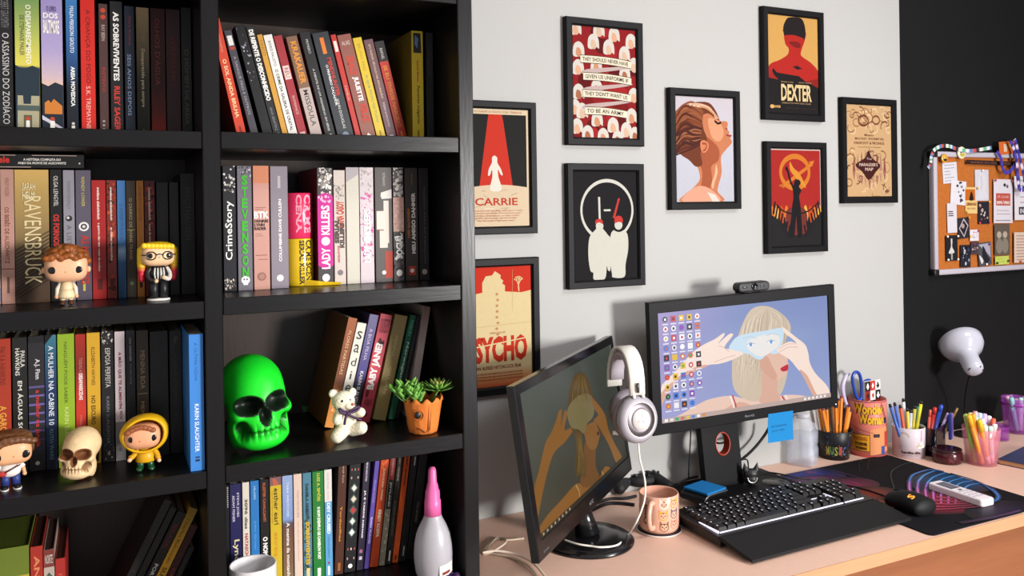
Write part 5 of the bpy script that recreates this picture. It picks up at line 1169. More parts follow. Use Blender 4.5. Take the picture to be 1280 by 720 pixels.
def fl(g): g.rect(0, 1, .5, .92, '#c96a24'); g.poly(cr([(.5, .85), (.68, .6), (.62, .5), (.36, .5), (.34, .6)], 3), '#2c201a'); g.text('LIBRIANAS', .08, .92, .3, .42, '#8a3a1c', None, .04); g.text('FEIRA DE LIVROS', .15, .85, .16, .22, '#a85a34')
pinned('flyer', 'small orange flyer with a dark figure', 'flyer', 1206, 1221, 234, 267, fl, '#d8b878', 1, [(.08, .05, '#d8a41e'), (.95, .97, '#d8a41e')])
def bird(g): g.poly(cr([(.5, .97), (.28, .8), (.2, .5), (.3, .3), (.1, .08), (.6, .05), (.92, .12), (.78, .35), (.85, .7)], 4), '#dcdae0'); g.stroke([(.45, .8), (.5, .55), (.42, .35)], .03, '#a8a4ae')
o = pinned('card', 'pale leaf-shaped card near the middle of the board', 'card', 1218, 1235, 212, 251, bird, '#c6c3cc', 0, [(.5, .97, '#e6e0dc')])
pinned('photo', 'dark photo of people below the leaf-shaped card', 'photo', 1221.5, 1235.5, 252, 280, photo(['#8a5a4a', '#c8a898', '#2a2a3c', '#b8544a', '#d8ccc8'], 4, 14), '#23222e', 0, [(.95, .98, '#d8a41e'), (.05, .05, '#c03a34'), (.95, .05, '#c03a34')])
pinned('note', 'tall white note with three short typed lines', 'note', 1183, 1195, 254, 291, lines(3, '#4a4650', .12, .7, .58, .72, .035, 5), '#cfcad0', -1)
def dia(g): g.poly([(.1, .5), (.55, .97), (.92, .6), (.5, .05)][::-1], '#c8bcc0'); g.poly([(.18, .5), (.55, .88), (.84, .58), (.5, .14)][::-1], '#2c2830'); g.poly(circ(.45, .6, .14, .12, 12), '#b09a98')
pinned('photo', 'dark photo with a white diamond outline', 'photo', 1196, 1210.5, 272, 298, dia, '#2c282e', -4, [(.95, .97, '#d8922a'), (.95, .05, '#d8b41e')])
pinned('sticker', 'small white patterned sticker by the red pin', 'sticker', 1211, 1222, 287, 301, photo(['#c87a80', '#b8b4bc', '#e6e0e4'], 6, 10), '#d8d2d8', 0, [(.93, .9, '#c03a34')])
pinned('photo', 'dark photo of a person in a white dress with four white pins', 'photo', 1181, 1195.5, 294, 326, dress, '#1f1e22', 0, [(.05, .96, '#e8e2dc'), (.95, .96, '#e8e2dc'), (.08, .05, '#e8e2dc'), (.93, .05, '#e8e2dc')])
pinned('photo', 'dark blue photo in the lower row of the board', 'photo', 1199, 1211.5, 306, 334, photo(['#3a4a78', '#8a94a8', '#1c1c28', '#c8c4c8'], 8, 16), '#22222c', 1)
pinned('photo', 'small mottled group photo overlapping its neighbours', 'photo', 1212, 1222, 302, 318, photo(['#8a4a48', '#c8b4b0', '#38303a'], 9, 16), '#4a3a40', 2)
def bw(g): g.poly([(.05, .95), (.95, .95), (.95, .3), (.6, .6)][::-1], '#b0aabc'); g.poly(cr([(.4, .8), (.55, .7), (.62, .5), (.85, .2), (.5, .1), (.3, .45)], 3), '#2a282e'); g.poly(cr([(.05, .5), (.35, .25), (.2, .1)], 3), '#e0dce0'); g.poly(circ(.4, .8, .07, .05, 10), '#2a2022')
pinned('photo', 'black and white photo tilted at the lower middle', 'photo', 1221, 1237, 303, 332, bw, '#4c4a50', -5, [(.85, .9, '#2c3a8a'), (.5, .06, '#e8e2dc')])
def rf(g): g.rect(.12, .88, .4, .68, '#c0564a'); g.text('FÃ CLUBE', .2, .8, .57, .64, '#e0a89c', None, .03); g.text('IMPRÓPRIO', .16, .85, .43, .52, '#ecdcd4', None, .05); g.rect(.15, .85, .2, .215, '#b09aa0'); g.rect(.15, .8, .28, .295, '#b09aa0'); g.rect(.1, .88, .05, .07, '#8a8690'); g.poly(circ(.58, .87, .07, .04, 10), '#3a3640'); g.poly(circ(.72, .84, .06, .04, 10), '#6a6670')
pinned('flyer', 'tall white flyer with a red lettered block', 'flyer', 1240, 1263.5, 224, 279, rf, '#d0cad2', 1, [(.05, .97, '#b0343a'), (.93, .97, '#b0343a')])
pinned('photo', 'sepia photo of two heads under the red-block flyer', 'photo', 1241, 1260, 280, 319, heads, '#5c5248', 0)
pinned('note', 'yellow-green note under the sepia photo', 'note', 1241.5, 1258.5, 320, 330.5, lines(2, '#8a9a4a', .1, .85, .35, .7, .05, 3), '#b9c45c', 0, [(.08, .2, '#23302a'), (.9, .4, '#23302a')])
def wh(g): g.rect(.15, .9, .12, .3, '#4a464e'); g.text('INGRESSO', .2, .85, .15, .26, '#d8d4d8', None, .03); lines(5, '#a8a2aa', .2, .8, .4, .9, .02, 4)(g)
pinned('poster', 'large white sheet at the right picture edge', 'poster', 1265.5, 1300, 220, 275, wh, '#d6d0d6', 0)
pinned('card', 'cream menu-like card at the lower right of the board', 'card', 1265, 1292, 290, 328, lines(9, '#b08478', .1, .85, .1, .88, .028, 7), '#cdb8a8', 1, [(.25, .04, '#b8463c')])
pinned('bookmark', 'long dark lettered strip along the top of the board', 'bookmark', 1206, 1267, 201, 206.5, lambda g: g.text('* BANDA DO SUL * LIVROS *', .03, .97, .25, .75, '#7a4a3a', None, .03), '#2c201e', 1)
def badge(label, px, py, r, cols, name='button_badge'):
    p = aty(px, py, YW - .024); o = thing(name, label, 'badge', (p.x, p.y, p.z), 0)
    g = G(); g.lathe([(r, 0), (r, .002), (r * .9, .0035), (.0001, .0042)], cols[0], 'gloss', 28); g.T = Matrix.Identity(4); g.v = [Vector((v.x, -v.z, v.y)) for v in g.v]; g.build('disc', o, fix=True)
    g = G(); g.mn = 'print'; g.plane((0, -.0036, 0), (r, 0, 0), (0, 0, r), (0, -1, 0), .00006, .0005)
    g.poly(circ(0, -.1, .6, .55, 16, 180, 360), cols[1]); g.poly(circ(.25, .25, .3, .25, 12), cols[2]); g.poly(circ(-.3, .2, .28, .3, 12), cols[3]); g.build('print', o)
badge('round yellow and black badge on the corner of the board', 1180, 198, .0135, ['#c9922a', '#2a2624', '#c9922a', '#d8b060'])
badge('round cream badge with coloured patches on the top rail', 1201.5, 191, .0185, ['#d6cfae', '#b0a040', '#a83a54', '#4a4a8a'])
# lanyards
def strap(name, label, pts, w, cols, cat='lanyard', y0=.026):
    P = [Vector((q.x, q.y, q.z)) for q in [aty(x, y, YW - y0 - d) for x, y, d in pts]]
    P = [Vector(v) for v in cr([tuple(p) for p in P], 7, False)]
    g = G(); vs = []; fs = []; cs = []
    for i, p in enumerate(P):
        t = (P[min(i + 1, len(P) - 1)] - P[max(i - 1, 0)]).normalized(); n = t.cross(Vector((0, -1, 0))).normalized() * w / 2
        for k in (-1, 1):
            for dy in (0, .0012): vs.append(p + n * k + Vector((0, -dy, 0))); cs.append(cols[(i // 2) % len(cols)])
        if i:
            b0 = 4 * i; a_ = b0 - 4; fs += [(a_ + 1, a_ + 3, b0 + 3, b0 + 1), (a_, b0, b0 + 2, a_ + 2), (a_, a_ + 1, b0 + 1, b0), (a_ + 2, b0 + 2, b0 + 3, a_ + 3)]
    g.add(vs, fs, cs, 'cloth'); o = g.build(name); tag(o, label, cat); return o
strap('hanging_lanyard', 'multicoloured patterned lanyard draped over the left end of the top rail', [(1160, 210, 0), (1163, 204, 0), (1164, 195, .002), (1168, 187, .002), (1177, 182.5, .002), (1187, 183, .002), (1195, 186, .002), (1210, 188.5, .003), (1225, 187, .003), (1239, 184.5, .003)], .0105, ['#c8c4c8', '#4a78a0', '#b04a4a', '#2a2a30', '#d8d0c8', '#5a9a7a'])
strap('hanging_lanyard', 'purple lanyard looped low in front of the dark strip', [(1246, 189, .004), (1251, 198, .006), (1253, 210, .006), (1258, 216, .006), (1266, 210, .006), (1270, 200, .004)], .011, ['#3a2f86', '#443a96'])
strap('hanging_lanyard', 'purple lanyard hanging straight down at the right picture edge', [(1262, 176, .01), (1267, 186, .012), (1271, 205, .012), (1272, 225, .012), (1275, 237, .012), (1279, 236, .012), (1280, 222, .012), (1275, 200, .012), (1270, 180, .01), (1268, 174, .01)], .0115, ['#33297a', '#4a3fa0', '#33297a', '#c8bcd8'])
o = pinned('standing_ticket', 'orange event ticket standing behind the top rail', 'ticket', 1245, 1264, 177, 193, lambda g: (g.rect(.3, .5, .2, .8, '#e0c8b0'), g.poly(circ(.7, .6, .12, .16, 10), '#d8a048')), '#c8622a', -4, (), None); o.location.y = YW - .0235  # the ticket stands at the top rail, it does not hang
# ================================================================ desk
DY0 = 1.187
DX0 = .6045
desk = thing('desk', 'long pinkish beige desk along the wall with an orange-toned wooden edge', 'desk', (1.9, 1.45, 0), 0)
def dg(): g = G(); g.T = Matrix.Translation((-1.9, -1.45, 0)); return g
g = dg(); g.box(DX0, XR - .02, DY0 + .0015, YW - .0015, DESK - .025, DESK, '#d8b29f', 'laminate'); g.build('desk_top', desk)
g = dg(); g.box(DX0, XR - .02, DY0 - .0005, DY0 + .0014, DESK - .026, DESK, '#b98a66', 'wood_panel'); g.build('edge_band', desk)
g = dg(); g.box(DX0 + .02, XR - .04, DY0 + .03, DY0 + .048, DESK - .2, DESK - .0255, '#8a5638', 'wood_panel'); g.build('apron', desk)
for x in (DX0 + .003, 1.75, XR - .06):
    g = dg(); g.box(x, x + .018, DY0 + .05, YW - .01, .001, DESK - .0255, '#8a5638', 'wood_panel'); g.build('leg_panel', desk)

def disp(px, py, dz=0.): return atz(px, py, DESK + dz)
def mmp(P): return px2m(P)

# ================================================================ monitors
def screen_matrix(C, yaw, tilt, roll):
    u = Vector((math.cos(yaw), math.sin(yaw), 0)); n = Vector((math.sin(yaw), -math.cos(yaw), 0))
    up = Vector((0, 0, 1)) * math.cos(tilt) - n * math.sin(tilt)
    u2 = u * math.cos(roll) + up * math.sin(roll); up = up * math.cos(roll) - u * math.sin(roll)
    M = Matrix((u2, up.cross(u2), up)).transposed().to_4x4(); M.translation = C; return M

def on_screen(M, px, py):
    """pixel ray meets the screen plane -> local x, z"""
    I = M.inverted(); o = I @ Vector((0, 0, EYE)); d = (I.to_3x3() @ ray(px, py)); t = -o.y / d.y; p = o + d * t; return p.x, p.z

def monitor(label, M, w, h, bz, col, mrough):
    """bz: left, right, top, bottom bezel"""
    o = thing('monitor', label, 'monitor'); o.matrix_world = M
    x0, x1, z0, z1 = -w / 2, w / 2, -h / 2, h / 2
    a0, a1, c0, c1 = x0 + bz[0], x1 - bz[1], z0 + bz[3], z1 - bz[2]
    g = G(); vs = []; fs = []
    def rg(xa, xb, za, zb, y): return [(xa, y, za), (xb, y, za), (xb, y, zb), (xa, y, zb)]
    vs += rg(x0, x1, z0, z1, .016) + rg(x0, x1, z0, z1, .0015) + rg(x0 + .0015, x1 - .0015, z0 + .0015, z1 - .0015, 0) + rg(a0 - .0015, a1 + .0015, c0 - .0015, c1 + .0015, 0) + rg(a0, a1, c0, c1, .003)
    for k in range(4):
        for j in range(4): fs.append((k * 4 + j, k * 4 + (j + 1) % 4, k * 4 + 4 + (j + 1) % 4, k * 4 + 4 + j))
    fs.append((0, 3, 2, 1)); g.add(vs, fs, col, mrough); g.build('bezel', o, fix=True)
    g = G(); g.box(x0 + w * .16, x1 - w * .16, .0165, .034, z0 + h * .14, z1 - h * .2, '#1c1b1d', 'plastic', .008, 3); g.build('back_housing', o)
    a = G(); a.plane((0, .0028, 0), (1, 0, 0), (0, 0, 1), (0, -1, 0), .000008, 0)
    g = G(); g.box(a0 - .001, a1 + .001, .0035, .012, c0 - .001, c1 + .001, '#0c0c0d', 'plastic'); g.build('panel', o)
    return o, a, (a0, a1, c0, c1)

# ---- right monitor, bright desktop
MR = screen_matrix(Vector((1.40, 1.596, EYE - .367)), math.radians(-5.5), math.radians(-.9), math.radians(2.1))
mw, mh = .532, .309
monR, a, (a0, a1, c0, c1) = monitor('monitor showing a blonde woman wallpaper and desktop icons, on the right', MR, mw, mh, (.0255, .022, .0265, .026), '#111012', 'dull_black')
a.mn = 'screen'
S = lambda p: [(min(a1, max(a0, x)), min(c1, max(c0, z))) for x, z in (on_screen(MR, *q) for q in p)]
cw = a1 - a0; chh = c1 - c0
NXX = 12
a.ly += 1; vs = []; cs = []; fs = []
for i in range(NXX + 1):
    for j in range(9):
        u, v = i / NXX, j / 8
        base = [.20, .26, .50]; 
        tl = max(0, 1 - u * 2.2); k1 = [.32, .25, .52]; lo = [.36, .42, .68]
        c = [b_ * (1 - tl) + q * tl for b_, q in zip(base, k1)]; t = (1 - v) * .55; c = [p * (1 - t) + q * t for p, q in zip(c, lo)]
        cy = max(0, 1 - abs(v - .62) * 5) * max(0, 1 - abs(u - .55) * 2.2) * .25; c = [p * (1 - cy) + q * cy for p, q in zip(c, [.45, .65, .8])]
        vs.append(a.p3(a0 + cw * u, c0 + chh * v)); cs.append((c[0], c[1], c[2], 1))
for i in range(NXX):
    for j in range(8): fs.append((i * 9 + j, i * 9 + 9 + j, i * 9 + 10 + j, i * 9 + j + 1))
a.add(vs, fs, cs)
sk, sk2, sk3 = '#e6c4b4', '#d8a894', '#f2dccf'
def curve(p, n=4): return cr(p, n)
a.poly(S(curve([(838, 532), (858, 515), (875, 505), (889, 499), (913, 495), (935, 499), (950, 496), (965, 497), (983, 494), (1005, 495), (1022, 502), (1034, 510), (1034, 516), (940, 536)])), sk)
a.poly(S(curve([(905, 515), (925, 503), (945, 508), (965, 505), (985, 512), (990, 520), (950, 530), (915, 532)])), sk2)
hairp = [(949, 383), (964, 384), (979, 393), (988, 404), (989, 415), (983, 425), (985, 440), (985, 468), (977, 493), (966, 496), (956, 482), (951, 500), (937, 501), (922, 492), (916, 475), (917, 440), (922, 425), (929, 405), (938, 389)]
a.poly(S(curve(hairp)), '#cdbba6')
rh = random.Random(77)
for k in range(120):
    t = rh.random(); x0_ = 930 + 54 * t; wv = rh.uniform(-2, 2)
    cs_ = rh.choice(['#dccdb8', '#bfab96', '#d4c4ae', '#b5a08c', '#e4d8c6', '#a8937f'])
    y1_ = rh.uniform(430, 492) - 6 * abs(t - .5)
    a.stroke(S(cr([(955 + 10 * t, 385 + 2 * t), (x0_ + 4 - 5 * t, 398), (x0_ - 4 + 4 * t + wv, 425), (x0_ - 9 + 8 * t - wv, 455), (x0_ - 11 + 6 * t + wv, y1_)], 5, False)), rh.uniform(.0007, .0016), cs_, taper=True)
a.poly(S(curve([(952, 440), (968, 437), (981, 442), (985, 452), (986.5, 457), (984, 462), (984, 466), (978, 473), (968, 476), (958, 470), (951, 458)])), '#e0b8a6')
a.poly(S(curve([(951, 445), (960, 446), (966, 458), (972, 470), (968, 475), (958, 470), (951, 458)])), '#d2a28e')
a.poly(S(curve([(954, 466), (966, 475), (973, 474), (972, 488), (976, 500), (965, 506), (950, 503), (953, 490)])), '#d6aa96')
a.poly(S(curve([(976, 461), (981, 457.5), (985.5, 455.5), (986, 459), (985, 463), (979, 464.5)])), '#c0263c')
pap = [(912, 437), (916, 427), (924, 420), (940, 416), (960, 413), (978, 410), (980, 420), (978, 430), (973, 441), (967, 443), (961, 441), (953, 449), (946, 449), (937, 443), (926, 441)]
a.poly(S(curve(pap, 3)), '#c6dbea')
a.poly(S(curve([(934, 428), (950, 420), (972, 418), (975, 430), (966, 439), (952, 446), (938, 439)], 3)), '#e6e2e0')
for ex, ey in ((939, 431), (964.5, 427.5)):
    a.poly(S(circ(ex, ey, 4.6, 2.2, 14)), '#f0f2f6'); a.poly(S(circ(ex, ey, 2.0, 2.1, 12)), '#6aa0d0'); a.stroke(S([(ex - 5, ey + .2), (ex - 1, ey - 2.8), (ex + 5, ey - .8)]), .0014, '#8a97b4')
a.stroke(S([(929, 423), (938, 420.5), (946, 423)]), .0016, '#b9c4d0'); a.stroke(S([(958, 419.5), (966, 417), (974, 419)]), .0016, '#b9c4d0')
a.poly(S(curve([(821, 500), (824, 486), (845, 464), (866, 441), (880, 431), (894, 424), (905, 416.5), (905.5, 420), (898, 429.5), (909, 420), (914, 417), (916.5, 419.5), (906, 434), (915, 437), (926, 440), (929, 443), (913, 451), (899, 455), (886, 456.5), (866, 464), (845, 476), (826, 500)])), sk3)
a.poly(S(curve([(821, 505), (826, 492), (850, 470), (872, 458), (886, 457), (866, 466), (845, 478), (826, 508)])), sk2)
a.stroke(S([(899, 432), (906, 435), (912, 440)]), .0011, '#c99884'); a.stroke(S([(893, 453), (906, 448), (920, 444)]), .0012, '#d0a490')
a.poly(S(curve([(979, 409), (986, 414), (996, 422), (1007, 431), (1011, 442), (1013, 454), (1020, 467), (1036, 485), (1037, 503), (1022, 496), (1010, 472), (999, 463), (988, 450), (974, 441), (972, 436), (979, 431), (988, 427), (996, 429), (990, 423), (981, 416)])), sk3)
a.poly(S(curve([(1000, 462), (1010, 470), (1022, 494), (1034, 502), (1020, 499), (1006, 474)])), sk2)
a.stroke(S([(975, 440), (986, 434), (998, 434)]), .0012, '#cf9c88'); a.stroke(S([(974, 436), (986, 430), (996, 430)]), .001, '#cf9c88')
a.stroke(S([(913, 495), (917, 505), (919, 520)]), .004, '#f0e8e6'); a.stroke(S([(916, 494), (920, 506), (922, 519)]), .0035, '#b83a48'); a.stroke(S([(978, 495), (983, 503), (986, 514)]), .004, '#b83a48'); a.stroke(S([(982, 494), (987, 503), (990, 513)]), .003, '#f4eeec')
a.build('screen_image', monR)
# icons and taskbar
a2 = G(); a2.plane((0, .0011, 0), (1, 0, 0), (0, 0, 1), (0, -1, 0), .00002, 0); a2.mn = 'screen'
rn = random.Random(21); cc = ['#f0f0f4', '#e8e4ea', '#202630', '#d86a2c', '#3aa860', '#3a78d0', '#c83a4a', '#e0b83a', '#f4f2f0', '#8a4ab0', '#2a2c34']
ic = cw * .028
for r in range(10):
    for c in range(5 if r < 8 else 4):
        x = a0 + cw * (.022 + .0445 * c); z_ = c1 - chh * (.035 + .088 * r); c_ = rn.choice(cc)
        if rn.random() < .5: a2.poly([(x + ic * .5 + ic * .48 * math.cos(q), z_ - ic * .5 + ic * .48 * math.sin(q)) for q in [k * math.pi / 6 for k in range(12)]], c_, None, r == 0 and c == 0)
        else: a2.rect(x, x + ic, z_ - ic, z_, c_, None, None, False)
a2.ly += 1
for r in range(10):
    for c in range(5 if r < 8 else 4):
        x = a0 + cw * (.022 + .0445 * c); z_ = c1 - chh * (.035 + .088 * r)
        a2.rect(x + ic * .3, x + ic * .7, z_ - ic * .72, z_ - ic * .3, rn.choice(cc), None, None, False); a2.rect(x - ic * .1, x + ic * 1.05, z_ - ic * 1.45, z_ - ic * 1.25, '#e4e0ee', None, None, False)
a2.rect(a0, a1, c0, c0 + chh * .042, '#b9a49e')
a2.ly += 1
for k, c_ in enumerate(['#f0f0f0', '#e0e0e8', '#3aa860', '#d86a4a', '#e0c04a', '#4a8ad0', '#f0eeee', '#d88a4a']): a2.rect(a0 + cw * (.012 + .03 * k), a0 + cw * (.03 + .03 * k), c0 + chh * .008, c0 + chh * .034, c_, None, None, False)
for k in range(6): a2.rect(a1 - cw * (.17 - .025 * k), a1 - cw * (.157 - .025 * k), c0 + chh * .01, c0 + chh * .032, '#f0eeee', None, None, False)
a2.build('desktop_icons', monR)
g = G(); g.plane((0, 0, 0), (1, 0, 0), (0, 0, 1), (0, -1, 0), .0001, .0003); g.text('BenQ', -.014, .012, -mh / 2 + .009, -mh / 2 + .015, '#77757c', 'print', .02); g.build('logo', monR)
g = G(); g.ball((mw / 2 - .008, -.0006, -mh / 2 + .006), (.0016, .001, .0016), '#e8f4ff', 'led', 8, 6); g.build('power_light', monR)
# stand of the right monitor: parts hang from the monitor
I = MR.inverted()
def prism_hole(g, outer, inner, f3, d0, d1, col, m, colin=None):
    t = tessellate_polygon([[Vector((p[0], p[1], 0)) for p in outer], [Vector((p[0], p[1], 0)) for p in inner]])
    al = list(outer) + list(inner); n = len(al)
    g.add([f3(p, d0) for p in al] + [f3(p, d1) for p in al], [tuple(x) for x in t] + [tuple(i + n for i in x[::-1]) for x in t], col, m)
    for loop, c in ((outer, col), (inner, colin or col)):
        k = len(loop); g.add([f3(p, d0) for p in loop] + [f3(p, d1) for p in loop], [(i, (i + 1) % k, k + (i + 1) % k, k + i) for i in range(k)], c, m)
g = G(); g.T = I.copy()
bs = [disp(852, 618), disp(888, 651), disp(1012, 606)]
B0, B1, B2, B3 = (1.205, 1.508), (1.505, 1.508), (1.505, 1.685), (1.205, 1.685)
def rrect(x0, x1, y0, y1, r, n=5):
    out = []
    for cx_, cy_, a0_ in ((x1 - r, y0 + r, -90), (x1 - r, y1 - r, 0), (x0 + r, y1 - r, 90), (x0 + r, y0 + r, 180)):
        out += [(cx_ + r * math.cos(math.radians(a0_ + 90 * k / n)), cy_ + r * math.sin(math.radians(a0_ + 90 * k / n))) for k in range(n + 1)]
    return out
BT = DESK + .011
g.prism(rrect(1.226, 1.513, 1.522, 1.69, .012), DESK + .0003, BT, '#111012', 'dull_black', 'z', .002); stand = g.build('stand_base', monR, fix=True)
p = atz(970, 603, BT); g = G(); g.T = I.copy(); g.lathe([(.033, .0001), (.032, .0006), (.0001, .0006)], '#121213', 'gloss', 40, (p.x, p.y, BT)); g.build('dish', stand)
stand.children
nx0 = aty(876, 600, 1.64).x; nx1 = aty(921, 600, 1.64).x
zb, zt_ = BT, EYE - .40
def nk(p, d):   # leaning slab: (x, z) at depth d
    k = (p[1] - zb) / (zt_ - zb); return (p[0], 1.615 + .035 * k + d, p[1])
hc_ = aty(899, 553, 1.64)
g = G(); g.T = I.copy(); prism_hole(g, [(nx0 - .002, zb), (nx1, zb), (nx1 - .004, zt_), (nx0 - .004, zt_)], circ(hc_.x, hc_.z, .021, .026, 28)[::-1], nk, 0, .02, '#111012', 'dull_black', '#8a2f24'); g.build('stand_neck', monR, fix=True)
g = G(); g.T = I.copy(); g.tube([nk((hc_.x + .0215 * math.cos(t), hc_.z + .0265 * math.sin(t)), -.0006) for t in [k * math.pi / 14 for k in range(28)]], .0018, '#9a3a2a', 'plastic', 6, True); g.build('cable_ring', monR)

A0 = Vector((0, 0, EYE)) + ray(797, 524) * 1.745
Bv = CR * -.036 + CF * .09; up = Vector((0, 0, 1))
# ---- left monitor, angled, dim picture
sc_ = .53 / .522
ML = screen_matrix(Vector((.856 * sc_, 1.478 * sc_, EYE - .454 * sc_)) + CR * .0065, math.radians(38.2), math.radians(7.5), math.radians(1.65))
lw, lh = .53, .3125
monL, a, (a0, a1, c0, c1) = monitor('angled glossy black monitor with a dim greenish picture, beside the bookcase', ML, lw, lh, (.021, .013, .019, .034), '#0d0d0e', 'gloss')
a.mn = 'screen_dim'
T2 = lambda p: [(min(a1, max(a0, x)), min(c1, max(c0, z))) for x, z in (on_screen(ML, 630 + q[0] / 2.483, 420 + q[1] / 2.483) for q in p)]
a.ly += 1
a.add([a.p3(a0, c0), a.p3(a1, c0), a.p3(a1, c1), a.p3(a0, c1)], [(0, 1, 2, 3)], ['#3c3a2e', '#30302a', '#3a413a', '#4c524a'])
br_, br2, br3 = '#7e5424', '#5c4322', '#93682f'
a.poly(T2(curve([(105, 640), (112, 600), (140, 555), (180, 512), (230, 458), (262, 470), (300, 440), (318, 405), (345, 420), (345, 450), (250, 540), (130, 630)])), br_)
a.poly(T2(curve([(92, 560), (96, 480), (112, 420), (132, 335), (150, 300), (166, 262), (174, 234), (184, 231), (180, 280), (192, 233), (200, 240), (192, 290), (214, 283), (221, 290), (192, 330), (160, 362), (140, 420), (122, 500), (104, 590)])), br_)
a.poly(T2(curve([(255, 330), (286, 345), (288, 400), (300, 446), (262, 470), (240, 455), (252, 400)])), '#674521')
a.poly(T2(curve([(212, 140), (238, 112), (262, 126), (276, 170), (286, 215), (268, 250), (246, 300), (250, 350), (258, 395), (256, 436), (240, 428), (228, 440), (224, 395), (230, 330), (214, 290), (202, 235)])), '#4d3c20')
a.poly(T2(curve([(254, 285), (284, 266), (296, 288), (302, 304), (298, 322), (290, 348), (272, 352), (258, 326)])), '#7c5429')
a.poly(T2(curve([(200, 235), (222, 195), (262, 178), (284, 205), (280, 250), (262, 272), (252, 302), (236, 290), (212, 282)])), '#6e6340')
a.poly(T2(curve([(274, 190), (298, 214), (318, 246), (328, 290), (348, 335), (372, 380), (374, 410), (352, 394), (330, 340), (308, 300), (290, 270), (282, 262), (296, 244), (286, 228)])), br_)
a.poly(T2(curve([(292, 300), (299, 296), (299, 306), (294, 308)])), '#4c2418')
rh = random.Random(5)
for k in range(40):
    t = rh.random(); w_ = rh.uniform(-3, 3); c_ = rh.choice(['#6b5429', '#5c471f', '#3c301b', '#7a6133'])
    a.stroke(T2(cr([(236 + 14 * t, 116 + 8 * t), (214 + 50 * t + w_, 160), (208 + 66 * t, 205)], 5, False)), .0014, c_, taper=True)
    a.stroke(T2(cr([(222 + 22 * t, 300), (230 + 18 * t + w_, 345), (232 + 20 * t - w_, 390), (228 + 26 * t, 432)], 5, False)), .0014, c_, taper=True)
a.stroke(T2([(226, 462), (236, 480), (240, 510)]), .004, '#a08050'); a.stroke(T2([(306, 420), (312, 432), (316, 452)]), .004, '#a08050')
a.rect(a0, a1, c0, c0 + .009, '#2c2a22')
for k in range(8): a.rect(a0 + .012 + .018 * k, a0 + .018 + .018 * k, c0 + .0025, c0 + .007, '#a89c80', None, None, k == 0)
a.build('screen_image', monL)
g = G(); g.plane((0, 0, 0), (1, 0, 0), (0, 0, 1), (0, -1, 0), .0001, .0003); g.text('AOC', -.012, .012, -lh / 2 + .012, -lh / 2 + .02, '#6a6a6c', 'print', .02); g.build('logo', monL)
g = G(); g.plane((0, 0, 0), (1, 0, 0), (0, 0, 1), (0, -1, 0), .0001, .0003); g.text('2243S', -lw / 2 + .02, -lw / 2 + .045, -lh / 2 + .01, -lh / 2 + .014, '#5a5a5c', 'print', .02); g.build('model_mark', monL)
bcx = disp(735, 676); I2 = ML.inverted()
g = G(); g.T = I2.copy(); g.lathe([(.094, .0003), (.095, .004), (.09, .008), (.05, .0115), (.03, .013), (.0001, .0132)], '#121214', 'gloss', 56, (bcx.x, bcx.y, DESK)); g.build('stand_base', monL)
nb = ML @ Vector((.02, .03, -.07)); g = G(); g.T = I2.copy(); g.tube([(bcx.x, bcx.y, DESK + .012), (bcx.x - .004, bcx.y + .012, DESK + .05), (nb.x + .01, nb.y + .012, DESK + .09), (nb.x, nb.y, nb.z)], [.026, .02, .02, .024], '#141416', 'gloss', 16); g.build('stand_neck', monL)

hk = ML @ Vector((lw / 2 - .004, .004, lh * .33)); qh = A0 + Bv * .5 + Vector((0, 0, .1165)); g = G(); g.T = I2.copy(); g.tube([hk, hk + (qh - hk) * .6 + Vector((0, 0, .004)), qh], .0035, '#1a191b', 'plastic', 8); g.build('hook', monL)
# webcam on the right monitor
px_, pz_ = on_screen(MR, 939.5, 371)
W0 = MR @ Vector((px_, 0, mh / 2))
o = thing('webcam', 'black webcam clipped on top of the right monitor', 'webcam'); mt = MR.copy(); mt.translation = W0 + Vector((0, 0, .0006)); o.matrix_world = mt
g = G(); g.prism(rrect(-.045, .045, .0035, .0265, .0105, 6), -.013, .014, '#1a1a1c', 'satin', 'y', .004, 3); g.build('body', o)
g = G(); g.lathe([(.0085, 0), (.0088, .0015), (.0072, .0022), (.0066, .0008), (.0001, .0012)], '#0c0d12', 'gloss', 24); g.v = [Vector((v.x, -.013 - v.z, v.y + .016)) for v in g.v]; g.build('lens', o, fix=True)
for q in (-.027, .022):
    g = G(); g.box(q - .006, q + .006, -.0145, -.0128, .013, .019, '#3a3a40', 'gloss', .001, 1); g.build('indicator', o)
g = G(); g.box(-.022, .022, -.003, .03, .0003, .0036, '#1a1a1c', 'satin', .001, 1); g.box(-.02, .02, .0355, .039, -.03, .0035, '#1a1a1c', 'satin', .001, 1); g.box(-.02, .02, .028, .0385, .0003, .0035, '#1a1a1c', 'satin'); g.build('clip', o)

# sticky note hanging on the right monitor
q0 = [on_screen(MR, *q) for q in ((960, 517.5), (991, 513), (989.5, 548), (958, 553))]
o = thing('sticky_note', 'blue sticky note hanging from the lower edge of the right monitor', 'sticky note'); cx_ = sum(q[0] for q in q0) / 4; mt = MR.copy(); mt.translation = MR @ Vector((cx_, -.0012, q0[0][1])); o.matrix_world = mt
g = G(); vs = []; fs = []
for k in range(8):
    t = k / 7
    for (xa, za), (xb, zb_) in ((q0[0], q0[3]), (q0[1], q0[2])):
        x = xa + (xb - xa) * t - cx_; z_ = za + (zb_ - za) * t - q0[0][1]; y = -.006 * t * t
        vs += [(x, y, z_), (x, y + .0004, z_)]
    if k: b0 = 4 * k; a_ = b0 - 4; fs += [(a_, a_ + 2, b0 + 2, b0), (a_ + 1, b0 + 1, b0 + 3, a_ + 3), (a_, b0, b0 + 1, a_ + 1), (a_ + 2, a_ + 3, b0 + 3, b0 + 2)]
g.add(vs, fs, '#2180be', 'paper'); g.build('sheet', o)
g = G(); g.plane((0, 0, 0), (1, 0, 0), (0, 0, 1), (0, -1, 0), .0001, .0026)
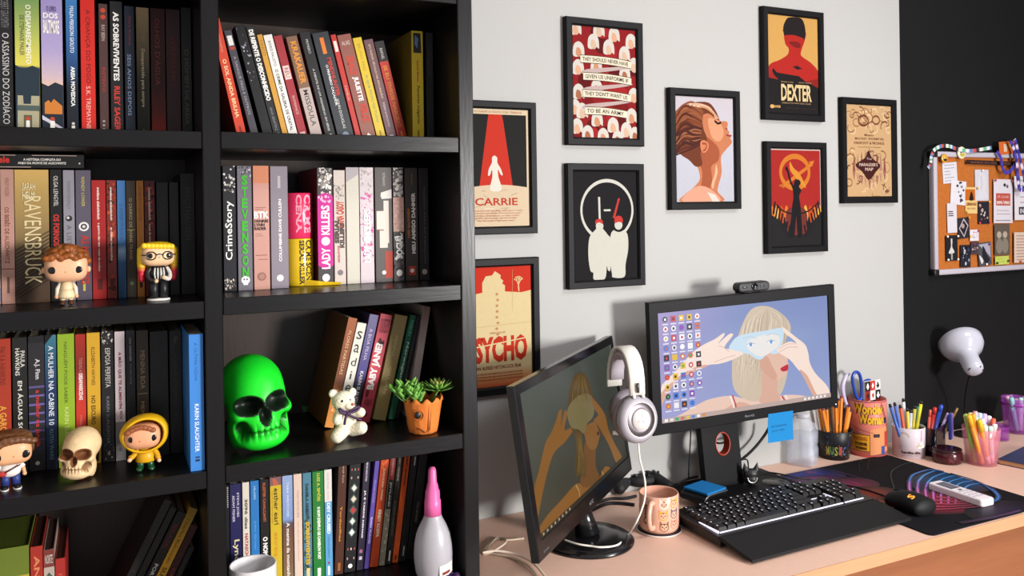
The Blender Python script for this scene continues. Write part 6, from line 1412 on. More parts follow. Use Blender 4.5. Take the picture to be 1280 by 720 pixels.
for k, t in enumerate(('ler livro novo', 'gravar vídeo', 'pagar conta')): g.text(t, -.026, .018 - .006 * k, -.034 - .012 * k, -.028 - .012 * k, '#155a8c', 'print')
g.build('handwriting', o)

# ================================================================ headset on the left monitor's corner
hs = thing('headset', 'white and grey headset hooked on the right edge of the angled monitor', 'headset', A0)
ax = Bv.normalized(); sd = ax.cross(up).normalized()
def L3(a_, s_, u_): return ax * a_ + sd * s_ + up * u_
D = Bv.length; to_cam = (-(A0 - Vector((0, 0, EYE)))).normalized()
cn = (-ax + CR * .12); cn.z = .1; cn.normalize()
cx2 = cn.cross(up).normalized(); cz2 = cx2.cross(cn).normalized()
MC = Matrix((cx2, cz2, cn)).transposed().to_4x4()
g = G(); g.T = MC; g.lathe([(.03, -.03), (.044, -.027), (.0475, -.02), (.047, -.01)], '#8a8288', 'cloth', 40, cap0=True); g.build('ear_pad', hs)
g = G(); g.T = MC; g.lathe([(.046, -.01), (.0485, -.006), (.0485, .002), (.044, .009), (.0375, .0125), (.036, .0115)], '#97929a', 'satin', 40, cap0=False, cap1=False); cup = g.build('ear_cup', hs)
g = G(); g.T = MC; g.lathe([(.0372, .0105), (.0365, .013), (.0345, .013), (.0342, .010)], '#c9c5c2', 'plastic', 40, cap0=False); g.build('trim_ring', cup)
g = G(); g.T = MC; g.lathe([(.0345, .0095), (.026, .0125), (.0225, .0118)], '#5c565a', 'metal', 40, cap0=False, cap1=True); g.build('grille', cup)
g = G(); g.T = MC; g.lathe([(.0218, .011), (.0215, .0138), (.0001, .0148)], '#cdc9c8', 'plastic', 40, cap0=False); g.build('cap', cup)
g = G(); g.T = MC; g.plane((0, 0, .0142), (1, 0, 0), (0, 1, 0), (0, 0, 1), .0001, .0008)
for k in range(3): q = k * 2.094 + 1.57; g.stroke(cr([(.002 * math.cos(q), .002 * math.sin(q)), (.007 * math.cos(q + .4), .007 * math.sin(q + .4)), (.010 * math.cos(q), .010 * math.sin(q))], 4, False), .0022, '#d8a8a8', 'print')
g.build('logo', cup)
# second cup behind
g = G(); Bq = Matrix.Translation(Bv + CR * .026 + Vector((0, 0, -.002))) @ Matrix((-cx2, cz2, -cn)).transposed().to_4x4(); g.T = Bq; g.lathe([(.03, -.012), (.042, -.01), (.045, 0), (.042, .008), (.03, .011), (.0001, .012)], '#6e666c', 'satin', 32); g.build('ear_cup', hs)
arc = []
for k in range(15):
    t = k / 14; a_ = math.pi * t
    arc.append(L3(D * (.5 - .5 * math.cos(a_)) + .0 * k, 0, .05 + .09 * math.sin(a_) ** .7 if 0 < k < 14 else .05))
def band(pts, w, th, col, m, name, off=0.):
    g = G(); vs = []; fs = []
    for i, p in enumerate(pts):
        t = (pts[min(i + 1, len(pts) - 1)] - pts[max(i - 1, 0)]).normalized(); n = sd.cross(t).normalized()
        for (s_, h_) in ((-1, 0), (-.86, 1), (.86, 1), (1, 0), (.86, -.6), (-.86, -.6)): vs.append(p + sd * (s_ * w / 2) - n * (h_ * th + off) * -1)
        if i:
            for j in range(6): fs.append((6 * i - 6 + j, 6 * i - 6 + (j + 1) % 6, 6 * i + (j + 1) % 6, 6 * i + j))
    fs.append(tuple(range(6))[::-1]); fs.append(tuple(range(6 * len(pts) - 6, 6 * len(pts))))
    g.add(vs, fs, col, m, True); return g.build(name, hs, fix=True)
band(arc, .038, .004, '#cfccc6', 'plastic', 'headband')
arc2 = [L3(D * .5 + (D * .5 - .011) * -math.cos(math.pi * t), 0, .052 + .075 * math.sin(math.pi * t) ** .7) for t in [.03 + .94 * k / 12 for k in range(13)]]
band(arc2, .034, .006, '#a39aa2', 'cloth', 'band_padding')
for q in (-.0105, .0105):
    g = G(); g.tube([cn * .006 + sd * q + up * .044 * 1.0, L3(.001, q, .062), L3(.004, q, .085)], .0034, '#efece6', 'plastic', 8); g.build('yoke', hs)
g = G(); g.box(-.003, .003, -.002, .002, -.01, .01, '#3a3634', 'plastic', .001, 1); g.T = Matrix.Identity(4); pp = L3(-.002, 0, .066); g.v = [v + pp - CF * .006 for v in g.v]; g.build('slider', hs)
mp_ = (Vector((0, 0, EYE)) + ray(766, 541) * 1.745) - A0; mq = (Vector((0, 0, EYE)) + ray(779, 542) * 1.745) - A0
g = G(); g.tube([mp_, mq], .0042, '#f0ede8', 'plastic', 10); g.build('microphone', hs)
# its white cord
def fw(px, py, d): return Vector((0, 0, EYE)) + ray(px, py) * d
pts = [A0 + cz2 * -.047 + cn * -.004, fw(800, 575, 1.735), fw(806, 600, 1.715), fw(806, 622, 1.70), fw(801, 640, 1.69), fw(794, 655, 1.685), disp(783, 670, .0048), disp(772, 681, .0125), disp(753, 684, .0175)]
pts += [disp(738, 682.5, .018), disp(722, 680, .0195), disp(706, 675, .019)]
g = G(); g.tube(cr([tuple(p) for p in pts], 8, False), .0019, '#e8e2d6', 'rubber', 8); g.T = Matrix.Identity(4); g.v = [v - A0 for v in g.v]; g.build('cord', hs)

# ================================================================ cups and small things
def cyl_art(o, name, fn):
    g = G(); g.mn = 'print'; fn(g)
    if g.v: return g.build(name, o)
# cat mug on a coaster
P = disp(824, 662)
o = thing('coaster', 'round dark coaster with a pale rim under the cat mug', 'coaster', (P.x, P.y, DESK + .0003))
g = G(); g.lathe([(.0475, 0), (.048, .002), (.046, .003)], '#d8c8c0', 'plastic', 48, cap1=False); g.build('rim', o)
g = G(); g.lathe([(.0458, .0005), (.0458, .0032), (.0001, .0033)], '#2e1f24', 'rubber', 48); g.build('pad', o)
MX = fw(824.5, 640, 1.0); 
mR = 24.6 * mmp((P.x, P.y, DESK + .05)); zc = DESK + .0038
mH = aty(824.5, 614, P.y).z - zc
o = mug('mug', 'peach mug printed with cat faces on the dark coaster', (P.x, P.y, zc), mR, mH, '#eab49c', math.radians(-143), '#d89a80')
toang = math.atan2(-P.x, P.y)       # direction to the camera, measured like cyl_text
lr = math.radians(143)
def face(g, ang, z_, r, c, c2):
    R1 = mR + .0004
    def pt(u, v): return ((R1) * math.sin(ang + u / R1), -R1 * math.cos(ang + u / R1), z_ + v)
    def pl(p, col, k):
        t = tessellate_polygon([[Vector((q[0], q[1], 0)) for q in p]]); q = [Vector(pt(*x)) for x in p]
        q = [Vector((v.x * (1 + k), v.y * (1 + k), v.z)) for v in q]
        fs = []
        for i, j, l in t:
            ar = (p[j][0] - p[i][0]) * (p[l][1] - p[i][1]) - (p[l][0] - p[i][0]) * (p[j][1] - p[i][1]); fs.append((i, j, l) if ar > 0 else (i, l, j))
        g.add(q, fs, col, 'print')
    pl(circ(0, 0, r, r * .85, 16), c, 0); pl([(-r * .95, r * .2), (-r * .3, r * .7), (-r * .9, r * 1.35)][::1], c, 0); pl([(r * .95, r * .2), (r * .9, r * 1.35), (r * .3, r * .7)], c, 0)
    for s_ in (-1, 1): pl(circ(s_ * r * .4, r * .1, r * .13, r * .15, 8), c2, .006)
    pl(circ(0, -r * .2, r * .16, r * .1, 8), c2, .006); pl([(-r * .2, r * .8), (0, r * .45), (r * .2, r * .8)][::-1], c2, .006)
g = G(); g.T = Matrix.Rotation(lr, 4, 'Z')
for da, hh, c, c2 in ((.26, .8, '#ecd8c4', '#5a4038'), (.85, .8, '#dc9430', '#7a4a1c'), (.22, .5, '#e0a030', '#8a5a1c'), (.85, .52, '#6a5a68', '#2c2430'), (.26, .2, '#8a6440', '#3a261a'), (.85, .24, '#d8846a', '#6a2c24')): face(g, toang + da, mH * hh, .0102, c, c2)
g.build('cat_print', o)
g = G(); g.T = Matrix.Rotation(lr, 4, 'Z'); cyl_text(g, 'Camila', mR + .0005, toang - .86, toang - .6, mH * .25, mH * .78, '#3a2624', 'print', .02, 'u'); g.build('lettering', o)

# black game controller behind the mug
P = disp(801, 612); s = 1.0
o = thing('game_controller', 'black game controller lying behind the cat mug', 'game controller', (P.x, P.y, DESK + .0005), math.radians(-22)); o.scale = (.78, .78, .88)
g = G()
g.ball((0, 0, .026), (.05, .03, .018), '#1a191b'); 
for q in (-1, 1):
    for k in range(7): t = k / 6; g.ball((q * (.045 + .03 * t), .012 - .055 * t, .026 - .008 * t), (.024 - .005 * t, .024 - .004 * t, .0185 - .002 * t), '#1a191b', nu=14, nv=9)
    g.ball((q * .045, .024, .032), (.022, .012, .01), '#1a191b', nu=12, nv=8)
rmesh(g, 'body', o, .0022, 4, '#1d1c1e', 'rubber')
for x, y in ((-.045, .008), (.02, -.014)):
    g = G(); g.lathe([(.009, .04), (.006, .043), (.006, .049), (.0095, .051), (.009, .053), (.0001, .0525)], '#121213', 'rubber', 20, (x, y, 0)); g.build('thumbstick', o)
for k in range(4):
    q = k * math.pi / 2; g = G(); g.lathe([(.0042, .041), (.0042, .0465), (.0001, .0472)], '#29282b', 'gloss', 14, (.047 + .0105 * math.cos(q), .008 + .0105 * math.sin(q), 0)); g.build('button', o)
g = G(); g.box(-.027, -.011, -.0165, -.0115, .04, .0455, '#242326', 'satin', .001, 1); g.box(-.0215, -.0165, -.022, -.006, .04, .0455, '#242326', 'satin', .001, 1); g.build('d_pad', o)

# sticky-note dispenser on the monitor foot
P = atz(884, 623, BT)
o = thing('note_dispenser', 'black note dispenser holding a blue pad on the monitor foot', 'note dispenser', (P.x - .004, P.y + .004, BT + .0004), math.radians(14))
g = G(); pr = [(-.04, 0), (.036, 0), (.036, .018), (-.03, .02), (-.044, .014), (-.047, .006)]
g.prism(pr, -.036, .036, '#1a191b', 'plastic', 'y', .002, 2); g.build('case', o)
g = G(); sp_ = [(-.047, -.0366, .006), (-.043, -.0368, .016), (-.03, -.0368, .0215), (.036, -.0368, .0195)]
g.tube(cr([(-.04, -.0368, .0), (-.0475, -.0368, .006), (-.044, -.0368, .0155), (-.03, -.0368, .021), (.0, -.0368, .0205), (.036, -.0368, .0192)], 5, False), .0012, '#a8a4a6', 'metal', 6); g.build('trim', o)
g = G(); g.box(-.034, .036, -.034, .034, .0205, .0255, '#1c74b6', 'paper', .0006, 1, False); g.build('note_pad', o)

# black cat ring holder
P = atz(943, 607, BT); P2 = P
o = thing('cat_ring_holder', 'small black cat-head ring holder with a silver ring on the monitor foot', 'ring holder', (P.x, P.y + .012, BT + .0004), math.radians(-25))
g = G(); g.ball((0, 0, .012), (.02, .014, .012), '#19181a'); g.ball((0, 0, .024), (.019, .012, .014), '#19181a')
for q in (-1, 1):
    for k in range(6): t = k / 5; g.ball((q * (.012 + .004 * t), 0, .033 + .016 * t), (.0075 * (1 - t) + .0012, .006 * (1 - t) + .0012, .005), '#19181a', nu=10, nv=7)
rmesh(g, 'head', o, .0013, 3, '#1c1b1d', 'satin')
g = G(); g.tube([(.011 * math.cos(a_), -.0135, .018 + .011 * math.sin(a_)) for a_ in [math.pi * .95 + k * math.pi * 1.1 / 12 for k in range(13)]], [.0008 + .0014 * math.sin(math.pi * k / 12) for k in range(13)], '#d8d6d2', 'metal', 8); g.tube([(0, -.0135, .007), (0, -.0138, .001)], .0007, '#d8d6d2', 'metal', 6); g.build('ring', o)

# clear water bottle
P = disp(1003, 579)
s = mmp(P); bw_ = 17.5 * s
o = thing('water_bottle', 'clear squared water bottle behind the blue sticky note', 'bottle', (P.x, P.y - .002, DESK + .0005), math.radians(30))
H0 = aty(1003, 516, P.y).z - DESK
def sqr(k, r=.35, n=5): return rrect(-k, k, -k, k, k * r, n)
g = G(); vs = []; fs = []; lv = [(bw_ * .8, 0), (bw_ * .93, .004), (bw_ * .93, H0 * .3), (bw_ * .86, H0 * .36), (bw_ * .93, H0 * .42), (bw_ * .93, H0 * .66), (bw_ * .8, H0 * .78), (bw_ * .45, H0 * .86), (bw_ * .42, H0 * .9)]
for k, z_ in lv: vs += [(x, y, z_) for x, y in sqr(k, .35 if k > bw_ * .5 else .98)]
n = len(sqr(1))
for k in range(len(lv) - 1):
    for j in range(n): fs.append((k * n + j, k * n + (j + 1) % n, k * n + n + (j + 1) % n, k * n + n + j))
fs += [tuple(range(n))[::-1], tuple(range(n * (len(lv) - 1), n * len(lv)))]
g.add(vs, fs, '#dfe4f0', 'clear', True); g.build('body', o)
g = G(); vs = []; lw_ = [(bw_ * .86, .003), (bw_ * .86, H0 * .3), (bw_ * .8, H0 * .36), (bw_ * .86, H0 * .42), (bw_ * .86, H0 * .6)]
for k, z_ in lw_: vs += [(x, y, z_) for x, y in sqr(k)]
fs = []
for k in range(len(lw_) - 1):
    for j in range(n): fs.append((k * n + j, k * n + (j + 1) % n, k * n + n + (j + 1) % n, k * n + n + j))
fs += [tuple(range(n))[::-1], tuple(range(n * (len(lw_) - 1), n * len(lw_)))]
g.add(vs, fs, '#cfd6ea', 'clear', True); g.build('water', o)
g = G(); g.lathe([(bw_ * .46, H0 * .905), (bw_ * .5, H0 * .91), (bw_ * .5, H0 * .99), (bw_ * .4, H0), (.0001, H0)], '#dcdae0', 'milky', 28); g.build('cap', o)

def pen(name, label, cat, base, tip, r, col, tipcol, group, tiplen=.012, kind='pen', midcol=None):
    base, tip = Vector(base), Vector(tip); d = tip - base; L_ = d.length; q = d.to_track_quat('Z', 'Y')
    o = thing(name, label, cat, base, 0, group); o.rotation_euler = q.to_euler()
    if kind == 'pencil':
        g = G(); g.lathe([(r, 0), (r, L_ - tiplen)], col, 'satin', 6, cap1=True, smooth=False); g.build('barrel', o)
        g = G(); g.lathe([(r * 1.02, L_ - tiplen + .0003), (r * 1.02, L_ - .001), (r * .8, L_)], tipcol, 'satin', 6, cap1=True, smooth=False); g.build('end', o)
    elif kind == 'marker':
        g = G(); g.lathe([(r * .8, 0), (r, .002), (r, L_ - tiplen)], col, 'plastic', 14, cap1=True); g.build('barrel', o)
        g = G(); g.lathe([(r * 1.06, L_ - tiplen + .0003), (r * 1.08, L_ - .004), (r * .8, L_)], tipcol, 'plastic', 14, cap1=True); g.build('cap', o)
        if midcol:
            g = G(); g.lathe([(r * 1.03, .0), (r * 1.03, .022)], midcol, 'plastic', 14, cap1=True); g.build('end_plug', o)
    else:
        g = G(); g.lathe([(r * .8, 0), (r, .003), (r, L_ - tiplen)], col, 'plastic', 12, cap1=True); g.build('barrel', o)
        g = G(); g.lathe([(r * .98, L_ - tiplen + .0003), (r * .9, L_ - .002), (r * .5, L_)], tipcol, 'plastic', 12, cap1=True); g.build('cap', o)
    return o

def open_cup(o, r0, r1, H, col, m, th=.0016, n=48, name='cup', floor_=.004):
    g = G(); g.lathe([(r0, 0), (r1, H), (r1 - th * .5, H + .0006), (r1 - th, H), (r0 - th, floor_), (.0001, floor_)], col, m, n); return g.build(name, o)

# black cup of orange pencils
P = disp(1043, 571); s = mmp(P); r1, r0 = 22.5 * s, 17.5 * s; H0 = aty(1042, 536, P.y).z - DESK
c1_ = thing('pencil_cup', 'black cup with rainbow foil lettering, full of orange pencils', 'pencil cup', (P.x, P.y, DESK + .0005))
open_cup(c1_, r0, r1, H0, '#17161a', 'satin')
ca = math.atan2(-P.x, P.y)
rz = lambda z_: r0 + (r1 - r0) * z_ / H0 + .0005
g = G()
for k, (ch, c) in enumerate(zip('MUSIC', ['#b0a848', '#58a070', '#a8b850', '#c8605a', '#5a88c0'])): cyl_text(g, ch, rz, ca - .5 + .26 * k, ca - .3 + .26 * k, H0 * (.18 + .02 * (k % 2)), H0 * .5, c, 'foil', .02)
g.build('lettering', c1_)
g = G(); rn = random.Random(4)
for k in range(46):
    a_ = ca + rn.uniform(-1.2, 1.2); z_ = H0 * rn.uniform(.08, .9); patch(g, rz, a_, a_ + rn.uniform(.02, .07), z_, z_ + rn.uniform(.0012, .004), rn.choice(['#a8a04a', '#4a9a6a', '#b85a50', '#4a78b0', '#8a5aa8']), 'foil', 1)
g.build('foil_flecks', c1_)
tops = [(1023, 507), (1028, 510), (1033, 509), (1038, 504), (1042, 502), (1045, 507), (1049, 498), (1052, 495), (1056, 503), (1061, 506), (1066, 508), (1063, 512)]
for k, (x, y) in enumerate(tops):
    fx = (x - 1044) / 24; dy = (-1) ** k * .008
    base = (P.x + fx * r0 * .62, P.y + dy, DESK + .006); tp = aty(x, y, P.y + dy * 1.5 + (.004 if k % 3 else -.006))
    pen('pencil', 'orange hexagonal pencil in the black foil-lettered cup', 'pencil', base, tp, .0045, '#e0842a' if k not in (3, 8) else '#4a3a2a', ['#4a2a5a', '#8a2f3a', '#2a2438'][k % 3], 'orange pencils in the black cup', .006, 'pencil')

# tall comic-coloured cup
P = disp(1085, 566); s = mmp(P); r1 = 22.3 * s; H0 = aty(1085, 497, P.y).z - DESK
c2_ = thing('pencil_cup', 'tall coral cup with yellow script lettering, holding blue scissors', 'pencil cup', (P.x, P.y, DESK + .0005))
open_cup(c2_, r1, r1, H0, '#cf7468', 'satin', name='cup')
ca = math.atan2(-P.x, P.y); Rr = r1 + .0004
g = G(); cyl_text(g, 'Wonder', Rr + .0003, ca - .78, ca + .95, H0 * .76, H0 * .95, '#4a2416', 'print', .09, 'h'); cyl_text(g, 'Woman', Rr + .0003, ca - .45, ca + .95, H0 * .58, H0 * .76, '#4a2416', 'print', .09)
cyl_text(g, 'Wonder', Rr + .0006, ca - .8, ca + .93, H0 * .765, H0 * .955, '#e0a82c', 'print', .045); cyl_text(g, 'Woman', Rr + .0006, ca - .47, ca + .93, H0 * .585, H0 * .765, '#e0a82c', 'print', .045); g.build('title', c2_)
g = G(); patch(g, Rr, ca - .95, ca + .12, H0 * .1, H0 * .4, '#2a1c18', 'print', 10); patch(g, Rr + .0003, ca - .92, ca + .09, H0 * .11, H0 * .39, '#d8961e', 'print', 10); g.build('label_panel', c2_)
g = G(); cyl_text(g, 'WONDER', Rr + .0007, ca - .72, ca - .02, H0 * .2, H0 * .26, '#3a2416', 'print', .05); cyl_text(g, 'WOMAN', Rr + .0007, ca - .68, ca - .06, H0 * .125, H0 * .185, '#3a2416', 'print', .05); cyl_text(g, 'STARRING', Rr + .0007, ca - .8, ca - .02, H0 * .29, H0 * .36, '#b86a1c', 'print', .05); g.build('subtitle', c2_)
g = G(); patch(g, Rr, ca + .12, ca + 1.3, H0 * .04, H0 * .5, '#d88a5a', 'print', 8, H0 * .06); patch(g, Rr + .0003, ca + .3, ca + .65, H0 * .36, H0 * .42, '#2c2028', 'print', 5); patch(g, Rr + .0003, ca + .75, ca + 1.0, H0 * .05, H0 * .2, '#3a4a8a', 'print', 5); patch(g, Rr + .0003, ca + 1.0, ca + 1.3, H0 * .18, H0 * .45, '#b03a30', 'print', 5); patch(g, Rr + .0004, ca + .8, ca + 1.2, H0 * .6, H0 * .7, '#3a3458', 'print', 5); patch(g, Rr + .0003, ca - 1.0, ca + .3, H0 * .53, H0 * .535, '#3a2420', 'print', 10, -H0 * .1); patch(g, Rr, ca - 1.5, ca + 1.5, 0, H0 * .03, '#b84a44', 'print', 14); patch(g, Rr, ca - 1.5, ca + 1.5, H0 * .97, H0, '#b05a5a', 'print', 14); g.build('comic_print', c2_)
# scissors
o = thing('scissors', 'blue-handled scissors standing in the tall coral cup', 'scissors', (P.x, P.y, DESK + .01))
def loc(px, py, yy): return aty(px, py, yy) - Vector((P.x, P.y, DESK + .01))
yy = P.y - .002
for k, lp in enumerate(([(1072, 498), (1068, 488), (1065.5, 474), (1068, 466), (1073, 466), (1076, 474), (1077, 488), (1076, 499)], [(1079, 500), (1077, 488), (1080, 478), (1086, 475), (1090, 480), (1088, 490), (1084, 499)])):
    g = G(); g.tube(cr([tuple(loc(x, y, yy + .006 * k)) for x, y in lp], 5), .0044 if k == 0 else .004, '#24449c', 'gloss', 10, True); g.build('handle', o)
for k, x in enumerate((1074, 1081)):
    g = G(); a_ = loc(x, 500, yy + .006 * k); b__ = Vector(((-1) ** k * .004, .006 * k, .0)); g.tube([a_, (a_ + b__) / 2, b__ + Vector((0, 0, .004))], [.005, .0045, .0012], '#a8a8ac', 'metal', 8); g.build('blade', o)
# lilac-white tool behind
o = thing('brush', 'pale lilac flat brush handle behind the scissors', 'brush', (P.x - r1 * .5, P.y + .012, DESK + .008))
g = G(); pts = cr([tuple(aty(x, y, P.y + .014) - Vector(o.location)) for x, y in ((1064, 520), (1056, 500), (1053, 484), (1057, 471), (1062, 467))], 5, False); g.tube(pts, [.003 + .003 * math.sin(math.pi * k / (len(pts) - 1)) for k in range(len(pts))], '#b9aec8', 'plastic', 10); g.build('handle', o)
g = G(); g.tube([tuple(aty(1064, 521, P.y + .014) - Vector(o.location)), (0, 0, .03)], .0034, '#8a8498', 'metal', 8); g.build('ferrule', o)
# suit-checked card case
q = aty(1091, 488, P.y - .012)
o = thing('card_case', 'checkered card case with red, black and white card suits in the coral cup', 'card case', (q.x, q.y, q.z), math.radians(4))
cw_, ch_ = 28.5 * s, 24 * s
g = G(); g.box(-cw_ / 2, cw_ / 2, 0, .008, -ch_ * 1.9, ch_ / 2, '#e4e0dc', 'satin', .0008, 1, False); g.build('case', o)
g = G(); g.mn = 'print'; g.plane((-cw_ / 2, 0, ch_ / 2), (cw_ / 3, 0, 0), (0, 0, -ch_ / 2), (0, -1, 0), .00008, .0001)
fl_ = [['#1c1a1e', '#b83228', '#ece8e4'], ['#8a2420', '#ece8e4', '#1c1a1e'], ['#ece8e4', '#1c1a1e', '#b83228']]
for r in range(3):
    for c in range(3): g.poly([(c, r), (c, r + 1), (c + 1, r + 1), (c + 1, r)], fl_[r][c], None, r + c == 0)
def suit(c, r, k, col):
    x, y = c + .5, r + .5
    if k == 'd': g.poly([(x, y - .32), (x - .24, y), (x, y + .32), (x + .24, y)], col)
    elif k == 's': g.poly(cr([(x, y - .34), (x - .26, y + .08), (x - .12, y + .18), (x - .1, y + .32), (x + .1, y + .32), (x + .12, y + .18), (x + .26, y + .08)], 3)[::1], col)
    else:
        for dx, dy_ in ((0, -.16), (-.15, .08), (.15, .08)): g.poly([(x + dx + .15 * math.cos(-t), y + dy_ + .15 * math.sin(-t)) for t in [i * .6283 for i in range(10)]], col)
        g.poly([(x - .03, y), (x - .1, y + .33), (x + .1, y + .33), (x + .03, y)], col)
for c, r, k, col in ((0, 0, 's', '#ece8e4'), (1, 0, 'd', '#ece8e4'), (2, 0, 'c', '#1c1a1e'), (0, 1, 'd', '#1c1a1e'), (1, 1, 'd', '#b83228'), (2, 1, 'c', '#ece8e4')): suit(c, r, k, col)
g.build('suit_print', o)

# white printed cup of pens
P = disp(1136, 569); s = mmp(P); r1 = 19.3 * s; H0 = aty(1136, 532, P.y).z - DESK
c3_ = thing('pencil_cup', 'white cup with small black lettering, holding coloured pens', 'pencil cup', (P.x, P.y, DESK + .0005))
open_cup(c3_, r1 * .97, r1, H0, '#ddd0d8', 'ceramic')
ca = math.atan2(-P.x, P.y); Rr = r1 + .0003
g = G(); cyl_text(g, 'bendita alba', Rr, ca - .45, ca + .75, H0 * .17, H0 * .26, '#4a3038', 'print', .05); g.build('lettering', c3_)
g = G(); cyl_text(g, 'papelaria criativa', Rr, ca - .45, ca + .75, H0 * .1, H0 * .14, '#8a7078', 'print', .02); g.build('small_lettering', c3_)
def arcp(g, ac, zc_, r, w_, col):
    n = 10
    for k in range(n):
        t0, t1 = math.pi * k / n, math.pi * (k + 1) / n; V = []
        for t in (t0, t1):
            for q in (r, r + w_): aa = ac - q * math.cos(t) / Rr; V.append((Rr * math.sin(aa), -Rr * math.cos(aa), zc_ + q * math.sin(t)))
        g.add(V, [(0, 2, 3, 1)], col, 'print')
g = G()
for k, c in enumerate(('#d8c0a8', '#e0cc9c', '#c0b0cc')): arcp(g, ca - .25, H0 * .72, .0095 + .0016 * k, .0013, c)
arcp(g, ca + .85, H0 * .45, .003, .005, '#efe8e8'); arcp(g, ca + .7, H0 * .4, .002, .004, '#d8b060'); patch(g, Rr, ca + .55, ca + 1.1, H0 * .36, H0 * .44, '#f0e8ec', 'print', 4); patch(g, Rr, ca + .8, ca + .9, H0 * .6, H0 * .95, '#d8a0b0', 'print', 2)
g.build('rainbow_print', c3_)
pens = [(1112, 505, '#3c5aa8', 'leftmost blue pen'), (1118, 503, '#3f5fb0', 'second blue pen'), (1125, 506, '#c8502c', 'orange-red pen'), (1129, 498, '#d8d4dc', 'tall white pen'), (1134, 510, '#d0b83c', 'short mustard pen'), (1139, 512, '#bfc4d4', 'pale grey pen'), (1144, 507, '#c8b43c', 'ochre pen'), (1149, 504, '#2f9a8c', 'teal pen'), (1152, 501, '#d8d02c', 'bright yellow-green pen')]
for k, (x, y, c, nm) in enumerate(pens):
    dy = (-.008, .006, -.002, .009)[k % 4]; fx = (x - 1134) / 20
    base = (P.x + fx * r1 * .34, P.y + dy * .3, DESK + .007); tp = aty(x, y, P.y + dy * .8)
    pen('pen', nm + ' in the white lettered cup', 'pen', base, tp, .0042, c, '#1c1b20', 'pens in the white cup', .009)

# dark organiser behind the jar
P = disp(1178, 571); s = mmp(P)
o = thing('pen_organizer', 'dark translucent pen organizer behind the maroon jar', 'pen organizer', (P.x + .008, P.y + .036, DESK + .0005), math.radians(20))
H0 = aty(1178, 536, P.y).z - DESK; ow = 19 * s
g = G(); outer = rrect(-ow, ow, -.022, .022, .006); inner = rrect(-ow + .002, ow - .002, -.02, .02, .005)
prism_hole(g, outer, inner[::-1], lambda p, d: (p[0], p[1], d), .003, H0, '#121115', 'clear_dark'); g.build('shell', o, fix=True)
g = G(); g.prism(outer, 0, .0029, '#19181b', 'plastic'); g.build('base', o)
g = G(); g.box(-.001, .001, -.0198, .0198, .0031, H0 * .92, '#1a181d', 'clear_tint'); g.build('divider', o)
for k, (x, y, c, nm, knd) in enumerate([(1163, 512, '#d85a4a', 'coral pen', 'pen'), (1169, 509, '#c22f2c', 'thick red marker', 'marker'), (1177, 506, '#2f4ab0', 'blue marker', 'marker'), (1197, 510, '#8a6a3c', 'bronze-tipped brush pen', 'pen'), (1185, 516, '#b89ac8', 'lilac pen', 'pen')]):
    base = (P.x + (x - 1180) / 22 * ow * .55, P.y + .036, DESK + .006); tp = aty(x, y, P.y + .036)
    pen('pen' if knd == 'pen' else 'marker', nm + ' in the dark organizer', 'pen', base, tp, .0048 if knd == 'marker' else .0035, c, c, None, .02, knd)
q = aty(1188.5, 526, P.y + .03); o = thing('sticky_flags', 'block of blue and lilac page flags in the dark organizer', 'page flags', (q.x, q.y, q.z), math.radians(20))
for k, c in enumerate(('#4a5ab8', '#6a6ac0', '#9a7ac8')):
    g = G(); g.box(-.012 + .008 * k, -.0045 + .008 * k, -.003, .003, -.05, .02, c, 'paper', .0004, 1, False); g.build('flag_pad', o)

# maroon jar
P = disp(1184, 577); s = mmp(P); r1 = 17.4 * s; H0 = aty(1184, 560, P.y).z - DESK
o = thing('jar', 'small dark maroon glass jar on the desk', 'jar', (P.x, P.y, DESK + .0005))
g = G(); g.lathe([(r1 * .9, 0), (r1, .003), (r1, H0 * .72), (r1 * .93, H0 * .82)], '#3d1219', 'gloss', 40); g.build('glass_body', o)
g = G(); g.lathe([(r1 * .95, H0 * .83), (r1 * .97, H0 * .98), (r1 * .88, H0), (.0001, H0)], '#2c1016', 'gloss', 40); g.build('lid', o)
g = G(); ca = math.atan2(-P.x, P.y)
for k in range(5): arcp_ = [((r1 + .0006) * math.sin(ca + .25 + .18 * math.cos(t + k)), -(r1 + .0006) * math.cos(ca + .25 + .18 * math.cos(t + k)), H0 * (.15 + .11 * k) + .004 * math.sin(t)) for t in [i * .7 for i in range(6)]]; g.tube(arcp_, .0007, '#7a3a3c', 'gloss', 5)
g.build('embossing', o)

# pink clear cup of highlighters
P = disp(1227, 579); s = mmp(P); r0, r1 = 17.5 * s, 22 * s; H0 = aty(1226, 534, P.y).z - DESK
c5 = thing('pencil_cup', 'clear pink cup packed with orange, yellow and pastel highlighters', 'pencil cup', (P.x, P.y, DESK + .0005))
open_cup(c5, r0, r1, H0, '#e890a4', 'clear_tint', .0014)
hl = [(1207, 518, '#8fb04a', '#a8c060', 'green', -.008), (1211, 519, '#e0862c', '#e8b030', 'amber', -.018), (1216, 518, '#d8702c', '#d8982c', 'orange', -.024), (1224, 525, '#e0862c', '#d8b82c', 'yellow-capped amber', -.03), (1231, 531, '#d89a34', '#efe6c8', 'cream-capped amber', -.031), (1238, 533, '#b8bcc8', '#bfe0dc', 'mint-capped grey', -.027), (1244, 530, '#d86a2c', '#efe8d8', 'white-capped orange', -.016), (1219, 514, '#d8b0c8', '#e8a0a8', 'pink', .02), (1225, 516, '#a8b8d8', '#b0d0e0', 'sky blue', .024), (1231, 517, '#c8a0d0', '#c8a8dc', 'lilac', .024), (1237, 520, '#e0c8d8', '#efe8ec', 'white-capped rose', .02), (1242, 523, '#c8442c', '#d85a40', 'red', .006), (1213, 516, '#c8c060', '#d8d490', 'pale lemon', .012), (1228, 523, '#d8a8b8', '#e0c8d0', 'blush', .0), (1220, 521, '#9ab8a8', '#a8d0c0', 'sage', .0)]
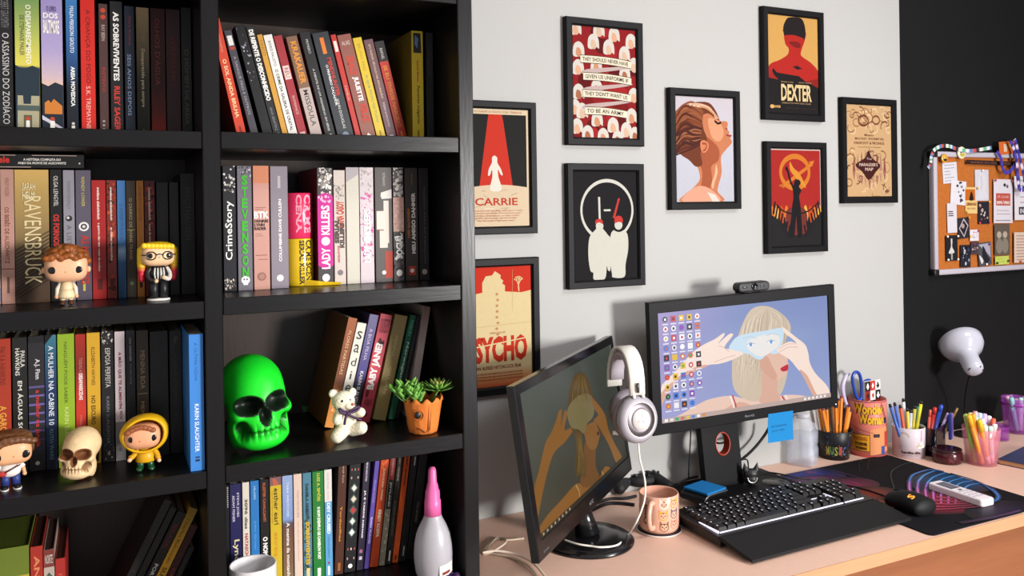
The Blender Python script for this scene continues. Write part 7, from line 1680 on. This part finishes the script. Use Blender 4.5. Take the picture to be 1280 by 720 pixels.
for k, (x, y, c, cc_, nm, dy) in enumerate(hl):
    fx = (x - 1226) / 22
    base = Vector((P.x + fx * r0 * .7, P.y + dy * .5 + (-1) ** k * .0055, DESK + .0065)); tp = aty(x, y, P.y + dy * .85 + (-1) ** k * .003)
    pen('highlighter', nm + ' highlighter in the clear pink cup', 'highlighter', base, tp, .006, c, cc_, 'highlighters in the pink cup', .034, 'marker', '#e8b4c8' if x > 1223 else None)

# clip lamp
LP = aty(1216, 458, 1.60); LT = aty(1207, 424, 1.64)
lamp = thing('clip_lamp', 'white bell-shaped clip lamp head in front of the black wall', 'lamp', LP)
axl = (CU * .56 + CR * .04 + CF * .74).normalized(); q = axl.to_track_quat('Z', 'Y'); ML_ = q.to_matrix().to_4x4(); s = mmp(LP)
pr = [(.0001, -10), (6, -9.5), (10, -7), (11.5, -2), (11.5, 8), (12, 16), (15, 21), (22, 27), (26, 34), (27, 42), (26.4, 42.6), (25.4, 41), (24, 34), (20, 28), (13, 22)]
g = G(); g.T = ML_; g.lathe([(r * s, z_ * s) for r, z_ in pr], '#b4b4c0', 'gloss', 48, cap0=False, cap1=True); g.build('lamp_shade', lamp)
for k in range(5):
    a_ = -.9 + .45 * k; d = (CU * -.5 - CF * .8 + CR * a_ * .45).normalized(); lo_ = ML_.inverted().to_3x3() @ d
    lo_.z = 0; lo_.normalize(); g = G(); g.T = ML_; g.ball((lo_.x * 8.7 * s, lo_.y * 8.7 * s, -7.4 * s), (1.2 * s, 1.2 * s, 1.0 * s), '#2a2a30', 'matte', 8, 6); g.build('vent_hole', lamp)
bz_ = disp(1207, 545); b0_ = Vector((bz_.x, 1.66, DESK)) - LP
g = G(); nkp = cr([tuple(axl * -.004 * 0 + axl * -9 * s), tuple(CU * -.04 + CF * .02), tuple(Vector((b0_.x, b0_.y, -.12))), tuple(b0_ + Vector((0, 0, .012)))], 8, False); g.tube(nkp, .0026, '#2c2b2e', 'metal', 8); g.build('gooseneck', lamp)
g = G(); g.lathe([(.03, .0004), (.031, .008), (.026, .011), (.0001, .012)], '#1d1c1e', 'plastic', 32, b0_); g.build('base', lamp)

# purple cup, ring box and notebook at the right edge
P = disp(1271, 540); s = mmp(P); r1 = 17 * s; H0 = aty(1271, 497, P.y).z - DESK
c6 = thing('pencil_cup', 'translucent purple cup of pastel markers at the right picture edge', 'pencil cup', (P.x, P.y, DESK + .0005))
open_cup(c6, r1 * .85, r1, H0, '#b050c0', 'clear_tint', .0014)
g = G(); g.lathe([(r1 * 1.0, H0 * .8), (r1 * 1.03, H0 * .8), (r1 * 1.05, H0 * .88), (r1 * 1.02, H0 * .88)], '#8a2f9a', 'gloss', 40, cap0=False); g.build('rim_band', c6)
for k, (x, y, c, cc_, nm) in enumerate([(1259, 495, '#8a7ab8', '#d8a8c0', 'pink-capped violet'), (1264, 497, '#8ab8c8', '#8ac0c8', 'aqua'), (1270, 498, '#d8a8d0', '#d8b0cc', 'pale pink'), (1276, 497, '#c8b8d8', '#b8d0d0', 'mint-capped lilac'), (1281, 496, '#a8c8a0', '#b8d8a8', 'light green')]):
    dy = -.012 if k % 2 else .01; base = (P.x + (x - 1271) / 17 * r1 * .5, P.y + dy * .5, DESK + .0065); tp = aty(x, y, P.y + dy)
    pen('marker', nm + ' marker in the purple cup', 'marker', base, tp, .0066, c, cc_, 'markers in the purple cup', .03, 'marker')
P = disp(1248, 549); s = mmp(P)
o = thing('trinket_box', 'round purple translucent trinket box beside the purple cup', 'trinket box', (P.x, P.y, DESK + .0005)); r1 = 12.5 * s
H0 = aty(1250, 531, P.y).z - DESK
g = G(); g.lathe([(r1 * .92, 0), (r1, .003), (r1, H0 * .8), (r1 * 1.05, H0 * .82), (r1 * 1.05, H0), (r1 * .93, H0), (r1 * .9, H0 * .75), (r1 * .88, .004), (.0001, .004)], '#a03cb0', 'clear_tint', 40); g.build('box', o)
g = G(); rn = random.Random(8)
for k in range(22): a_, rr_ = rn.uniform(0, 6.28), rn.uniform(0, r1 * .6); g.ball((rr_ * math.cos(a_), rr_ * math.sin(a_), .01 + rn.uniform(0, H0 * .5)), (.005, .004, .003), rn.choice(['#8a2a9a', '#a848b8', '#6a2080']), 'gloss', 8, 6)
o2 = g.build('beads', o); o2['kind'] = 'stuff'
p0, p1, p2 = disp(1247, 580), disp(1282, 594.5), disp(1282, 563)
o = thing('notebook', 'dark blue covered notebook lying at the right picture edge', 'notebook', (p0.x, p0.y, DESK + .0004))
v1, v2 = (p1 - p0), (p2 - p0); ang = math.atan2(v2.y, v2.x); e1 = Vector((math.cos(ang), math.sin(ang), 0)); e2 = Vector((math.sin(ang), -math.cos(ang), 0))
def nq(x0, x1, y0, y1, z0, z1, col, m, nm):
    g = G(); g.prism([tuple((e1 * a_ + e2 * b_)[:2]) for a_, b_ in ((x0, y0), (x0, y1), (x1, y1), (x1, y0))], z0, z1, col, m); g.build(nm, o, fix=True)
nq(0, .2, 0, .14, 0, .0012, '#2a3350', 'cover', 'cover'); nq(.002, .198, .002, .138, .0013, .0118, '#b58a66', 'pages', 'pages'); nq(0, .2, 0, .14, .0119, .0131, '#35405c', 'cover', 'cover')

# ================================================================ mouse pad, keyboard, mouse, remote
PX0, PX1, PY0, PY1 = disp(1140, 660).x - .006, disp(1280, 622).x, DY0 + .006, disp(1112, 568.5).y
pad = thing('mouse_pad', 'black mouse pad with curved blue and pink neon light streaks', 'mouse pad', ((PX0 + PX1) / 2, (PY0 + PY1) / 2, DESK + .0003))
hw, hh = (PX1 - PX0) / 2, (PY1 - PY0) / 2
g = G(); g.prism(rrect(-hw, hw, -hh, hh, .014, 6), 0, .003, '#121115', 'cloth', 'z', .0006, 1); g.build('base_cloth', pad, fix=True)
a = G(); a.mn = 'print'; a.plane((0, 0, .003), (1, 0, 0), (0, 1, 0), (0, 0, 1), .00002, .00012)
def pp_(x, y): q = disp(x, y, .003); return (min(hw - .002, max(-hw + .002, q.x - (PX0 + PX1) / 2)), min(hh - .002, max(-hh + .002, q.y - (PY0 + PY1) / 2)))
def glow(pts, w, c0, c1, n=8, layers=((3.2, .10), (2.0, .3), (1.0, 1.0))):
    p = cr([pp_(*q) for q in pts], n, False); k = len(p)
    bgc = hx('#1a191d')
    for wm, am in layers:
        cols = []
        for i in range(k):
            t = i / (k - 1); c = [u * (1 - t) + v * t for u, v in zip(hx(c0), hx(c1))]; cols.append(tuple(b_ * (1 - am) + u * am for u, b_ in zip(c, bgc)))
        a.stroke(p, w * wm, cols)
# wide soft colour fields, then streaks
def soft(px_, py_, rx, ry, col, am=1., n=28):
    '''round colour field fading into the cloth'''
    a.ly += 1; c0_ = pp_(px_, py_); bgc = hx('#121115'); vs = [a.p3(*c0_)]; f = lambda t: tuple(b_ * (1 - t) + u * t for u, b_ in zip(hx(col), bgc))
    cs = [f(am)]
    for rr, t in ((.35, .8), (.65, .4), (1., 0.)):
        for k in range(n):
            q = pp_(px_ + rx * rr * math.cos(2 * math.pi * k / n), py_ + ry * rr * math.sin(2 * math.pi * k / n)); vs.append(a.p3(*q)); cs.append(f(am * t))
    fs = [(0, 1 + (k + 1) % n, 1 + k) for k in range(n)]
    for r in range(2):
        for k in range(n): u, w_ = 1 + r * n + k, 1 + r * n + (k + 1) % n; fs.append((u, w_, w_ + n, u + n))
    a.add(vs, fs, cs)
soft(1012, 596, 46, 12, '#2c2f8c', .8); soft(1024, 604, 40, 10, '#8c2a86', .9); soft(1060, 606, 40, 9, '#8a2450', .7); soft(1085, 618, 44, 10, '#8a2c1c', .7)
for k in range(4): glow([(1062 + 8 * k, 618 + 5 * k), (1085 + 6 * k, 622 + 5 * k), (1118, 632 + 3 * k)], .0035, '#a83a20', '#d8642c')
for k in range(3): glow([(1030 + 6 * k, 590 - k), (1045 + 12 * k, 598 - k), (1070 + 14 * k, 606)], .0016, '#2a2a6a', '#6a1e58')
soft(1182, 627, 62, 17, '#b02848', .85); soft(1195, 602, 62, 16, '#14507c', .8); soft(1255, 640, 50, 14, '#2c2440', .6)
for sx_ in range(6):
    d = sx_ * 11
    glow([(1171 + d, 588 + sx_ * 3.4), (1156 + d * 1.02, 594 + sx_ * 2.6), (1148 + d, 602 + sx_ * 2.2)], .0032, '#2a7ac8', '#5a9ae0')
    glow([(1148 + d, 602 + sx_ * 2.2), (1147 + d * .9, 612 + sx_ * 1.4), (1150 + d * .8, 626 + sx_ * 1.2)], .0034, '#8a7ae0', '#e05a90')
glow([(1137, 602), (1142, 594), (1162, 588), (1180, 590)], .003, '#3a78c8', '#2a6ab8'); glow([(1137, 602), (1137, 612), (1141, 622)], .0034, '#a070d8', '#e05a9a')
for k in range(5): glow([(1150 + 5 * k, 638 - 4 * k), (1185 + 4 * k, 637 - 3 * k), (1225, 634 - 3 * k)], .0034, '#e0506a', '#5a1a30')
glow([(1240, 612), (1248, 621), (1244, 627), (1232, 628)], .004, '#2a78c8', '#2a5a9a')
glow([(1190, 592), (1222, 603), (1242, 615)], .0025, '#14344c', '#2a78c8')
glow([(1118, 612), (1114, 592), (1128, 582), (1145, 578)], .0014, '#1c3a2c', '#2a5a3c', 8, ((2, .3), (1, .7)))
glow([(1075, 590), (1074, 580), (1078, 576)], .0012, '#24342c', '#24342c', 8, ((1, .7),)); glow([(1085, 588), (1085, 580), (1088, 575)], .0012, '#24342c', '#24342c', 8, ((1, .7),))
glow([(1200, 655), (1240, 648), (1278, 640)], .004, '#2c1c34', '#5a3a6a')
a.text('ARC', pp_(1010, 593)[0], pp_(1024, 593)[0], pp_(1010, 594)[1], pp_(1010, 590)[1], '#8a3a4c')
a.build('print', pad)

# keyboard
KO = Vector((1.104, 1.256, DESK + .0036)); KW, KD = .452, .246; KR = math.radians(1.5)
kb = thing('keyboard', 'black mechanical keyboard with wrist rest and white edge lights', 'keyboard', KO, KR)
g = G(); g.prism([(0, .0), (.088, .012), (.088, .02), (0, .006)], 0, KW, '#111112', 'rubber', 'x', .0015, 1); g.build('wrist_rest', kb)
g = G(); g.prism([(.089, 0), (.246, .006), (.246, .024), (.238, .028), (.096, .019), (.089, .016)], 0, KW, '#0d0d0e', 'plastic', 'x', .0015, 1); g.build('case', kb)
def kz(y): return .0195 + (y - .096) * (.0278 - .019) / (.142)
u_ = .0196; key0 = None; KX = .0155
rows = [
    (.219, [(0, 1)] + [(2 + i, 1) for i in range(4)] + [(6.5 + i, 1) for i in range(4)] + [(11 + i, 1) for i in range(4)] + [(15.25 + i, 1) for i in range(3)]),
    (.196, [(i, 1) for i in range(13)] + [(13, 2)] + [(15.25 + i, 1) for i in range(3)] + [(18.5 + i, 1) for i in range(4)]),
    (.177, [(0, 1.5)] + [(1.5 + i, 1) for i in range(12)] + [(13.5, 1.5)] + [(15.25 + i, 1) for i in range(3)] + [(18.5 + i, 1) for i in range(4)]),
    (.158, [(0, 1.75)] + [(1.75 + i, 1) for i in range(11)] + [(12.75, 2.25)] + [(18.5 + i, 1) for i in range(3)]),
    (.139, [(0, 2.25)] + [(2.25 + i, 1) for i in range(10)] + [(12.25, 2.75)] + [(16.25, 1)] + [(18.5 + i, 1) for i in range(4)]),
    (.120, [(0, 1.25), (1.25, 1.25), (2.5, 1.25), (3.75, 6.25), (10, 1.25), (11.25, 1.25), (12.5, 1.25), (13.75, 1.25)] + [(15.25 + i, 1) for i in range(3)] + [(18.5, 2), (20.5, 1)])]
cache = {}
kg = 'keyboard keys'
gl = G(); gl.mn = 'led'
for y, ks in rows:
    for x, w in ks:
        if w not in cache:
            g = G(); hw_ = w * u_ / 2 - .0009; hd = u_ / 2 - .001
            vs = [(-hw_, -hd, 0), (hw_, -hd, 0), (hw_, hd, 0), (-hw_, hd, 0), (-hw_ + .0022, -hd + .002, .0075), (hw_ - .0022, -hd + .002, .0075), (hw_ - .0022, hd - .0012, .0082), (-hw_ + .0022, hd - .0012, .0082)]
            g.add(vs, [(0, 3, 2, 1), (4, 5, 6, 7), (0, 1, 5, 4), (1, 2, 6, 5), (2, 3, 7, 6), (3, 0, 4, 7)], '#0e0e0f', 'satin')
            g.plane((0, 0, .0082), (1, 0, 0), (0, 1, 0), (0, 0, 1), .0001, .0002)
            g.rect(-hw_ + .0035, -hw_ + .0066, .0002, .0036, '#a9a8b2', 'led')
            ko = g.build('key', kb); cache[w] = ko
        else:
            ko = cache[w].copy(); COL.objects.link(ko); ko.parent = kb
        ko.location = (KX + (x + w / 2) * u_ * .985, y, kz(y)); ko.rotation_euler = (.05, 0, 0)
g = G(); z_ = kz(.107) + .0008
for x0_, x1_ in ((KX, KX + 15 * u_), (KX + 15.25 * u_ * .985, KX + 18.2 * u_ * .985), (KX + 18.5 * u_ * .985, KX + 21.5 * u_ * .985)):
    g.box(x0_, x1_, .1058, .1085, z_ - .002, z_, '#d4cfe4', 'led')
g.box(KX - .006, KX - .0035, .106, .165, .02, .0245, '#d4cfe4', 'led'); g.box(KX + 15.3 * u_ * .985, KX + 18 * u_ * .985, .1497, .1517, kz(.15), kz(.15) + .0012, '#c8c4d8', 'led'); g.box(KX + 18.25 * u_ * .985, KX + 18.4 * u_ * .985, .132, .165, kz(.15), kz(.15) + .0012, '#c8c4d8', 'led')
g.build('edge_light', kb)

# mouse and cord
m0, m1 = disp(1116, 623, .015), disp(1160, 640, .012)
mc = (m0 + m1) / 2; ang = math.atan2((m0 - m1).y, (m0 - m1).x)
o = thing('computer_mouse', 'black computer mouse with a glowing orange logo on the mouse pad', 'computer mouse', (mc.x, mc.y, DESK + .0034), ang)
ML2 = (m0 - m1).length / 2 + .004
g = G()
for k in range(11):
    t = k / 10; x = -ML2 * .72 + 1.5 * ML2 * t; wdt = .036 - .006 * math.sin(math.pi * t * .9) - .002 * t; hgt = .019 + .02 * math.sin(math.pi * (.18 + .55 * (1 - t)))
    g.ball((x, 0, hgt * .46), (ML2 * .3, wdt, hgt * .6), '#18181a', nu=18, nv=12)
def cutb(v): return '#19181a'
body = rmesh(g, 'shell', o, .002, 5, '#101011', 'rubber')
for v in body.data.vertices: v.co.z = max(v.co.z, .0006)
g = G(); g.ball((ML2 * .62, 0, .0305), (.012, .004, .0075), '#0f0f10', 'rubber', 14, 10); g.build('scroll_wheel', o)
q = disp(1139, 623, .036); il = Matrix.Rotation(-ang, 3, 'Z') @ (q - Vector((mc.x, mc.y, DESK + .0034)))
dgx = bpy.context.evaluated_depsgraph_get()
g = G(); vs, fs, _ = text_geo('S', .03)
hitz = []
from mathutils.bvhtree import BVHTree
bt = BVHTree.FromPolygons([v.co for v in body.data.vertices], [tuple(p.vertices) for p in body.data.polygons])
c_, s__ = math.cos(-ang), math.sin(-ang); out = []
for x, y in vs:
    wx, wy = (x - .5) * .011, (y - .5) * .016
    lx, ly_ = c_ * wx - s__ * wy + il.x, s__ * wx + c_ * wy + il.y
    h_ = bt.ray_cast(Vector((lx, ly_, .1)), Vector((0, 0, -1)))[0]; out.append((lx, ly_, (h_.z if h_ else .03) + .0006))
g.add(out, fs, '#e08a2c', 'led'); g.build('logo', o)
fr = mc + Vector((math.cos(ang), math.sin(ang), 0)) * (ML2 * .98)
pts = [Vector((fr.x, fr.y, DESK + .012)), disp(1104, 619, .006), disp(1075, 610, .0055), disp(1045, 604, .0055), disp(1015, 600, .0055), disp(998, 597.5, .011), disp(984, 594.5, .0165), atz(966, 591, BT + .0032), atz(948, 590, BT + .0032)]
g = G(); g.T = Matrix.Rotation(-ang, 4, 'Z') @ Matrix.Translation((-mc.x, -mc.y, -DESK - .0034)); g.tube(cr([tuple(p) for p in pts], 8, False), .0019, '#1c1b1d', 'rubber', 8); g.build('cord', o)

# remote control
a_, b_ = disp(1169, 606, .012), disp(1234, 627.5, .012)
ctr = (a_ + b_) / 2; L_ = (b_ - a_).length; ang = math.atan2((b_ - a_).y, (b_ - a_).x)
o = thing('remote_control', 'white air conditioner remote control lying on the mouse pad', 'remote control', (ctr.x, ctr.y, DESK + .0034), ang)
wd = .043
g = G(); g.prism(rrect(-L_ / 2 - .004, L_ / 2 + .004, -wd / 2, wd / 2, .008, 6), 0, .0165, '#e2dade', 'plastic', 'z', .0035, 3); g.build('case', o)
g = G(); g.box(-L_ / 2 + .012, -L_ / 2 + .055, -wd / 2 + .007, wd / 2 - .007, .0164, .0171, '#4a4852', 'gloss', .0003, 1); g.build('display', o)
g = G(); g.box(-L_ / 2 + .016, -L_ / 2 + .05, -wd / 2 + .01, wd / 2 - .01, .01705, .01725, '#6f6c78', 'gloss'); g.build('display_glass', o)
for r in range(5):
    for c in range(3 if r else 1):
        g = G(); x = -L_ / 2 + .066 + .0118 * r; y = (c - 1) * .0115 if r else 0
        g.box(x - .0036, x + .0036, y - .0043, y + .0043, .0163, .0175, '#c9c0c8' if r else '#4a4852', 'plastic', .0008, 1); g.build('button', o)

# ================================================================ cables
def cord(label, pts, r, col, n=8):
    g = G(); g.tube(cr([tuple(p) for p in pts], 8, False), r, col, 'rubber', n); o = g.build('cable'); tag(o, label, 'cable'); return o
cord('thin black cable hanging straight down behind the bright monitor', [fw(864, 520, 2.06), fw(863, 550, 2.06), fw(861, 585, 2.05), atz(861, 598, BT + .0025)], .0016, '#151416')
cord('thick black cable curving up to the bright monitor right of its neck', [aty(920, 578, 1.675), aty(930, 572, 1.68), aty(943, 560, 1.685), aty(955, 545, 1.685), aty(964, 530, 1.67)], .0035, '#19181a')
cord('bent black cable standing up behind the ring holder', [atz(918, 590, BT + .002), aty(920, 577, 1.68), aty(927, 574.5, 1.685), aty(934, 575, 1.685), aty(935.5, 584, 1.68), atz(937, 594, BT + .002)], .0018, '#19181a')
cord('black cable threaded through the ring of the monitor neck', [aty(884, 556, 1.70), aty(893.5, 553.5, 1.665), aty(899, 554, 1.642), aty(905, 553, 1.668), aty(916, 546, 1.705)], .0024, '#19181a')
cord('first thick black cable on the desk behind the angled monitor', [disp(735, 640, .004), disp(757, 630, .004), disp(775, 629, .004), disp(793, 631, .004)], .004, '#161517')
cord('second thick black cable lying just behind the first one', [disp(742, 630, .004), disp(762, 623.5, .004), disp(780, 623, .004), disp(795, 620, .004)], .0036, '#161517')
cord('black cable arching onto the desk left of the note dispenser', [disp(846, 613, .003), disp(850, 604, .02), disp(862, 598, .018), disp(872, 596, .014)], .0028, '#161517')
o = cord('tangled pale cable bundle on the desk beside the bookcase', [disp(655, 673, .003), disp(632, 675, .003), disp(622, 672, .003), disp(610, 684, .006), disp(603, 693, .006), disp(618, 688, .012), disp(632, 678, .01), disp(628, 673, .004), disp(612, 678, .003), disp(603, 690, .003), disp(615, 692, .003), disp(640, 697, .003), disp(660, 707, .003), disp(672, 722, .003), disp(678, 735, .003)], .0022, '#c9b8a4')
cord('second pale cable strand running forward from the bundle', [disp(603, 691, .016), disp(620, 688.5, .014), disp(642, 692, .0085), disp(664, 702, .0075), disp(680, 719, .0075), disp(690, 734, .0075)], .0022, '#d8c8b6')
# ================================================================ light
def area(name, loc, tgt, size, power, col=(1, 1, 1), sy=None):
    l = bpy.data.lights.new(name, 'AREA'); l.energy = power; l.size = size; l.color = col
    if sy: l.shape = 'RECTANGLE'; l.size_y = sy
    o = bpy.data.objects.new(name, l); COL.objects.link(o); o.location = loc
    o.rotation_euler = (Vector(tgt) - Vector(loc)).to_track_quat('-Z', 'Y').to_euler()
    return o
l_ = area('ring_lamp', (2.2, -1.18, EYE - .06), (.2, 1.6, EYE - .1), .5, 64, (1, .975, .945)); l_.data.spread = math.radians(125)
area('ceiling_lamp', (2.2, -.1, HC - .04), (2.2, -.1, 0), .85, 42, (.94, .96, 1))
w = bpy.data.worlds.new('room_air'); SC.world = w; w.use_nodes = True
bg = w.node_tree.nodes['Background']; bg.inputs['Color'].default_value = (.9, .9, 1, 1); bg.inputs['Strength'].default_value = .62
SC.view_settings.view_transform = 'Standard'; SC.view_settings.look = 'None'; SC.view_settings.gamma = 1; SC.view_settings.exposure = .12
SC.view_settings.use_curve_mapping = False
